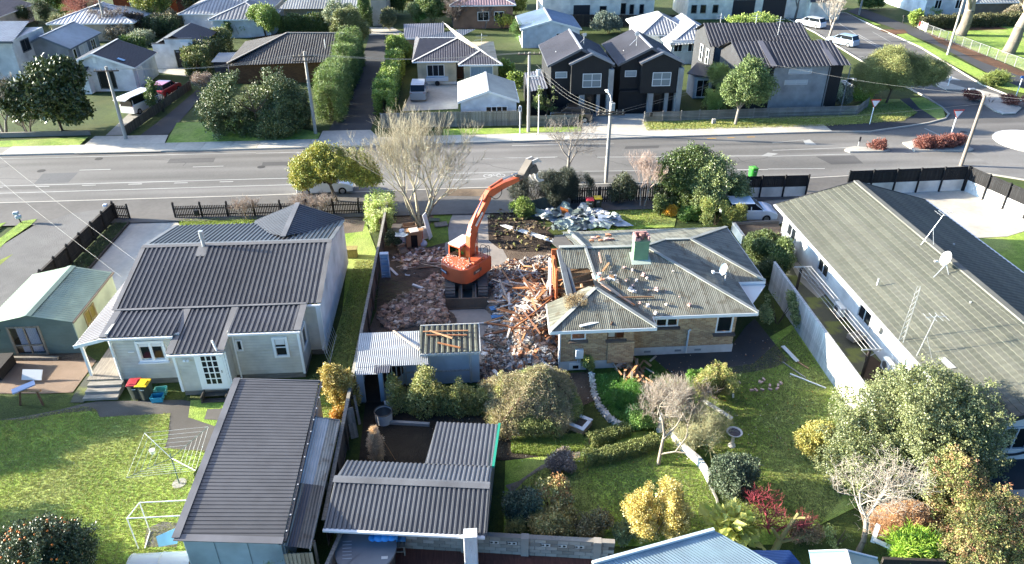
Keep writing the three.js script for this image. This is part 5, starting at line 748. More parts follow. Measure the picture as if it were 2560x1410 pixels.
function chips(name,label,poly,n,sizes,cols,flat =0.5) {
  const l =scatter(poly,n,(x,z) =>{const s =lerp(sizes[0],sizes[1] * 1.5,R() ** 2.4);return [x,heapH(x,z) + s * 0.2,z,s * rr(0.8,1.8),s * rr(flat,1),s * rr(0.6,1.2),rr(-0.6,0.6),rr(0,6.28),rr(-0.6,0.6),new THREE.Color(pick(cols)).multiplyScalar(rr(0.75,1.15))];});
  const im =instanced(numbered(name),chunk,M([1,1,1],0.95,{map:T.mottle }),l);im.userData ={label,category:'rubble',kind:'stuff' };
}
const rubR =[[1.41,-42.29],[2.95,-43.27],[5.88,-44.03],[4.75,-31.33],[2.71,-30.88],[0.55,-30.36],[0.69,-34.37],[1.67,-37.15],[1.45,-39.81]],rubL =[[-2.02,-41.77],[-1.42,-40.71],[-1.39,-37.36],[-1.31,-35.65],[-4.63,-35.41],[-5.56,-37.15],[-5.34,-37.75],[-3.75,-39.75]],rubT =[[-5.14,-44.46],[-3.65,-45.34],[-1.61,-45.37],[-1.74,-42.96],[-4.25,-42.22]];
const pinks =['#b08f7c','#a5836e','#c7a892','#96785f','#d8c4b0','#857060'],mixd =['#cfc8be','#a98a76','#bb9e88','#a39b93','#857468','#dcd7d0','#7d8286','#8f6f5a','#aeb0b2','#6f675f','#b07c5a','#988b80'];
chips('brick_rubble','scattered broken brick and plaster around the timber heap',rubR,7500,[0.02,0.18],mixd,0.22);
chips('brick_rubble','broken pinkish brick and concrete left of the excavator',rubL,2800,[0.03,0.23],pinks);
chips('brick_rubble','brick rubble and splinters in front of the cab',rubT,420,[0.07,0.22],[...pinks,'#e0d6cd','#7a5d4a']);
chips('dirt_clods','dark churned clods of earth beside the front lawn',[[1.58,-50.46],[3.54,-51.96],[3.95,-50.3],[5.41,-48.64],[6.32,-46.38],[5.37,-44.39],[2.16,-45.11]],420,[0.04,0.15],['#6a5a48','#7d6a54','#8a7c58','#5a4c3e','#7a7a48'],0.4);
chips('brick_rubble','fine rubble on the old shed side of the garden',[[0.48,-31.63],[4.79,-32.15],[4.5,-30.76],[0.55,-30.36]],350,[0.04,0.16],mixd,0.3);
// individual broken boards
function plank(label,group,x,y,z,L,ry,tilt,w,h,m) {const g =box(w,h,L,0,0,0);const k =solo('timber_plank',label,'timber',g,m,group);k.position.set(x,y,z);k.rotation.set(tilt,ry,rr(-0.3,0.3),'YXZ');return k;}
const woods =['#c08a5c','#b87a4a','#a96d45','#d9a87a','#8e6246','#d6c3ac','#c9b9a6','#e3ddd4'].map(c =>M(c,0.85,{map:T.wood }));
const TONE =['light brown','orange-brown','reddish brown','honey-coloured','dark brown','pale beige','greyish','white-painted'];
for (let i =0;i <240;i++) {const p =scatter([[3.36,-42.61],[5.31,-41.72],[6,-39.5],[5.03,-34.07],[4.93,-32.77],[2.62,-32.92],[1.53,-34.31],[1.88,-37.14],[2.76,-40.43]],1,(x,z) =>[x,z])[0];const w =Math.floor(R() * 8),lab =TONE[w] + ' broken timber in the rubble heap ' + (p[1] <-36.6 ?'beside the excavator tracks' :p[1] <-33.2 ?'against the torn house wall' :'towards the old blue shed');plank(lab,'rubble: ' + lab,p[0],heapH(...p) + rr(0,0.22),p[1],rr(0.5,3.1),rr(0,3.14),rr(-0.4,0.4),rr(0.04,0.13),rr(0.03,0.08),woods[w]);}
for (let i =0;i <38;i++) {const p =scatter([[7.4,-31.35],[10.06,-31.38],[9.6,-30.22],[8.48,-28.98],[7.7,-29.77]],1,(x,z) =>[x,z])[0];plank('snapped timber in the loose heap on the garden bed below the brick wall','timbers on the garden bed',p[0],rr(0.08,0.45),p[1],rr(0.6,1.9),rr(-0.9,0.9),rr(-0.3,0.3),rr(0.06,0.16),rr(0.03,0.07),pick([timC[3],timC[1],woods[5],woods[3],woods[0],woods[6]]));}
for (let i =0;i <22;i++) {const p =scatter([[-4.87,-43.8],[-1.76,-44.55],[-1.72,-42.05],[-4.01,-41.9]],1,(x,z) =>[x,z])[0];plank('thin grey batten among the splinters in front of the cab','battens in front of the cab',p[0],heapH(...p) + rr(0.02,0.15),p[1],rr(0.6,1.8),1.5 + rr(-0.5,0.5),rr(-0.1,0.1),rr(0.03,0.08),0.03,pick([woods[6],timC[4],woods[5]]));}
const bd =(label,a,b,w,h,m,name ='board',cat ='board') =>solo(name,label,cat,bar(a,b,w,h),m);
const wht =M('#e4e4e0',0.6,{map:T.mottle }),blu =M('#4f86b8',0.6,{map:T.mottle });
bd('long white weatherboard pointing at the vine-covered gazebo',[1.12,0.3,-30.99],[1.8,0.12,-29.93],0.2,0.05,wht);
bd('white board lying level behind the vine-covered gazebo',[0.68,0.1,-30.49],[2.82,0.12,-30.8],0.18,0.05,wht);
bd('white pipe sloping from the heap to the gazebo',[3.19,0.7,-31.71],[4.37,0.25,-30.74],0.12,0.12,wht,'downpipe','pipe');
bd('dark roofing batten slanting out of the heap towards the drive',[0.59,0.1,-34.29],[1.88,0.5,-32.6],0.12,0.06,M('#5d564d',0.9,{map:T.wood }));
solo('panel','round-edged blue panel lying on the rubble near the blade','panel',rbox(0.9,0.05,0.42,0.02,0,0,0),blu,undefined,[...[1.63,0.35,-36.98]],0.35);
solo('panel','small bright blue board just below the round-edged blue panel','panel',box(0.72,0.04,0.3),blu,undefined,[1.59,0.3,-36.08],0.15);
solo('roofing_sheet','piece of corrugated roofing folded over at the foot of the heap','roofing',[corr([[-0.6,0,-0.5],[0.6,0.35,-0.5],[0.6,0.35,0.5],[-0.6,0,0.5]],[0.2,0,1],0.1,0.03,'sin')],M('#a3a596',0.6,{map:T.rust }),undefined,[2.57,0.15,-32.3],0.3);
solo('plasterboard','large white sheet of lining lying against the brick corner','panel',[box(1.5,0.04,0.9,0,0,0,0.2,0.35)],wht,undefined,[4.18,0.35,-31.71],0.1);
// things lying on the roof
const onRoof =(x,z) =>{let y =2.95 + Math.min((-31.5 - z),(z + 41.5)) * 0.294;return Math.max(y,2.95) + 0.04;};
const brk =M('#c7a79d',0.9,{map:T.mottle }),rs =[[990,1020,0.12],[1060,1040,0.1],[1160,1075,0.17],[1190,1100,0.1],[1010,1115,0.1],[1100,1115,0.12],[1070,1160,0.12],[1040,1190,0.16],[1075,1210,0.16],[1275,1190,0.17],[1200,1335,0.15],[1360,1325,0.1],[1565,1320,0.14],[1420,1050,0.07],[1270,1400,0.14],[1500,910,0.08],[1130,1310,0.1],[1210,1190,0.06]];
const brpx ={0:0 };
for (const [p,s] of [[[8.59,-34.86],0.12],[[9,-34.67],0.1],[[9.55,-34.28],0.17],[[9.69,-34.05],0.1],[[8.54,-33.94],0.1],[[9.09,-33.9],0.12],[[8.84,-33.54],0.12],[[8.61,-33.29],0.17],[[8.79,-33.12],0.16],[[10.03,-33.19],0.17],[[9.36,-32.14],0.15],[[10.34,-32.18],0.1],[[11.55,-32.08],0.13],[[11.24,-34.48],0.07],[[9.68,-31.63],0.14],[[8.98,-32.36],0.1],[[9.64,-33.22],0.06],[[10.55,-33.16],0.05],[[11.17,-32.69],0.05]]) {const m =solo('brick_lump','lump of pink chimney brick lying on the camera-side roof slope','brick',chunk,pick([brk,M('#d8c9bf',0.9),M('#b98f85',0.9)]),'brick lumps on the roof');m.position.set(p[0],onRoof(...p) + s * 0.4,p[1]);m.scale.set(s * 1.4,s,s * 1.1);m.rotation.y =rr(0,6);}
for (const [p,s] of [[[7.56,-38.89],0.2],[[7.91,-39.31],0.14],[[8.61,-39.69],0.2],[[8.29,-38.42],0.24],[[7.32,-38.27],0.15],[[7.85,-38.23],0.15],[[8.64,-38.47],0.12]]) {const m =solo('brick_lump','lump of orange brick on the pale rear roof slope','brick',chunk,pick([M('#c98f6d',0.9,{map:T.mottle }),brk]),'brick lumps on the rear slope');m.position.set(p[0],onRoof(...p) + s * 0.3,p[1]);m.scale.set(s * 1.8,s * 0.6,s);m.rotation.y =rr(-0.5,0.5);}
const rp =(label,a,b,w,m) =>{a[1] =onRoof(a[0],a[2]) + 0.08 + (a[3] || 0);b[1] =onRoof(b[0],b[2]) + 0.08 + (b[3] || 0);return solo('timber_plank',label,'timber',bar(a.slice(0,3),b.slice(0,3),w,0.05),m);};
rp('long brown batten lying level across the roof below the chimney',[7.17,3.5,-32.73],[9.79,3.6,-32.67],0.08,timC[2]);
rp('splintered pinkish beam running down the roof to the right',[7.14,3.8,-33.7],[8.61,3.3,-32.16],0.14,M('#b59685',0.85,{map:T.wood }));
rp('orange rafter beside the splintered pinkish beam',[8.02,3.5,-32.72],[8.64,3.3,-32.15],0.12,woods[1]);
rp('pale blue-grey board on the lower roof above the front hip',[6.7,3.4,-32.07],[7.92,3.4,-32.49],0.3,M('#9fb0b3',0.7,{map:T.wood }));
rp('red-brown board lying just below the blue-grey board',[6.6,3.4,-31.86],[7.58,3.3,-31.95],0.14,M('#b5714d',0.8,{map:T.wood }));
rp('short upright rafter leaning above the roof hole',[7.35,3.9,-34.61],[7.79,4.1,-35.19],0.12,timC[1]);
rp('narrow pink sliver of timber near the ridge',[7.35,4.2,-36.02],[7.35,4,-35.2],0.08,M('#b99886',0.85));
rp('white board along the left foot of the front hip',[5.55,3.1,-30.69],[6.53,3.2,-31],0.16,wht);
rp('light batten crossing the front hip above the white board',[5.68,3.3,-31.2],[6.68,3.25,-31.07],0.07,woods[3]);
rp('thin grey stick on the right of the front hip',[7.13,3.05,-30.71],[7.49,3.2,-31.41],0.05,timC[4]);
rp('grey plank bridging the roof hole to the right',[7.06,3.8,-33.94],[7.93,3.6,-32.91],0.2,M('#8b8d8c',0.8,{map:T.wood }));
rp('blue-grey short board at the roof hole edge',[6.95,3.8,-34.07],[7.18,3.9,-34.5],0.2,M('#7fa0b3',0.7));
for (let i =0;i <9;i++) {const p =[7.51,-34.03];solo('roof_scrap','scrap of torn roofing and batten heaped at the right edge of the roof hole','scrap',chunk,pick([brk,wht,timC[2],M('#6d6a66',0.8),M('#c0896b',0.8)]),'scraps by the roof hole',[p[0] + rr(-0.5,0.5),4 + rr(-0.1,0.15),p[1] + rr(-0.5,0.6)],rr(0,6)).scale.set(rr(0.12,0.4),rr(0.06,0.2),rr(0.1,0.3));}
{const c =[5.56,-32.42],l =[];for (let i =0;i <260;i++) {const s =rr(0.06,0.13);l.push([c[0] + rr(-0.55,0.55),3.35 + rr(0,0.35),c[1] + rr(-0.5,0.5),s,s,s,rr(0,6),rr(0,6),rr(0,6),new THREE.Color(pick(['#b09a76','#8f7a5a','#c7b48c','#6f5e46']))]);}const im =instanced('straw_clump',LEAF.needle,M([1,1,1],0.9),l);im.userData ={label:'tangle of dry straw and insulation at the torn corner of the front hip',category:'straw',kind:'stuff' };}
rp('brown post lying down the front hip below the straw',[5.6,3.5,-32.11],[5.6,3.2,-31.06],0.1,timC[2]);
// crumpled roofing iron in front of the house
function crumple(w,d,amp,seed,m) {const g =new THREE.PlaneGeometry(w,d,12,12).toNonIndexed(),p =g.attributes.position;g.rotateX(-Math.PI / 2);for (let i =0;i <p.count;i++) {const x =p.getX(i),z =p.getZ(i);p.setY(i,amp * (vnoise(x * 1.3 + 20,z * 1.3 + 20,256,seed) + 0.5 * Math.abs(((x * 1.9 + z * 0.7 + seed) % 1) - 0.5)) * 1.6 - amp * 0.6);p.setX(i,x + amp * 0.6 * (vnoise(x * 2 + 40,z * 2 + 7,256,seed + 3) - 0.5));}g.computeVertexNormals();return boxuv(g);}
const iron =['#d9dbd8','#c3cac4','#a8b6ab','#83958c','#cdd1d3','#66726d'].map(c =>M(c,0.45,{map:T.mottle,metalness:0.1 }));
for (let i =0;i <46;i++) {const p =scatter([[5.11,-49.82],[6.73,-50.51],[10,-50.29],[11.18,-48.25],[8.53,-47.49],[5.9,-47.67]],1,(x,z) =>[x,z])[0];const w =Math.floor(R() * 6),lab =['off-white','pale grey-green','light green','mid green','silver-white','dark green'][w] + ' crumpled roofing sheet in the ' + (p[0] <5 ?'left' :'right') + ' half of the scrap heap',m =solo('crumpled_sheet',lab,'scrap metal',crumple(rr(0.7,2.2),rr(0.4,0.9),rr(0.12,0.42),i,0),iron[w],'scrap: ' + lab,[p[0],heapH(...p) + rr(0.05,0.35),p[1]],rr(0,6));m.rotation.x =rr(-0.5,0.5);}
solo('scrap_metal','flat pale blue-white panel at the right end of the scrap heap','panel',slab([[9.7,0.7,-48.72],[10.96,0.6,-48.46],[12.19,0.15,-47.69],[10.95,0.2,-47.58],[9.56,0.5,-48.09]],0.03),M('#d3dce2',0.5,{map:T.mottle }));
solo('scrap_metal','orange-brown board standing up in the scrap heap','panel',slab([[6.97,1,-49.55],[7.52,0.9,-49.23],[7.62,0.4,-49.5],[7.13,0.4,-49.63]],0.03),M('#b0662f',0.7,{map:T.mottle }));
solo('scrap_metal','upright pale green sheet at the left of the scrap heap','panel',slab([[5.21,0.7,-50.12],[6.14,0.6,-49.28],[5.91,0.2,-49.35],[5.18,0.3,-50.18]],0.02),M('#9fb3a5',0.5,{map:T.mottle }));
solo('scrap_metal','torn white flashing sticking up behind the scrap heap','panel',[face([[8.56,1.3,-49.19],[9.02,1.2,-49.18],[8.9,0.7,-49.27],[8.73,0.7,-49.28]])],iron[0]);
solo('roofing_sheet','long white sheet of flashing lying over the churned earth','roofing',[slab([[2.41,0.25,-48.24],[2.82,0.3,-48.21],[4.28,0.3,-47.18],[3.71,0.2,-47.24],[3.39,0.2,-47.35]],0.03),slab([[3.71,0.2,-47.24],[4.28,0.3,-47.18],[6.24,0.5,-45.15],[5.98,0.4,-44.94]],0.03)],M('#dfe4e6',0.5,{map:T.mottle }));
solo('dark_tarp','dark green corrugated sheet leaning against the hedge by the front fence','roofing',corr([[4.85,0.9,-50.94],[5.99,1.1,-51.15],[6.66,0.3,-50.69],[5.2,0.2,-50.8]],[0,-1,0.4],0.12,0.02,'sin'),M('#2f3d33',0.7,{map:T.mottle }));
// salvaged things stacked by the boundary
{
  const c =thingW('fireplace_surround','brown timber fireplace surround with a dark opening among the salvaged things','fireplace',[-3.67,-45.85]);const [x,z] =[-3.67,-45.85];
  part('surround',[box(1.1,0.25,0.4,x,0.95,z),box(0.32,0.95,0.38,x - 0.39,0,z),box(0.32,0.95,0.38,x + 0.39,0,z),box(1.3,0.06,0.5,x,1.2,z)],M('#b98d64',0.8,{map:T.mottle }),c);part('firebox',box(0.46,0.9,0.3,x,0.02,z - 0.02),M('#191512',0.9),c);
  solo('white_door','tall white door leaning beside the bare tree','door',[bar([[-2.97,1.9,-47.04][0],1.9,[-2.97,-47.04][1]],[-2.59,0.05,-46.89],0.55,0.05)],wht);
  solo('wall_panel','short white panel standing between the fireplace and the tall white door','panel',box(0.6,1.0,0.05,0,0,0,0.5),wht,undefined,[-3.07,0,-46.85]);
  solo('sack','bulging white sack in front of the cartons','sack',[put(new THREE.SphereGeometry(0.5,14,10).toNonIndexed(),0,0.45,0),put(new THREE.SphereGeometry(0.35,12,8).toNonIndexed(),0.2,0.85,-0.1)],M('#c9ced3',0.8,{map:T.mottle }),undefined,[-4.67,0,-46.09]);
  solo('sack','small grey-white bag on the grass right of the fireplace','sack',[put(new THREE.SphereGeometry(0.26,12,8).toNonIndexed(),0,0.2,0),put(new THREE.ConeGeometry(0.12,0.3,8).toNonIndexed(),0,0.5,0)],M('#b9bdc2',0.8),undefined,[-3.05,0,-45.81]);
  const cart =M('#b9926a',0.85,{map:T.mottle });
  solo('carton','open brown cardboard carton at the back of the salvaged things','carton',[box(0.9,0.5,0.05,0,0.6,0.3),box(0.9,0.5,0.05,0,0.6,-0.3),box(0.05,0.5,0.6,-0.45,0.6,0),box(0.05,0.5,0.6,0.45,0.6,0),box(0.9,0.6,0.6,0,0,0)],cart,undefined,[-4.05,0,-47.09],0.2);
  solo('carton','tan box standing left of the open carton','carton',rbox(0.7,1.0,0.6,0.03,0,0,0),M('#c7b193',0.85,{map:T.mottle }),undefined,[-4.93,0,-47.15],-0.1);
  solo('lid_board','square cream board lying on top of the fireplace','board',box(0.6,0.05,0.5,0,0,0,0.3,0.2),M('#d9cfc0',0.8),undefined,[-3.65,1.35,-45.62]);
  solo('cabinet','reddish-brown narrow cabinet right of the fireplace','cabinet',[box(0.3,0.9,0.4),box(0.34,0.05,0.44,0,0.9,0)],M('#a8583a',0.8),undefined,[-3.26,0,-46.51],0.1);
  solo('tablecloth','folded white and green cloth draped over the sack','cloth',crumple(0.9,0.6,0.15,77,0),M('#d9e0d6',0.9),undefined,[-4.48,1.05,-45.58]);
  solo('wood_board','flat brown board lying on the ground by the drive','board',box(0.95,0.05,0.6,0,0.1,0,0.2,0.1),M('#8d8578',0.9,{map:T.wood }),undefined,[-1.9,0,-48.95]);
  solo('wood_board','dark green board lying beyond the brown board near the bare tree','board',box(0.8,0.05,0.5,0,0.1,0,-0.1),M('#4f5b4c',0.9,{map:T.wood }),undefined,[-2.42,0,-49.75]);
  solo('armchair','overturned wicker chair in front of the stacked salvage','chair',[box(0.55,0.08,0.5,0,0.35,0,0,0.5),box(0.55,0.5,0.08,0,0.3,-0.25,0,0.4),bar([-0.25,0,0.2],[-0.25,0.5,-0.1],0.05),bar([0.25,0,0.2],[0.25,0.5,-0.1],0.05)],M('#8a7a66',0.9,{map:T.wood }),undefined,[-4.38,0,-44.57],0.5);
  // bookcase by the fence
  const b =thing('bookcase','pale blue open bookcase standing against the boundary fence','bookcase',[-5.33,0,-41.7]),pb =M('#b9cad9',0.6);
  for (const s of [-0.25,0.25]) part('side_panel',box(0.04,1.75,0.32,s,0,0),pb,b);part('back_panel',box(0.5,1.75,0.03,0,0,-0.15),pb,b);for (let k =0;k <5;k++) part('shelf',box(0.46,0.04,0.3,0,0.05 + k * 0.415,0.01),pb,b);
  bd('white plank lying beside the blue bookcase',[-5.16,0.12,-42.67],[-4.62,0.06,-41.77],0.16,0.05,wht);
  bd('white batten resting over a scrap of sheet near the bookcase',[-4.4,0.15,-42.49],[-3.45,0.1,-41.84],0.12,0.04,wht);
  solo('scrap_sheet','triangular blue-grey scrap under the white batten','scrap metal',slab([[-4.22,0.06,-42.41],[-3.61,0.06,-42.07],[-3.84,0.05,-41.66],[-4.11,0.05,-41.75]],0.02),M('#aeb7c0',0.6));
  bd('white pipe lying on the brush pile',[-3.53,0.3,-40.09],[-2.88,0.25,-39.69],0.14,0.1,wht,'white_pipe','pipe');
  bd('thin white board lying straight out from the brush in front of the cab',[-3.54,0.08,-42.33],[-2.32,0.08,-42.22],0.07,0.04,wht);
  const g =[];for (let i =0;i <220;i++) {const p =scatter([[-5.73,-40.58],[-4.63,-41.36],[-3.39,-39.73],[-3.5,-38.92],[-5.08,-37.86],[-5.61,-38.41]],1,(x,z) =>[x,z])[0],a =rr(0,6.28),L =rr(0.4,1.1);g.push(rod([p[0],rr(0.05,0.3),p[1]],[p[0] + L * Math.cos(a),rr(0.05,0.5),p[1] + L * 0.5 * Math.sin(a)],0.012,0.005,3));}
  const m =solo('brush_pile','heap of cut greenish twigs beside the boundary fence','brush',g,M('#6e6a4a',0.95));m.userData.kind ='stuff';
}

for (const [a,b,c,l] of [[[-2.45,2.5,-31.56],[-0.12,2.5,-31.5],0,'upper brown batten lying along the ribbed shed roof'],[[-2.27,2.48,-31.27],[-0.18,2.48,-31.12],2,'lower brown batten lying along the ribbed shed roof'],[[-1.68,2.45,-30.62],[-0.54,2.42,-30.14],1,'short pinkish batten slanting across the ribbed shed roof'],[[-2.1,2.52,-31.61],[-0.94,2.5,-30.89],3,'orange batten crossing the two long ones on the shed roof'],[[-4.01,2.3,-32.06],[-2.58,2.35,-30.18],5,'long pale board lying across the bright corrugated shed roof']]) solo('shed_batten',l,'timber',bar(a,b,0.08,0.05),woods[c + 0]);

// ---------- houses beyond the road ----------
// ridge runs along local z from zb (back) to zf (front); o: yr, ye, wl, wr, hipF, hipB, over, roof, wall, prof
function roofed(t,x,zf,zb,o) {
  const {yr,ye,wl,wr }=o,ov =o.over ??0.45,pr =o.pitch ??0.3,am =o.amp ??0.04,pf =o.prof ??'trap',roof =o.roof,hf =o.hipF ?wr + ov :0,hb =o.hipB ?wr + ov :0,ff =zf + (o.hipF ?ov :ov * 0.7),bb =zb - (o.hipB ?ov :ov * 0.7),rf =ff - hf,rb =bb + hb,s =(yr - ye) / wr,yl =yr - s * (wl + ov),yR =yr - s * (wr + ov);
  const R_ =(pts,d) =>part('roof',corr(pts,d,pr,am,pf),roof,t);
  R_([[x,yr,rb],[x,yr,rf],[x + wr + ov,yR,ff],[x + wr + ov,yR,bb]],[1,-0.4,0]);R_([[x,yr,rb],[x,yr,rf],[x - wl - ov,yl,ff],[x - wl - ov,yl,bb]],[-1,-0.4,0]);
  if (o.hipF) R_([[x,yr,rf],[x + wr + ov,yR,ff],[x - wl - ov,yl,ff]],[0,-0.4,1]);if (o.hipB) R_([[x,yr,rb],[x + wr + ov,yR,bb],[x - wl - ov,yl,bb]],[0,-0.4,-1]);
  const cap =o.cap || M('#a9abac',0.5),B =(a,b,w =0.24) =>part('ridge_cap',bar([a[0],a[1] + am + 0.02,a[2]],[b[0],b[1] + am + 0.02,b[2]],w,0.06),cap,t);
  B([x,yr,rb],[x,yr,rf]);if (o.hipF) {B([x,yr,rf],[x + wr + ov,yR,ff],0.2);B([x,yr,rf],[x - wl - ov,yl,ff],0.2);}if (o.hipB) {B([x,yr,rb],[x + wr + ov,yR,bb],0.2);B([x,yr,rb],[x - wl - ov,yl,bb],0.2);}
  const tr =o.trim || whiteP;parts('gutter',[bar([x + wr + ov,yR - 0.06,ff],[x + wr + ov,yR - 0.06,bb],0.08,0.14),bar([x - wl - ov,yl - 0.06,ff],[x - wl - ov,yl - 0.06,bb],0.08,0.14)],tr,t);
  if (o.hipF) part('gutter',bar([x - wl - ov,yR - 0.06,ff],[x + wr + ov,yR - 0.06,ff],0.08,0.14),tr,t);else parts('barge',[bar([x,yr - 0.02,ff],[x + wr + ov,yR - 0.05,ff],0.06,0.22),bar([x,yr - 0.02,ff],[x - wl - ov,yl - 0.05,ff],0.06,0.22)],tr,t);
  const y0 =o.y0 ??0,top =(xx) =>ye,F =o.hipF ?[[x - wl,y0],[x + wr,y0],[x + wr,ye - 0.05],[x - wl,ye - 0.05]] :[[x - wl,y0],[x + wr,y0],[x + wr,ye - 0.05],[x,yr - 0.1],[x - wl,yr - s * wl - 0.05]];
  part('front_wall',wallPanel(F,[],0.15).translate(0,0,zf),o.front || o.wall,t);part('rear_wall',wallPanel(o.hipB ?[[x - wl,y0],[x + wr,y0],[x + wr,ye - 0.05],[x - wl,ye - 0.05]] :F,[],0.15).translate(0,0,zb + 0.15),o.wall,t);
  part('side_wall',span([x + wr - 0.15,x + wr,y0,ye - 0.05,zb + 0.15,zf - 0.15]),o.side || o.wall,t);part('side_wall',span([x - wl,x - wl + 0.15,y0,yr - s * wl - 0.05,zb + 0.15,zf - 0.15]),o.side || o.wall,t);
}
const rc =c =>M(c,0.5,{map:T.coarse,metalness:0.1 }),wp =(c,b =T.board) =>M(c,0.75,{map:T.mottle,bump:b,bs:0.012 });
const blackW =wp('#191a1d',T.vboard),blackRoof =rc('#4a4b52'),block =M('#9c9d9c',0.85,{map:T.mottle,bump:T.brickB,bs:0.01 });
{// white bungalow with black roof
  const t =thingW('bungalow','small white bungalow with black gable roof and glazed sliding doors','house',[-40.8,-90]);
  roofed(t,-40.85,-86.2,-93.2,{yr:4.2,ye:2.75,wl:2.9,wr:3.9,roof:rc('#33353c'),wall:wp('#dfe2e4'),pitch:0.35,over:0.35 });
  windowAt(t,-40,0.35,-86.17,1.7,1.95,{cols:2,frame:M('#2a2c30',0.5),fw:0.06,label:'black framed sliding doors' });
  part('porch_roof',slab([[-43.8,2.9,-86.4],[-41.6,2.9,-86.4],[-41.6,2.5,-85],[-44,2.5,-85]],0.06),rc('#33353c'),t);part('side_room',span([-44,-41.6,0,2.5,-86.4,-85.2]),wp('#dfe2e4'),t);windowAt(t,-42.6,1.2,-85.17,1.1,0.8,{cols:2,frame:M('#2a2c30',0.5) });
  part('skylight',slab([[-38.6,3.52,-87.3],[-37.9,3.24,-87.3],[-37.9,3.24,-86.8],[-38.6,3.52,-86.8]],0.05),M('#8fb4cc',0.2),t);windowAt(t,-36.92,0.4,-88,1.5,1.8,{cols:1,ry:Math.PI / 2,glass:whiteP });part('gable_vent',box(0.35,0.6,0.04,-40.8,3.2,-86.17),whiteP,t);
}
{// white garage with stepped parapet
  const t =thingW('parapet_garage','white garage with stepped black-capped parapet and basketball hoop','garage',[-35.5,-99]);
  part('front_wall',wallPanel([[-38.1,0],[-33.2,0],[-33.2,3.55],[-36.5,3.55],[-36.5,3.0],[-38.1,3.0]],[[-35.6,0.02,-33.5,2.25]],0.2).translate(0,0,-96.1),wp('#e1e3e4'),t);
  parts('parapet_cap',[span([-38.15,-36.5,3.0,3.08,-96.35,-96.05]),span([-36.55,-33.15,3.55,3.64,-96.35,-96.05])],M('#24262b',0.5),t);part('side_wall',[span([-38.1,-37.9,0,2.9,-104,-96.3]),span([-33.4,-33.2,0,2.9,-104,-96.3]),span([-38.1,-33.2,0,2.9,-104.2,-104])],wp('#3a3c41'),t);
  part('roof',corr([[-35.6,3.9,-96.4],[-35.6,3.9,-104.3],[-32.4,2.7,-104.3],[-32.4,2.7,-96.4]],[1,-0.3,0],0.4,0.03,'rib'),rc('#33363f'),t);part('roof',corr([[-35.6,3.9,-96.4],[-35.6,3.9,-104.3],[-38.4,2.7,-104.3],[-38.4,2.7,-96.4]],[-1,-0.3,0],0.4,0.03,'rib'),rc('#596066'),t);
  const d =part('garage_door',span([-35.6,-33.5,0.02,2.25,-96.35,-96.3]),M('#1f2125',0.6,{bump:T.board,bs:0.02 }),t);for (let k =0;k <4;k++) {const m =part('pane',box(0.4,0.22,0.02,-35.3 + k * 0.52 + 35.5,1.9,-96.28 + 99),M('#7d8a94',0.2),d);}
  part('hoop_board',box(0.95,0.65,0.05,-34.1,2.55,-95.95),M('#dfe1e2',0.5),t);part('hoop_ring',put(new THREE.TorusGeometry(0.22,0.02,6,18).toNonIndexed(),-34.1,2.6,-95.7,0,Math.PI / 2),M('#b8632b',0.5),t);
}
{// blue-grey roofed houses far left
  const t =thingW('grey_house','grey house with pale blue metal roof and white garden room','house',[-50,-100]);
  roofed(t,-51.2,-96.5,-105.3,{yr:4,ye:2.75,wl:2.6,wr:2.7,roof:rc('#a9b6bb'),wall:wp('#8b9093'),pitch:0.4,trim:M('#5d6a75',0.5) });
  windowAt(t,-48.47,0.9,-98,0.7,1.2,{cols:1,ry:Math.PI / 2 });windowAt(t,-48.47,0.2,-100.5,2.2,1.9,{cols:2,ry:Math.PI / 2,glass:M('#d5d2c8',0.6) });windowAt(t,-48.47,0.6,-103.4,1.2,1.5,{cols:2,ry:Math.PI / 2 });
  const u =thingW('two_storey_house','two-storey pale house with flat blue-grey roof at the left edge','house',[-57,-96]);
  part('roof',corr([[-66,4.7,-92],[-52,4.5,-91.8],[-54.6,4.9,-101.4],[-68,5,-101.6]],[0,-0.1,1],0.4,0.04,'rib'),rc('#9aa2a9'),u);part('wall',span([-66,-52.5,0,4.45,-100,-92.2]),wp('#c9cbca'),u);part('fascia',bar([-66,4.55,-91.8],[-52,4.4,-91.7],0.1,0.25),M('#4b535b',0.5),u);windowAt(u,-52.47,2.7,-95,1.8,1.3,{cols:2,ry:Math.PI / 2,frame:M('#3a3d42',0.5) });
}
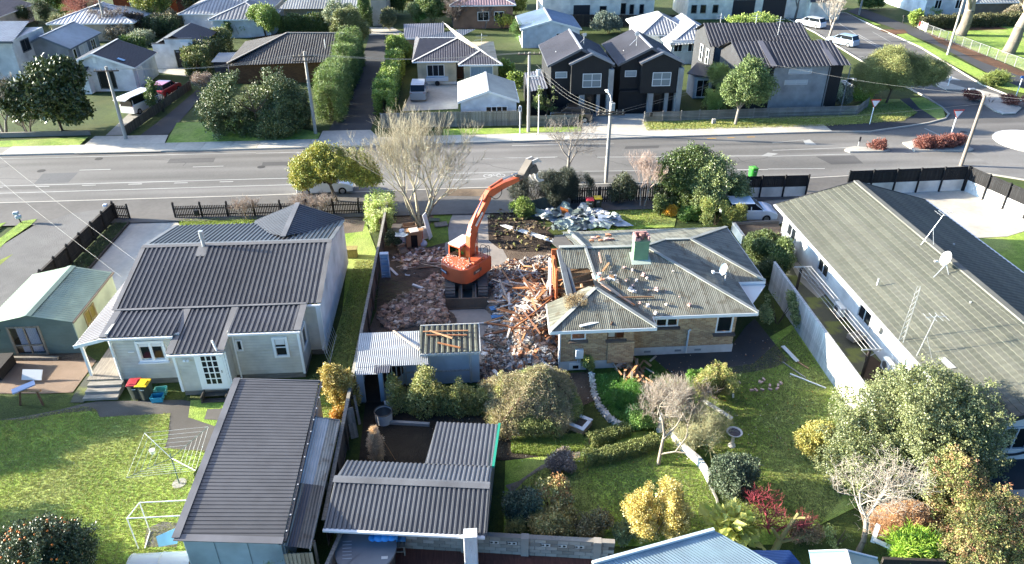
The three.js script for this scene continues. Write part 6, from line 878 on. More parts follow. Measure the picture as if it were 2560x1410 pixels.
{// tiled hip house behind the big bush
  const t =thingW('tiled_house','dark concrete-tiled hip roof house with reddish end wall behind the tall hedge','house',[-20,-91]);
  const y =4.5,e =2.5,rt =M('#565453',0.75,{map:T.coarse,bump:T.brickB,bs:0.05 });
  const C =(p,d) =>part('roof',corr(p,d,0.3,0.05,'sin'),rt,t);
  C([[-21,y,-94],[-14,y,-93.4],[-15.2,e,-87.7],[-26.9,e,-87.8]],[0,-0.4,1]);C([[-21,y,-94],[-26.9,e,-87.8],[-27.5,e,-99]],[-1,-0.4,0]);C([[-21,y,-94],[-14,y,-93.4],[-14,e,-99],[-27.5,e,-99]],[0,-0.4,-1]);
  parts('ridge_cap',[bar([-21,y + 0.06,-94],[-14,y + 0.06,-93.4],0.25,0.1),bar([-21,y + 0.06,-94],[-26.9,e + 0.06,-87.8],0.25,0.1)],M('#7d7874',0.7),t);part('wall',span([-27,-14.6,0,2.5,-98.5,-88.4]),M('#8d6f5c',0.85,{map:T.brick }),t);part('end_wall',wallPanel([[-98.5,0],[-88.2,0],[-88.2,2.5],[-93.4,4.35],[-98.5,2.6]],[],0.1).rotateY(-Math.PI / 2).translate(-14.45,0,0),M('#8f5f56',0.8,{map:T.mottle,bump:T.vboard,bs:0.02 }),t);
  part('vent_pipe',rod([-16,3.4,-90.5],[-16,4.5,-90.5],0.05),gutterM,t);
  const s =thingW('dark_shed','small charcoal shed with pale flat roof beside the tiled house','shed',[-27.6,-92]);part('wall',wallPanel([[-29.2,0],[-26.2,0],[-26.2,2.1],[-29.2,2.1]],[],3).translate(0,0,-90.2),wp('#33363b',T.vboard),s);part('roof',corr([[-29.4,2.4,-93.6],[-26,2.4,-93.6],[-26,2.15,-90],[-29.4,2.15,-90]],[0,-0.1,1],0.2,0.03,'rib'),rc('#8b9399'),s);windowAt(s,-27.3,1.0,-90.17,0.45,0.6,{cols:1 });
}
{// cream brick house with ribbed hip roof
  const t =thingW('cream_brick_house','cream brick house with dark ribbed hip roof and blue-curtained window','house',[-0.5,-92]);
  const rf =rc('#54535a'),cap =M('#b7b6b4',0.5),y =4.2,e =2.75,C =(p,d) =>part('roof',corr(p,d,0.28,0.05,'trap'),rf,t);
  C([[-0.3,y,-91.2],[-5.6,e,-86.1],[0.6,e,-86.1],[2.3,3.55,-87.6]],[0,-0.4,1]);C([[-0.3,y,-91.2],[-4.9,y - 0.1,-92],[-5.6,e,-86.1]],[-1,-0.3,0.2]);C([[-4.9,y - 0.1,-92],[-5.6,e,-86.1],[-5.8,e,-97],[-5,e + 0.2,-97]],[-1,-0.3,0]);C([[-0.3,y,-91.2],[2.3,3.55,-87.6],[4.6,e,-84.3],[4.8,e,-98],[2,y - 0.3,-97.5]],[1,-0.35,0]);C([[-0.3,y,-91.2],[2,y - 0.3,-97.5],[-0.2,y - 0.3,-97.5],[-4.9,y - 0.1,-92]],[0,-0.1,-1]);
  C([[2.3,3.55,-87.6],[-0.3,e,-84.4],[4.6,e,-84.3]],[0,-0.4,1]);C([[2.3,3.55,-87.6],[-0.3,e,-84.4],[-0.3,e + 0.1,-86.2],[1.6,3.5,-87.6]],[-1,-0.3,0]);
  for (const [a,b] of [[[-0.3,y,-91.2],[-5.6,e,-86.1]],[[-0.3,y,-91.2],[2.3,3.55,-87.6]],[[2.3,3.55,-87.6],[4.6,e,-84.3]],[[2.3,3.55,-87.6],[-0.3,e,-84.4]],[[-0.3,y,-91.2],[-4.9,y - 0.1,-92]]]) part('ridge_cap',bar([a[0],a[1] + 0.07,a[2]],[b[0],b[1] + 0.07,b[2]],0.24,0.05),cap,t);
  parts('gutter',[bar([-5.6,e - 0.05,-86.05],[-0.2,e - 0.05,-86.05],0.1,0.14),bar([-0.35,e - 0.05,-84.3],[4.7,e - 0.05,-84.2],0.1,0.14)],whiteP,t);
  part('wall',[span([-5.1,-0.6,0,2.7,-96,-86.7]),span([0.3,4.2,0,2.7,-96,-85])],M('#d3c6a8',0.9,{map:T.mottle,bump:T.brickB,bs:0.008 }),t);part('wall',span([-0.6,0.3,0,2.7,-90,-88.6]),M('#d3c6a8',0.9,{map:T.mottle,bump:T.brickB,bs:0.008 }),t);part('door',span([-0.55,0.25,0.1,2.15,-88.6,-88.52]),M('#7a5238',0.6,{map:T.wood }),t);
  windowAt(t,-3,0.95,-86.66,1.9,1.25,{cols:3,sill:1 });windowAt(t,2.3,0.75,-84.96,2.5,1.6,{cols:1,glass:M('#9fb6c9',0.7,{map:T.wood }) });part('base_band',span([-5.15,-0.6,0,0.25,-86.69,-86.6]),whiteP,t);
  part('aerial',[rod([2.5,3.4,-89],[2.5,5.2,-89],0.03),rod([1.8,4.9,-89],[3.2,4.9,-89],0.02),rod([2.5,5.1,-89.5],[2.5,5.1,-88.4],0.02),rod([1.6,4.4,-89],[2.9,4.6,-89],0.02)],M('#b8babb',0.4,{metalness:0.7 }),t);
  const w =thingW('wing_building','low grey mono-pitch building behind the cream brick house','building',[-5.5,-97]);part('roof',corr([[-7.6,3.3,-104.5],[-2.2,3.3,-104.8],[-2,2.8,-97.8],[-7.2,2.8,-98]],[0,-0.1,1],0.3,0.04,'rib'),rc('#7c7b80'),w);part('wall',span([-7,-2.3,0,2.7,-104.3,-98.4]),wp('#c9b08f'),w);part('fascia',bar([-7.3,2.76,-97.9],[-2,2.76,-97.7],0.08,0.2),whiteP,w);
}
{// white garage with green-grey roof
  const t =thingW('white_garage','white gabled garage with weathered green-grey roof behind the paling fence','garage',[2.5,-76]);
  const a =M('#c3c6b6',0.7,{map:T.coarse });roofed(t,2.55,-72.6,-79.6,{yr:3.1,ye:2.15,wl:2.75,wr:2.85,roof:a,wall:wp('#dfe4e6'),pitch:0.5,amp:0.02,prof:'rib',over:0.25 });
  windowAt(t,3.4,0.95,-72.57,2.1,0.55,{cols:4,bw:0.07 });
}
// two black townhouses
function townhouse(x,label,n) {
  const t =thingW('townhouse',label,'house',[x,-77]),zf =-74.2,yr =6.7,ye =5.2;
  roofed(t,x,zf,-83,{yr,ye,wl:2.95,wr:3.1,roof:n ?rc('#4a4a50') :rc('#4d4c53'),wall:blackW,pitch:0.3,amp:0.03,prof:'rib',over:0.35,y0:0,trim:M('#55575c',0.5),cap:M('#9a9ba0',0.5) });
  // projecting upper gable
  const gx =x + 1.0,g =2.0;part('front_bay',wallPanel([[gx - g,2.35],[gx + g,2.35],[gx + g,5.35],[gx,6.3],[gx - g,5.35]],[],0.9).translate(0,0,zf + 0.9),blackW,t);
  parts('bay_roof',[slab([[gx,6.43,zf + 1.1],[gx - g - 0.25,5.4,zf + 1.1],[gx - g - 0.25,5.4,zf - 1.2],[gx,6.43,zf - 1.2]],0.05),slab([[gx,6.43,zf + 1.1],[gx + g + 0.25,5.4,zf + 1.1],[gx + g + 0.25,5.4,zf - 1.2],[gx,6.43,zf - 1.2]],0.05)],rc('#5d5d63'),t);
  parts('barge',[bar([gx,6.45,zf + 1.12],[gx - g - 0.25,5.41,zf + 1.12],0.06,0.2),bar([gx,6.45,zf + 1.12],[gx + g + 0.25,5.41,zf + 1.12],0.06,0.2)],M('#85868b',0.5),t);
  windowAt(t,gx + 0.1,3.15,zf + 0.93,1.75,1.25,{cols:2,rows:2,fw:0.07,bw:0.06,frame:M('#cfd1d2',0.5),glass:M('#6f7b80',0.3) });windowAt(t,x - 1.9,3.9,zf + 0.03,1.05,0.5,{cols:1,fw:0.07,frame:M('#cfd1d2',0.5),glass:M('#8b979c',0.3) });
  for (const dx of [2.85,0.05]) part('block_pier',box(0.5,dx >1 ?4.9 :2.3,dx >1 ?1.3 :0.6,x + dx + 0.15,0,zf + 0.55),block,t);part('porch_pier',box(0.35,2.3,0.35,x + 1.9,0,zf + 0.5),block,t);
  const d =part('door',box(0.95,2.05,0.06,x + 1.05,0.1,zf + 0.08),M('#17181b',0.5),t);part('glass_panel',box(0.5,1.6,0.02,x + 1.05 - x,0.3,zf + 0.12 + 77),glass,d);part('porch_slab',box(3.2,0.12,1.6,x + 1.4,0.01,zf + 0.6),MAT.conc2,t);
  part('balcony_shadow_board',span([x - 2.9,x - 1,2.3,2.5,zf,zf + 0.3]),blackW,t);  // dark board added as the shadow line of a balcony
  for (const [dx,dz] of [[-2.1,-2.2],[-1.7,-1.2]]) part('roof_vent',rod([x + dx,5.2,-75.2 + dz],[x + dx,5.75,-75.2 + dz],0.05),gutterM,t);
  part('aerial',[rod([x + (n ?-0.9 :0.7),5.7,-77],[x + (n ?-0.9 :0.7),7.6,-77],0.035),rod([x + (n ?-1.2 :0.4),7.5,-77],[x + (n ?-0.6 :1),7.5,-77],0.03),rod([x + (n ?-1.6 :-0.1),6.3,-77],[x + (n ?-0.9 :0.7),7,-77],0.02),box(0.35,0.3,0.08,x + (n ?-0.9 :0.75),7.3,-77)],M('#c3c5c6',0.4,{metalness:0.6 }),t);
  return t;
}
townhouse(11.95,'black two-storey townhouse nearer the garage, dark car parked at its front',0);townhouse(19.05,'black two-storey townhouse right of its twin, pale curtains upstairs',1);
{const t =thingW('side_carport','low ribbed carport roof attached left of the first black townhouse','carport',[8,-77]);part('roof',corr([[6.9,2.6,-81],[8.7,2.9,-81],[8.7,2.9,-73.8],[6.6,2.6,-73.8]],[0,-0.1,1],0.3,0.05,'trap'),rc('#6a6a70'),t);part('wall',span([6.8,8.6,0,2.5,-80.8,-74.2]),blackW,t);}
{// long black corner house
  const t =thingW('corner_house','long black two-storey corner house with ribbed roof and grey block wall','house',[34,-77]);
  const rf =rc('#434348'),y =6.4,e =4.8,C =(p,d) =>part('roof',corr(p,d,0.4,0.06,'trap'),rf,t);
  C([[28.3,y,-77.6],[39,y,-77.3],[39.7,e,-73.3],[28.6,e,-73.3]],[0,-0.4,1]);C([[28.3,y,-77.6],[39,y,-77.3],[39.2,e,-81],[28,e,-81]],[0,-0.4,-1]);C([[28,y + 0.1,-86.5],[39.4,y + 0.1,-86],[39.6,e,-82],[27.8,e + 0.1,-82.3]],[0,-0.4,1]);C([[28,y + 0.1,-86.5],[39.4,y + 0.1,-86],[39.4,e,-90],[28,e,-90]],[0,-0.4,-1]);
  for (const x of [31.4,37.8]) part('flashing',slab([[x - 0.3,y + 0.09,-77.5],[x + 0.3,y + 0.09,-77.5],[x + 0.5,e + 0.09,-73.25],[x - 0.1,e + 0.09,-73.25]],0.02),M('#66656b',0.5),t);
  part('wall',[span([28.7,39.2,0,e - 0.05,-80.5,-73.9])],blackW,t);part('wall',span([28.4,39,0,e,-89.5,-82.6]),wp('#6a6b6d'),t);
  part('end_wall',[wallPanel([[-81,0],[-73.9,0],[-73.9,e],[-77.5,y - 0.1],[-81,e]],[],0.1).rotateY(-Math.PI / 2).translate(28.62,0,0),wallPanel([[-90,0],[-82.4,0],[-82.4,e],[-86.3,y],[-90,e]],[],0.1).rotateY(-Math.PI / 2).translate(28.3,0,0)],wp('#3a3b3e',T.vboard),t);
  part('block_panel',span([31.9,37.6,0,e - 0.1,-73.9,-73.7]),M('#a0a2a3',0.85,{map:T.mottle,bump:T.brickB,bs:0.015 }),t);for (const [x,yy] of [[34.6,4.0],[34.4,2.9]]) windowAt(t,x,yy,-73.67,2.3,0.38,{cols:2,frame:M('#b9bbbc',0.5),glass:M('#aeb4b6',0.4) });
  windowAt(t,30.3,4.0,-73.87,1.5,0.45,{cols:2 });windowAt(t,31.1,1.3,-73.87,0.7,1.1,{cols:1,rows:2,glass:M('#8fa5b3',0.3) });for (const z of [-84.2,-86.5]) windowAt(t,28.2,2.4,z,0.8,1.6,{cols:1,rows:2,ry:-Math.PI / 2,fw:0.12 });
  const p =thingW('garden_room','small white garden room with dark roof left of the corner house','building',[26.3,-80]);part('roof',slab([[24.6,2.7,-79.4],[26.8,2.9,-83.2],[29,2.7,-81.6],[27.4,2.4,-78]],0.08),rc('#3a3b41'),p);part('wall',span([25.4,27.4,0,2.3,-81.5,-79]),wp('#d3d5d6'),p);windowAt(p,26.4,0.2,-78.97,1.3,1.8,{cols:2 });
  for (const x of [37.2,39.3]) part('downpipe',rod([x + 0.5,0.2,-73.6],[x + 0.5,4.6,-73.6],0.06),M('#6c6e70',0.5),t);
  for (const [x,z] of [[34,-86],[36,-84],[30,-86.5]]) part('aerial',[rod([x,5.3,z],[x,7.6,z],0.04),rod([x - 0.5,7.3,z],[x + 0.5,7.3,z],0.03),rod([x - 0.4,7.0,z],[x + 0.4,7.0,z],0.03)],M('#c3c5c6',0.4,{metalness:0.6 }),t);
}
{// villa and blue-roofed garage behind
  const t =thingW('white_villa','white villa with pale grey hip roofs behind the black townhouses','house',[29,-100]);
  roofed(t,30.2,-93.8,-103,{yr:4.4,ye:3.05,wl:3.6,wr:2.8,hipF:1,roof:rc('#b1b3b5'),wall:wp('#e2e3e3'),pitch:0.4 });roofed(t,27,-98,-107,{yr:4.6,ye:3.05,wl:3,wr:3.2,hipF:1,hipB:1,roof:rc('#aaacae'),wall:wp('#e2e3e3'),pitch:0.4 });
  for (const x of [27.5,29.3,31.2]) windowAt(t,x,1.6,-93.77,1.0,1,{cols:2 });
  const g =thingW('blue_roof_garage','white weatherboard garage with blue-grey gable roof','garage',[12.5,-108]);roofed(g,12.4,-103.8,-113,{yr:3.6,ye:2.55,wl:3.9,wr:4,roof:rc('#7d93a8'),wall:wp('#dfe3e6',T.vboard),pitch:0.4,over:0.25 });windowAt(g,14,0.9,-103.77,1.6,1.0,{cols:2 });
}
// cream townhouse rows across the top
function row(x0,x1,z,label,bays) {
  const t =thingW('cream_townhouse',label,'house',[(x0 + x1) / 2,z]);const cw =M('#f3eddc',0.85,{map:T.mottle,bump:T.brickB,bs:0.006 });
  part('wall',span([x0,x1,0,6.2,z - 9,z]),cw,t);part('roof',[slab([[x0 - 0.5,6.2,z + 0.5],[x1 + 0.5,6.2,z + 0.5],[x1 - 3,8.2,z - 4.5],[x0 + 3,8.2,z - 4.5]],0.1),slab([[x0 - 0.5,6.2,z - 9.5],[x1 + 0.5,6.2,z - 9.5],[x1 - 3,8.2,z - 4.5],[x0 + 3,8.2,z - 4.5]],0.1)],rc('#4a4b50'),t);
  for (const [kind,x,y,w,h] of bays) {if (kind ==='g') {part('garage_door',box(w,h,0.1,x,0.02,z + 0.02),M('#1b1c20',0.6,{bump:T.board,bs:0.03 }),t);}else if (kind ==='b') {part('bay',span([x - w / 2,x + w / 2,0,y,z,z + h]),cw,t);part('bay_roof',slab([[x - w / 2 - 0.4,y,z + h + 0.4],[x + w / 2 + 0.4,y,z + h + 0.4],[x + w / 2 - 0.6,y + 1,z - 0.2],[x - w / 2 + 0.6,y + 1,z - 0.2]],0.08),rc('#3f4046'),t);}else windowAt(t,x,y,z + 0.04,w,h,{cols:1,frame:M('#2b2d31',0.5),fw:0.05 });}
}
row(13,25.4,-120.5,'cream two-storey townhouse with one dark garage door and a dark hooded bay',[['g',19.2,0,2.6,2.6],['w',14,4.2,1.9,1.2],['w',25,4.2,1.4,1.2],['d',22.6,0.1,1.0,2.3]]);
row(25.4,31,-121.5,'cream townhouse section with hooded dark roof and narrow windows in the gap',[['w',26,1,0.8,1.6],['w',27.4,1,0.6,1.4],['w',29,1,0.6,1.4]]);
row(36.5,61,-121.5,'long cream two-storey townhouse block with two dark garage doors',[['g',45.6,0,3.6,2.9],['g',50.6,0,3.8,2.9],['w',38,4.4,2,1.1],['w',37.5,1,0.8,1.2],['w',39,1,0.8,1.2],['w',41,1,0.8,1.2],['w',60,4.3,1.6,1.1],['b',58.5,2.8,5,1.5]]);
{// far roofs along the top left
  const t =thingW('grey_hip_house','white house with layered pale grey hip roofs at the top left','house',[-36,-125]);roofed(t,-35,-117,-132,{yr:5,ye:2.9,wl:6,wr:6,hipF:1,hipB:1,roof:rc('#a3a6a8'),wall:wp('#d8dadb'),pitch:0.5 });roofed(t,-31.5,-113,-119,{yr:4.2,ye:2.8,wl:4,wr:4,hipF:1,roof:rc('#85888c'),wall:wp('#d8dadb'),pitch:0.5 });
  const w =thingW('white_roof_house','low house with white shingle roof behind the red-twigged trees','house',[-52,-117]);roofed(w,-52,-112,-121,{yr:4.4,ye:2.7,wl:5.5,wr:5.5,hipF:1,hipB:1,roof:rc('#c9cccf'),wall:wp('#c4b6a4'),pitch:0.5 });
  const b =thingW('brick_flats','red brick block with large white-framed windows at the top edge','building',[-52,-133]);part('wall',span([-56,-46,0,6,-137,-130]),M('#b3663f',0.9,{map:T.brick }),b);windowAt(b,-51.5,1.9,-129.95,3.6,2.4,{cols:3,rows:2,fw:0.12 });part('roof',slab([[-57,6,-129],[-45,6,-129],[-45,7.5,-138],[-57,7.5,-138]],0.15),rc('#6d6a68'),b);
  const o =thingW('brown_roof_house','house with brown striped roof at the top left corner','house',[-75,-122]);roofed(o,-74,-116,-128,{yr:4.5,ye:2.6,wl:6,wr:6,roof:rc('#6f625b'),wall:wp('#c9c6bd'),pitch:0.6 });
  const h =thingW('tan_house','tan brick house with long grey hip roof above the clipped hedge','house',[-21,-124]);const rr2 =rc('#a8aaa6');part('roof',corr([[-27.4,2.75,-119.6],[-14.6,2.75,-119.2],[-16.5,4.9,-126],[-25,4.9,-126]],[0,-0.4,1],0.4,0.04,'rib'),rr2,h);part('roof',corr([[-14.6,2.75,-119.2],[-16.5,4.9,-126],[-14.6,2.75,-132]],[1,-0.4,0],0.4,0.04,'rib'),rr2,h);part('roof',corr([[-27.4,2.75,-119.6],[-25,4.9,-126],[-27.4,2.75,-132]],[-1,-0.4,0],0.4,0.04,'rib'),rr2,h);part('wall',span([-26.9,-15.2,0,2.7,-131,-120.3]),M('#c4ad88',0.9,{map:T.mottle,bump:T.brickB,bs:0.008 }),h);windowAt(h,-22.5,1.0,-120.25,1.6,1.1,{cols:2 });windowAt(h,-19.5,1.0,-120.25,1.2,1.1,{cols:2 });
  const k =thingW('pink_roof_house','brown brick house with pinkish tile roof behind bare trees','house',[4,-122]);roofed(k,3.5,-117,-128,{yr:5.2,ye:3.6,wl:4.5,wr:4.6,hipF:1,hipB:1,roof:rc('#a98c90'),wall:M('#8f6f5a',0.9,{map:T.mottle,bump:T.brickB,bs:0.008 }),pitch:0.4 });windowAt(k,3.6,1.2,-116.95,1.6,1.2,{cols:2 });windowAt(k,6,1.2,-116.95,1.4,1.2,{cols:2 });
  const q =thingW('beige_gate_house','pale rendered building end behind the lane at the top','building',[-11.5,-126]);part('wall',span([-13.5,-11.2,0,4.2,-130,-120]),M('#b9b3a8',0.9,{map:T.mottle }),q);part('roof',slab([[-14,4.2,-119.5],[-10.8,4.6,-119.5],[-10.8,4.6,-131],[-14,4.2,-131]],0.1),rc('#6f7275'),q);
  const s =thingW('park_house','white weatherboard house with grey roof beyond the park hedge','house',[82,-128]);roofed(s,80,-121.5,-135,{yr:5.2,ye:3,wl:4,wr:4,roof:rc('#a9acad'),wall:wp('#dedfdd'),pitch:0.5 });roofed(s,90,-119.5,-133,{yr:5.2,ye:2.6,wl:7,wr:7,hipF:1,roof:rc('#9a9d9c'),wall:M('#7d756a',0.9,{map:T.mottle,bump:T.brickB,bs:0.008 }),pitch:0.5 });for (const x of [78,81.5]) windowAt(s,x,1.2,-121.45,1.0,1.3,{cols:2 });
}

// ---------- trees, shrubs and hedges ----------
const G ={dark:['#2f3d22','#3c4a28','#4a5a30'],mid:['#46572a','#55682f','#64773a'],light:['#66762f','#7a8a3a','#8a9a4a'],yel:['#7d8030','#97943a','#a9a34a'],grey:['#6b7358','#7d8468','#8e947a'],gold:['#b39a45','#c9b060','#d9c884','#a98a3a'],olive:['#545a30','#666a3c','#777a4a'],rust:['#8a3f30','#9c4b38','#7a3830','#a8583f'] };
let sid =0;
// far side of the road
tree('magnolia_tree','large dark glossy magnolia at the left in front of the white bungalow',...[-39.43,-72.82],{h:6.4,rx:3.9,ry:3.4,cy:3.4,k:12,n:5200,size:0.34,cols:['#33401f','#414d28','#57603a'],leaf:'big',gloss:0.35 });
bareTree('bare_tree','grey bare twiggy tree at the left edge beside the magnolia',...[-44.31,-71.68],{levels:5,len:2.2,r:0.14,n:3,up:0.35,spread:0.5,jit:0.22,stems:2,col:'#8b8376',rmin:0.014 });
bareTree('bare_tree','small grey bare shrub-like tree under the magnolia',...[-42.06,-71.86],{levels:3,len:1.2,r:0.07,n:4,up:0.4,spread:0.5,jit:0.25,stems:4,col:'#7d7268',rmin:0.012 });
tree('camellia_tree','huge rounded dark green camellia beside the left driveway',...[-20.05,-70.91],{lobes:[[0,2.8,0,4.2,3.0,3.4],[-2.6,2.4,0.6,2.6,2.5,2.6],[2.6,2.6,0,2.8,2.8,2.6],[0.8,4.4,-0.3,2.8,1.9,2.2],[-1.2,4.1,0.6,2.6,1.8,2.2],[-1,1.4,2,3,1.7,1.7],[2,1.4,1.8,2.6,1.6,1.7],[0.4,2.6,1.6,2.4,2.2,2]],h:6,rx:3.4,rz:3,n:13000,size:0.25,cols:['#44502a','#56623a','#6a7448','#3c4828'],gloss:0.45 });
shrub('camellia_shrub','small pinkish twiggy shrub at the left end of the huge camellia',...[-29.27,-85.24],{rx:1.2,ry:1.2,cy:1.3,n:500,size:0.2,cols:['#8d7f72','#9c8a7c','#74685c'],leaf:'dry' });
hedge('conifer_hedge','tall feathery light green hedge along the left of the tar driveway',[[-13.35,-73.32],[-13.46,-81.1],[-13.48,-89.39],[-13.67,-96.93]],1.9,3.9,{dens:26,size:0.34,cols:['#5f7038','#74854a','#8a9a5c','#4c5c30'],leaf:'needle',wob:0.25 });
tree('cypress_tree','narrow dark conifer at the foot of the tall feathery hedge',...[-15.85,-72.09],{h:4,lobes:[[0,1.2,0,0.9,1.4,0.9],[0,2.8,0,0.55,1.3,0.55]],rx:0.5,rz:0.5,n:700,size:0.24,cols:G.dark,leaf:'needle' });
shrub('viburnum_shrub','big grey-green shrub overhanging the top of the tar driveway',...[-15.22,-105.08],{rx:2.7,ry:2.9,cy:2.9,n:2200,size:0.3,cols:[...G.olive,'#7a8058'] });
shrub('laurel_shrub','rounded pale shrub behind the tiled house by the driveway',...[-17.32,-113.01],{rx:2.4,ry:2.4,cy:3,n:1300,size:0.3,cols:[...G.grey,'#5f6a44'] });
tree('ivy_column','tall ivy-clad dark trunk above the driveway shrubs',...[-14.14,-115.88],{h:7,lobes:[[0,3,0,1,3,1],[0,6,0,0.8,2,0.8]],rx:0.8,rz:0.8,n:1000,size:0.28,cols:G.mid });
tree('ball_tree','light green ball-shaped tree behind the tiled roof',...[-28.31,-113.01],{h:5.4,rx:2.3,ry:2.3,cy:3,n:1300,size:0.3,cols:['#5f7030','#748440','#86964e'] });
hedge('clipped_hedge','clipped dark green hedge in front of the tan house',[[-26.23,-113.62],[-19.71,-114.7]],1.6,2.6,{dens:22,size:0.3,cols:['#4a5a2a','#5c6c34','#39481f'] });
hedge('driveway_hedge','loose bright green hedge on the right of the tar driveway',[[-8.18,-75.54],[-8.11,-84.25],[-7.99,-94.28],[-7.46,-100.08]],1.5,2.4,{dens:30,size:0.3,cols:['#6a7c30','#7f9140','#55682a','#94a455'],wob:0.3 });
shrub('laurel_shrub','tall bright shrub at the far end of the driveway hedge',...[-7.99,-96.54],{rx:1.6,ry:1.7,cy:2,n:900,size:0.28,cols:G.light });
shrub('fence_shrub','dark green shrub between the two driveways by the white van',...[-31.43,-78.08],{lobes:[[0,1.5,0,1.3,1.6,1.3],[0,2.8,0,0.9,1.1,0.9]],rx:1,ry:2,cy:2,n:1100,size:0.26,cols:[...G.mid,'#3f4c28'] });
hedge('garage_hedge','bushy olive hedge in front of the parapet garage',[[-31.9,-91.65],[-32.97,-98.24],[-32.32,-105.58]],2.2,2.5,{dens:24,size:0.3,cols:[...G.olive,'#707a38'],wob:0.3 });
// top left garden
for (const [p,rx,ry,cols,leaf,lab] of [[[-70.94,-125.12],1.9,1.6,G.mid,'needle','clump of cabbage trees at the far left edge'],[[-66.14,-124.79],2.2,2,G.dark,'needle','dark flax clump between the cabbage trees'],[[-63.16,-125.45],2.2,1.9,G.light,'needle','light green flax clump nearest the blue-grey roof'],[[-69.05,-136.15],2.8,2.6,G.mid,'big','dark palm-like tree at the top left'],[[-75.87,-140.23],4,3,G.dark,'small','dark mass of trees at the top left corner'],[[-46.79,-114.27],1.6,2,['#3a3028','#4a3c30','#2f2a24'],'small','dark reddish shrub behind the black bungalow roof'],[[-46.85,-120.12],2.6,2,['#9a9078','#8a8068','#a89c84'],'dry','dry tan shrub beside the gold conifer'],[[-44.23,-114.84],3,1.6,G.dark,'small','dark green hedge mass behind the bungalow'],[[-44.79,-109.12],2,1.1,G.grey,'dry','low grey shrubs behind the bungalow ridge'],[[-38.36,-119.54],2,1.6,['#7a6a30','#6a7030','#8a6a38'],'small','autumn-tinted tree behind the parapet garage'],[[-32.05,-113.26],1.8,1.6,G.mid,'small','green shrub right of the parapet garage roof']]) shrub('garden_shrub',lab,...p,{rx,ry,cy:ry,n:900,size:0.34,cols,leaf,cat:'shrub' });
tree('gold_conifer','yellow-green conifer in front of the brick flats',...[-46.41,-121.33],{h:8,lobes:[[0,3.5,0,3,3.5,3],[-1.4,6.2,0,2.2,2.4,2],[1.6,4.8,0.5,2.2,2.2,2]],rx:2,rz:2,n:2000,size:0.38,cols:['#7d8030','#8f8f34','#5a682a','#46552a'] });
for (const [p,c,lab,len,lv] of [[[-56.21,-119.55],'#9a6a5c','reddish bare tree left of the white shingle roof',2.1,4],[[-50.96,-113.81],'#8c8076','grey bare tree in front of the white shingle roof',1.8,4],[[-0.66,-117.8],'#6f6660','dark bare tree in front of the pink-roofed house',1.7,4],[[3.69,-117.09],'#8a8078','thin bare tree right of the pink-roofed house',1.4,3],[[-34.62,-139.57],'#8a8078','pale bare tree at the top behind the ball tree',2,3]]) bareTree('bare_tree',lab,...p,{levels:lv,len,r:0.13,n:4,up:0.35,spread:0.5,jit:0.2,stems:2,col:c,rmin:0.016 });
for (const [p,rx,ry,cols,lab] of [[[-10.62,-116.44],1.2,1.6,['#6d6f4a','#7d7c56','#5c6040'],'clipped olive column at the end of the tar driveway'],[[-10.59,-128.72],2.2,3,G.mid,'leafy tree beside the lane at the top'],[[-4.2,-120.57],3.6,3,[...G.mid,'#7a7f50'],'broad leafy tree left of the pink-roofed house'],[[-6.51,-120.72],1.3,1.3,['#4f7a34','#5f8a3c'],'bright green flax left of the broad leafy tree'],[[-32.36,-137.27],3,2.6,['#8a8468','#7a7a5a'],'dry olive tree behind the ball tree'],[[6.47,-116.9],1.5,1.9,[...G.yel],'yellow-green shrub right of the cream brick house'],[[8.95,-105.46],1.7,1.9,['#4f6a2c','#3f5626','#64803a'],'yucca clump left of the white weatherboard garage'],[[9.25,-127.37],2,2,G.mid,'dark shrubs behind the blue-roofed garage'],[[22.16,-112.62],2.6,1.5,['#5a6658','#4a564a','#6a766a'],'grey-green shrub between the black townhouse roofs'],[[30.62,-96.26],1.9,1.2,['#6a6e48','#7c7e58','#4f5436'],'flax bushes in front of the white villa'],[[45.21,-115.92],4,0.9,['#8a9a50','#7d8d44'],'low light hedge behind the corner house ridge'],[[6.07,-83.28],0.9,1.5,G.light,'bright shrub squeezed beside the white gabled garage'],[[5.24,-88.11],0.9,1.2,G.light,'light green shrub behind the white gabled garage']]) shrub('leafy_shrub',lab,...p,{rx,ry,cy:ry * 1.05,n:Math.round(420 * rx * ry / 1.6),size:0.34,cols,leaf:/yucca|flax/.test(lab) ?'needle' :'small' });
tree('street_tree','round-headed green street tree with pale leaning trunk on the far verge',...[27.11,-69.68],{h:4.6,lobes:[[0.9,4,-0.6,2.1,2.2,2],[2.1,3.6,-0.4,1.5,1.6,1.4],[-0.2,3.5,-0.6,1.5,1.5,1.4],[0.9,5.4,-0.6,1.2,1.2,1.2]],rx:1.2,rz:1.2,n:2600,size:0.24,cols:['#4f6030','#65753e','#7a8a52','#3f4f28'],bark:M('#a89f92',0.9,{map:T.wood }),tr:0.16 });
shrub('cabbage_tuft','light spiky cabbage tree left of the street tree',...[27.51,-77.47],{rx:0.9,ry:1.0,cy:3.0,n:420,size:0.42,cols:['#8a9450','#a0a868','#747e40'],leaf:'needle' });
hedge('bamboo_hedge','pale green bamboo behind the slat fence under the street tree',[[25.69,-75.16],[27.67,-75.22]],1.2,2.0,{dens:34,size:0.26,cols:['#8a9a50','#a0ac66','#75853e'],leaf:'fine',wob:0.3 });
tree('small_tree','small rounded tree in front of the first black townhouse',...[8.5,-73.28],{h:3.2,rx:1.35,ry:1.6,cy:2.1,n:900,size:0.22,cols:['#5f6c34','#75804a','#4d5a2c'] });
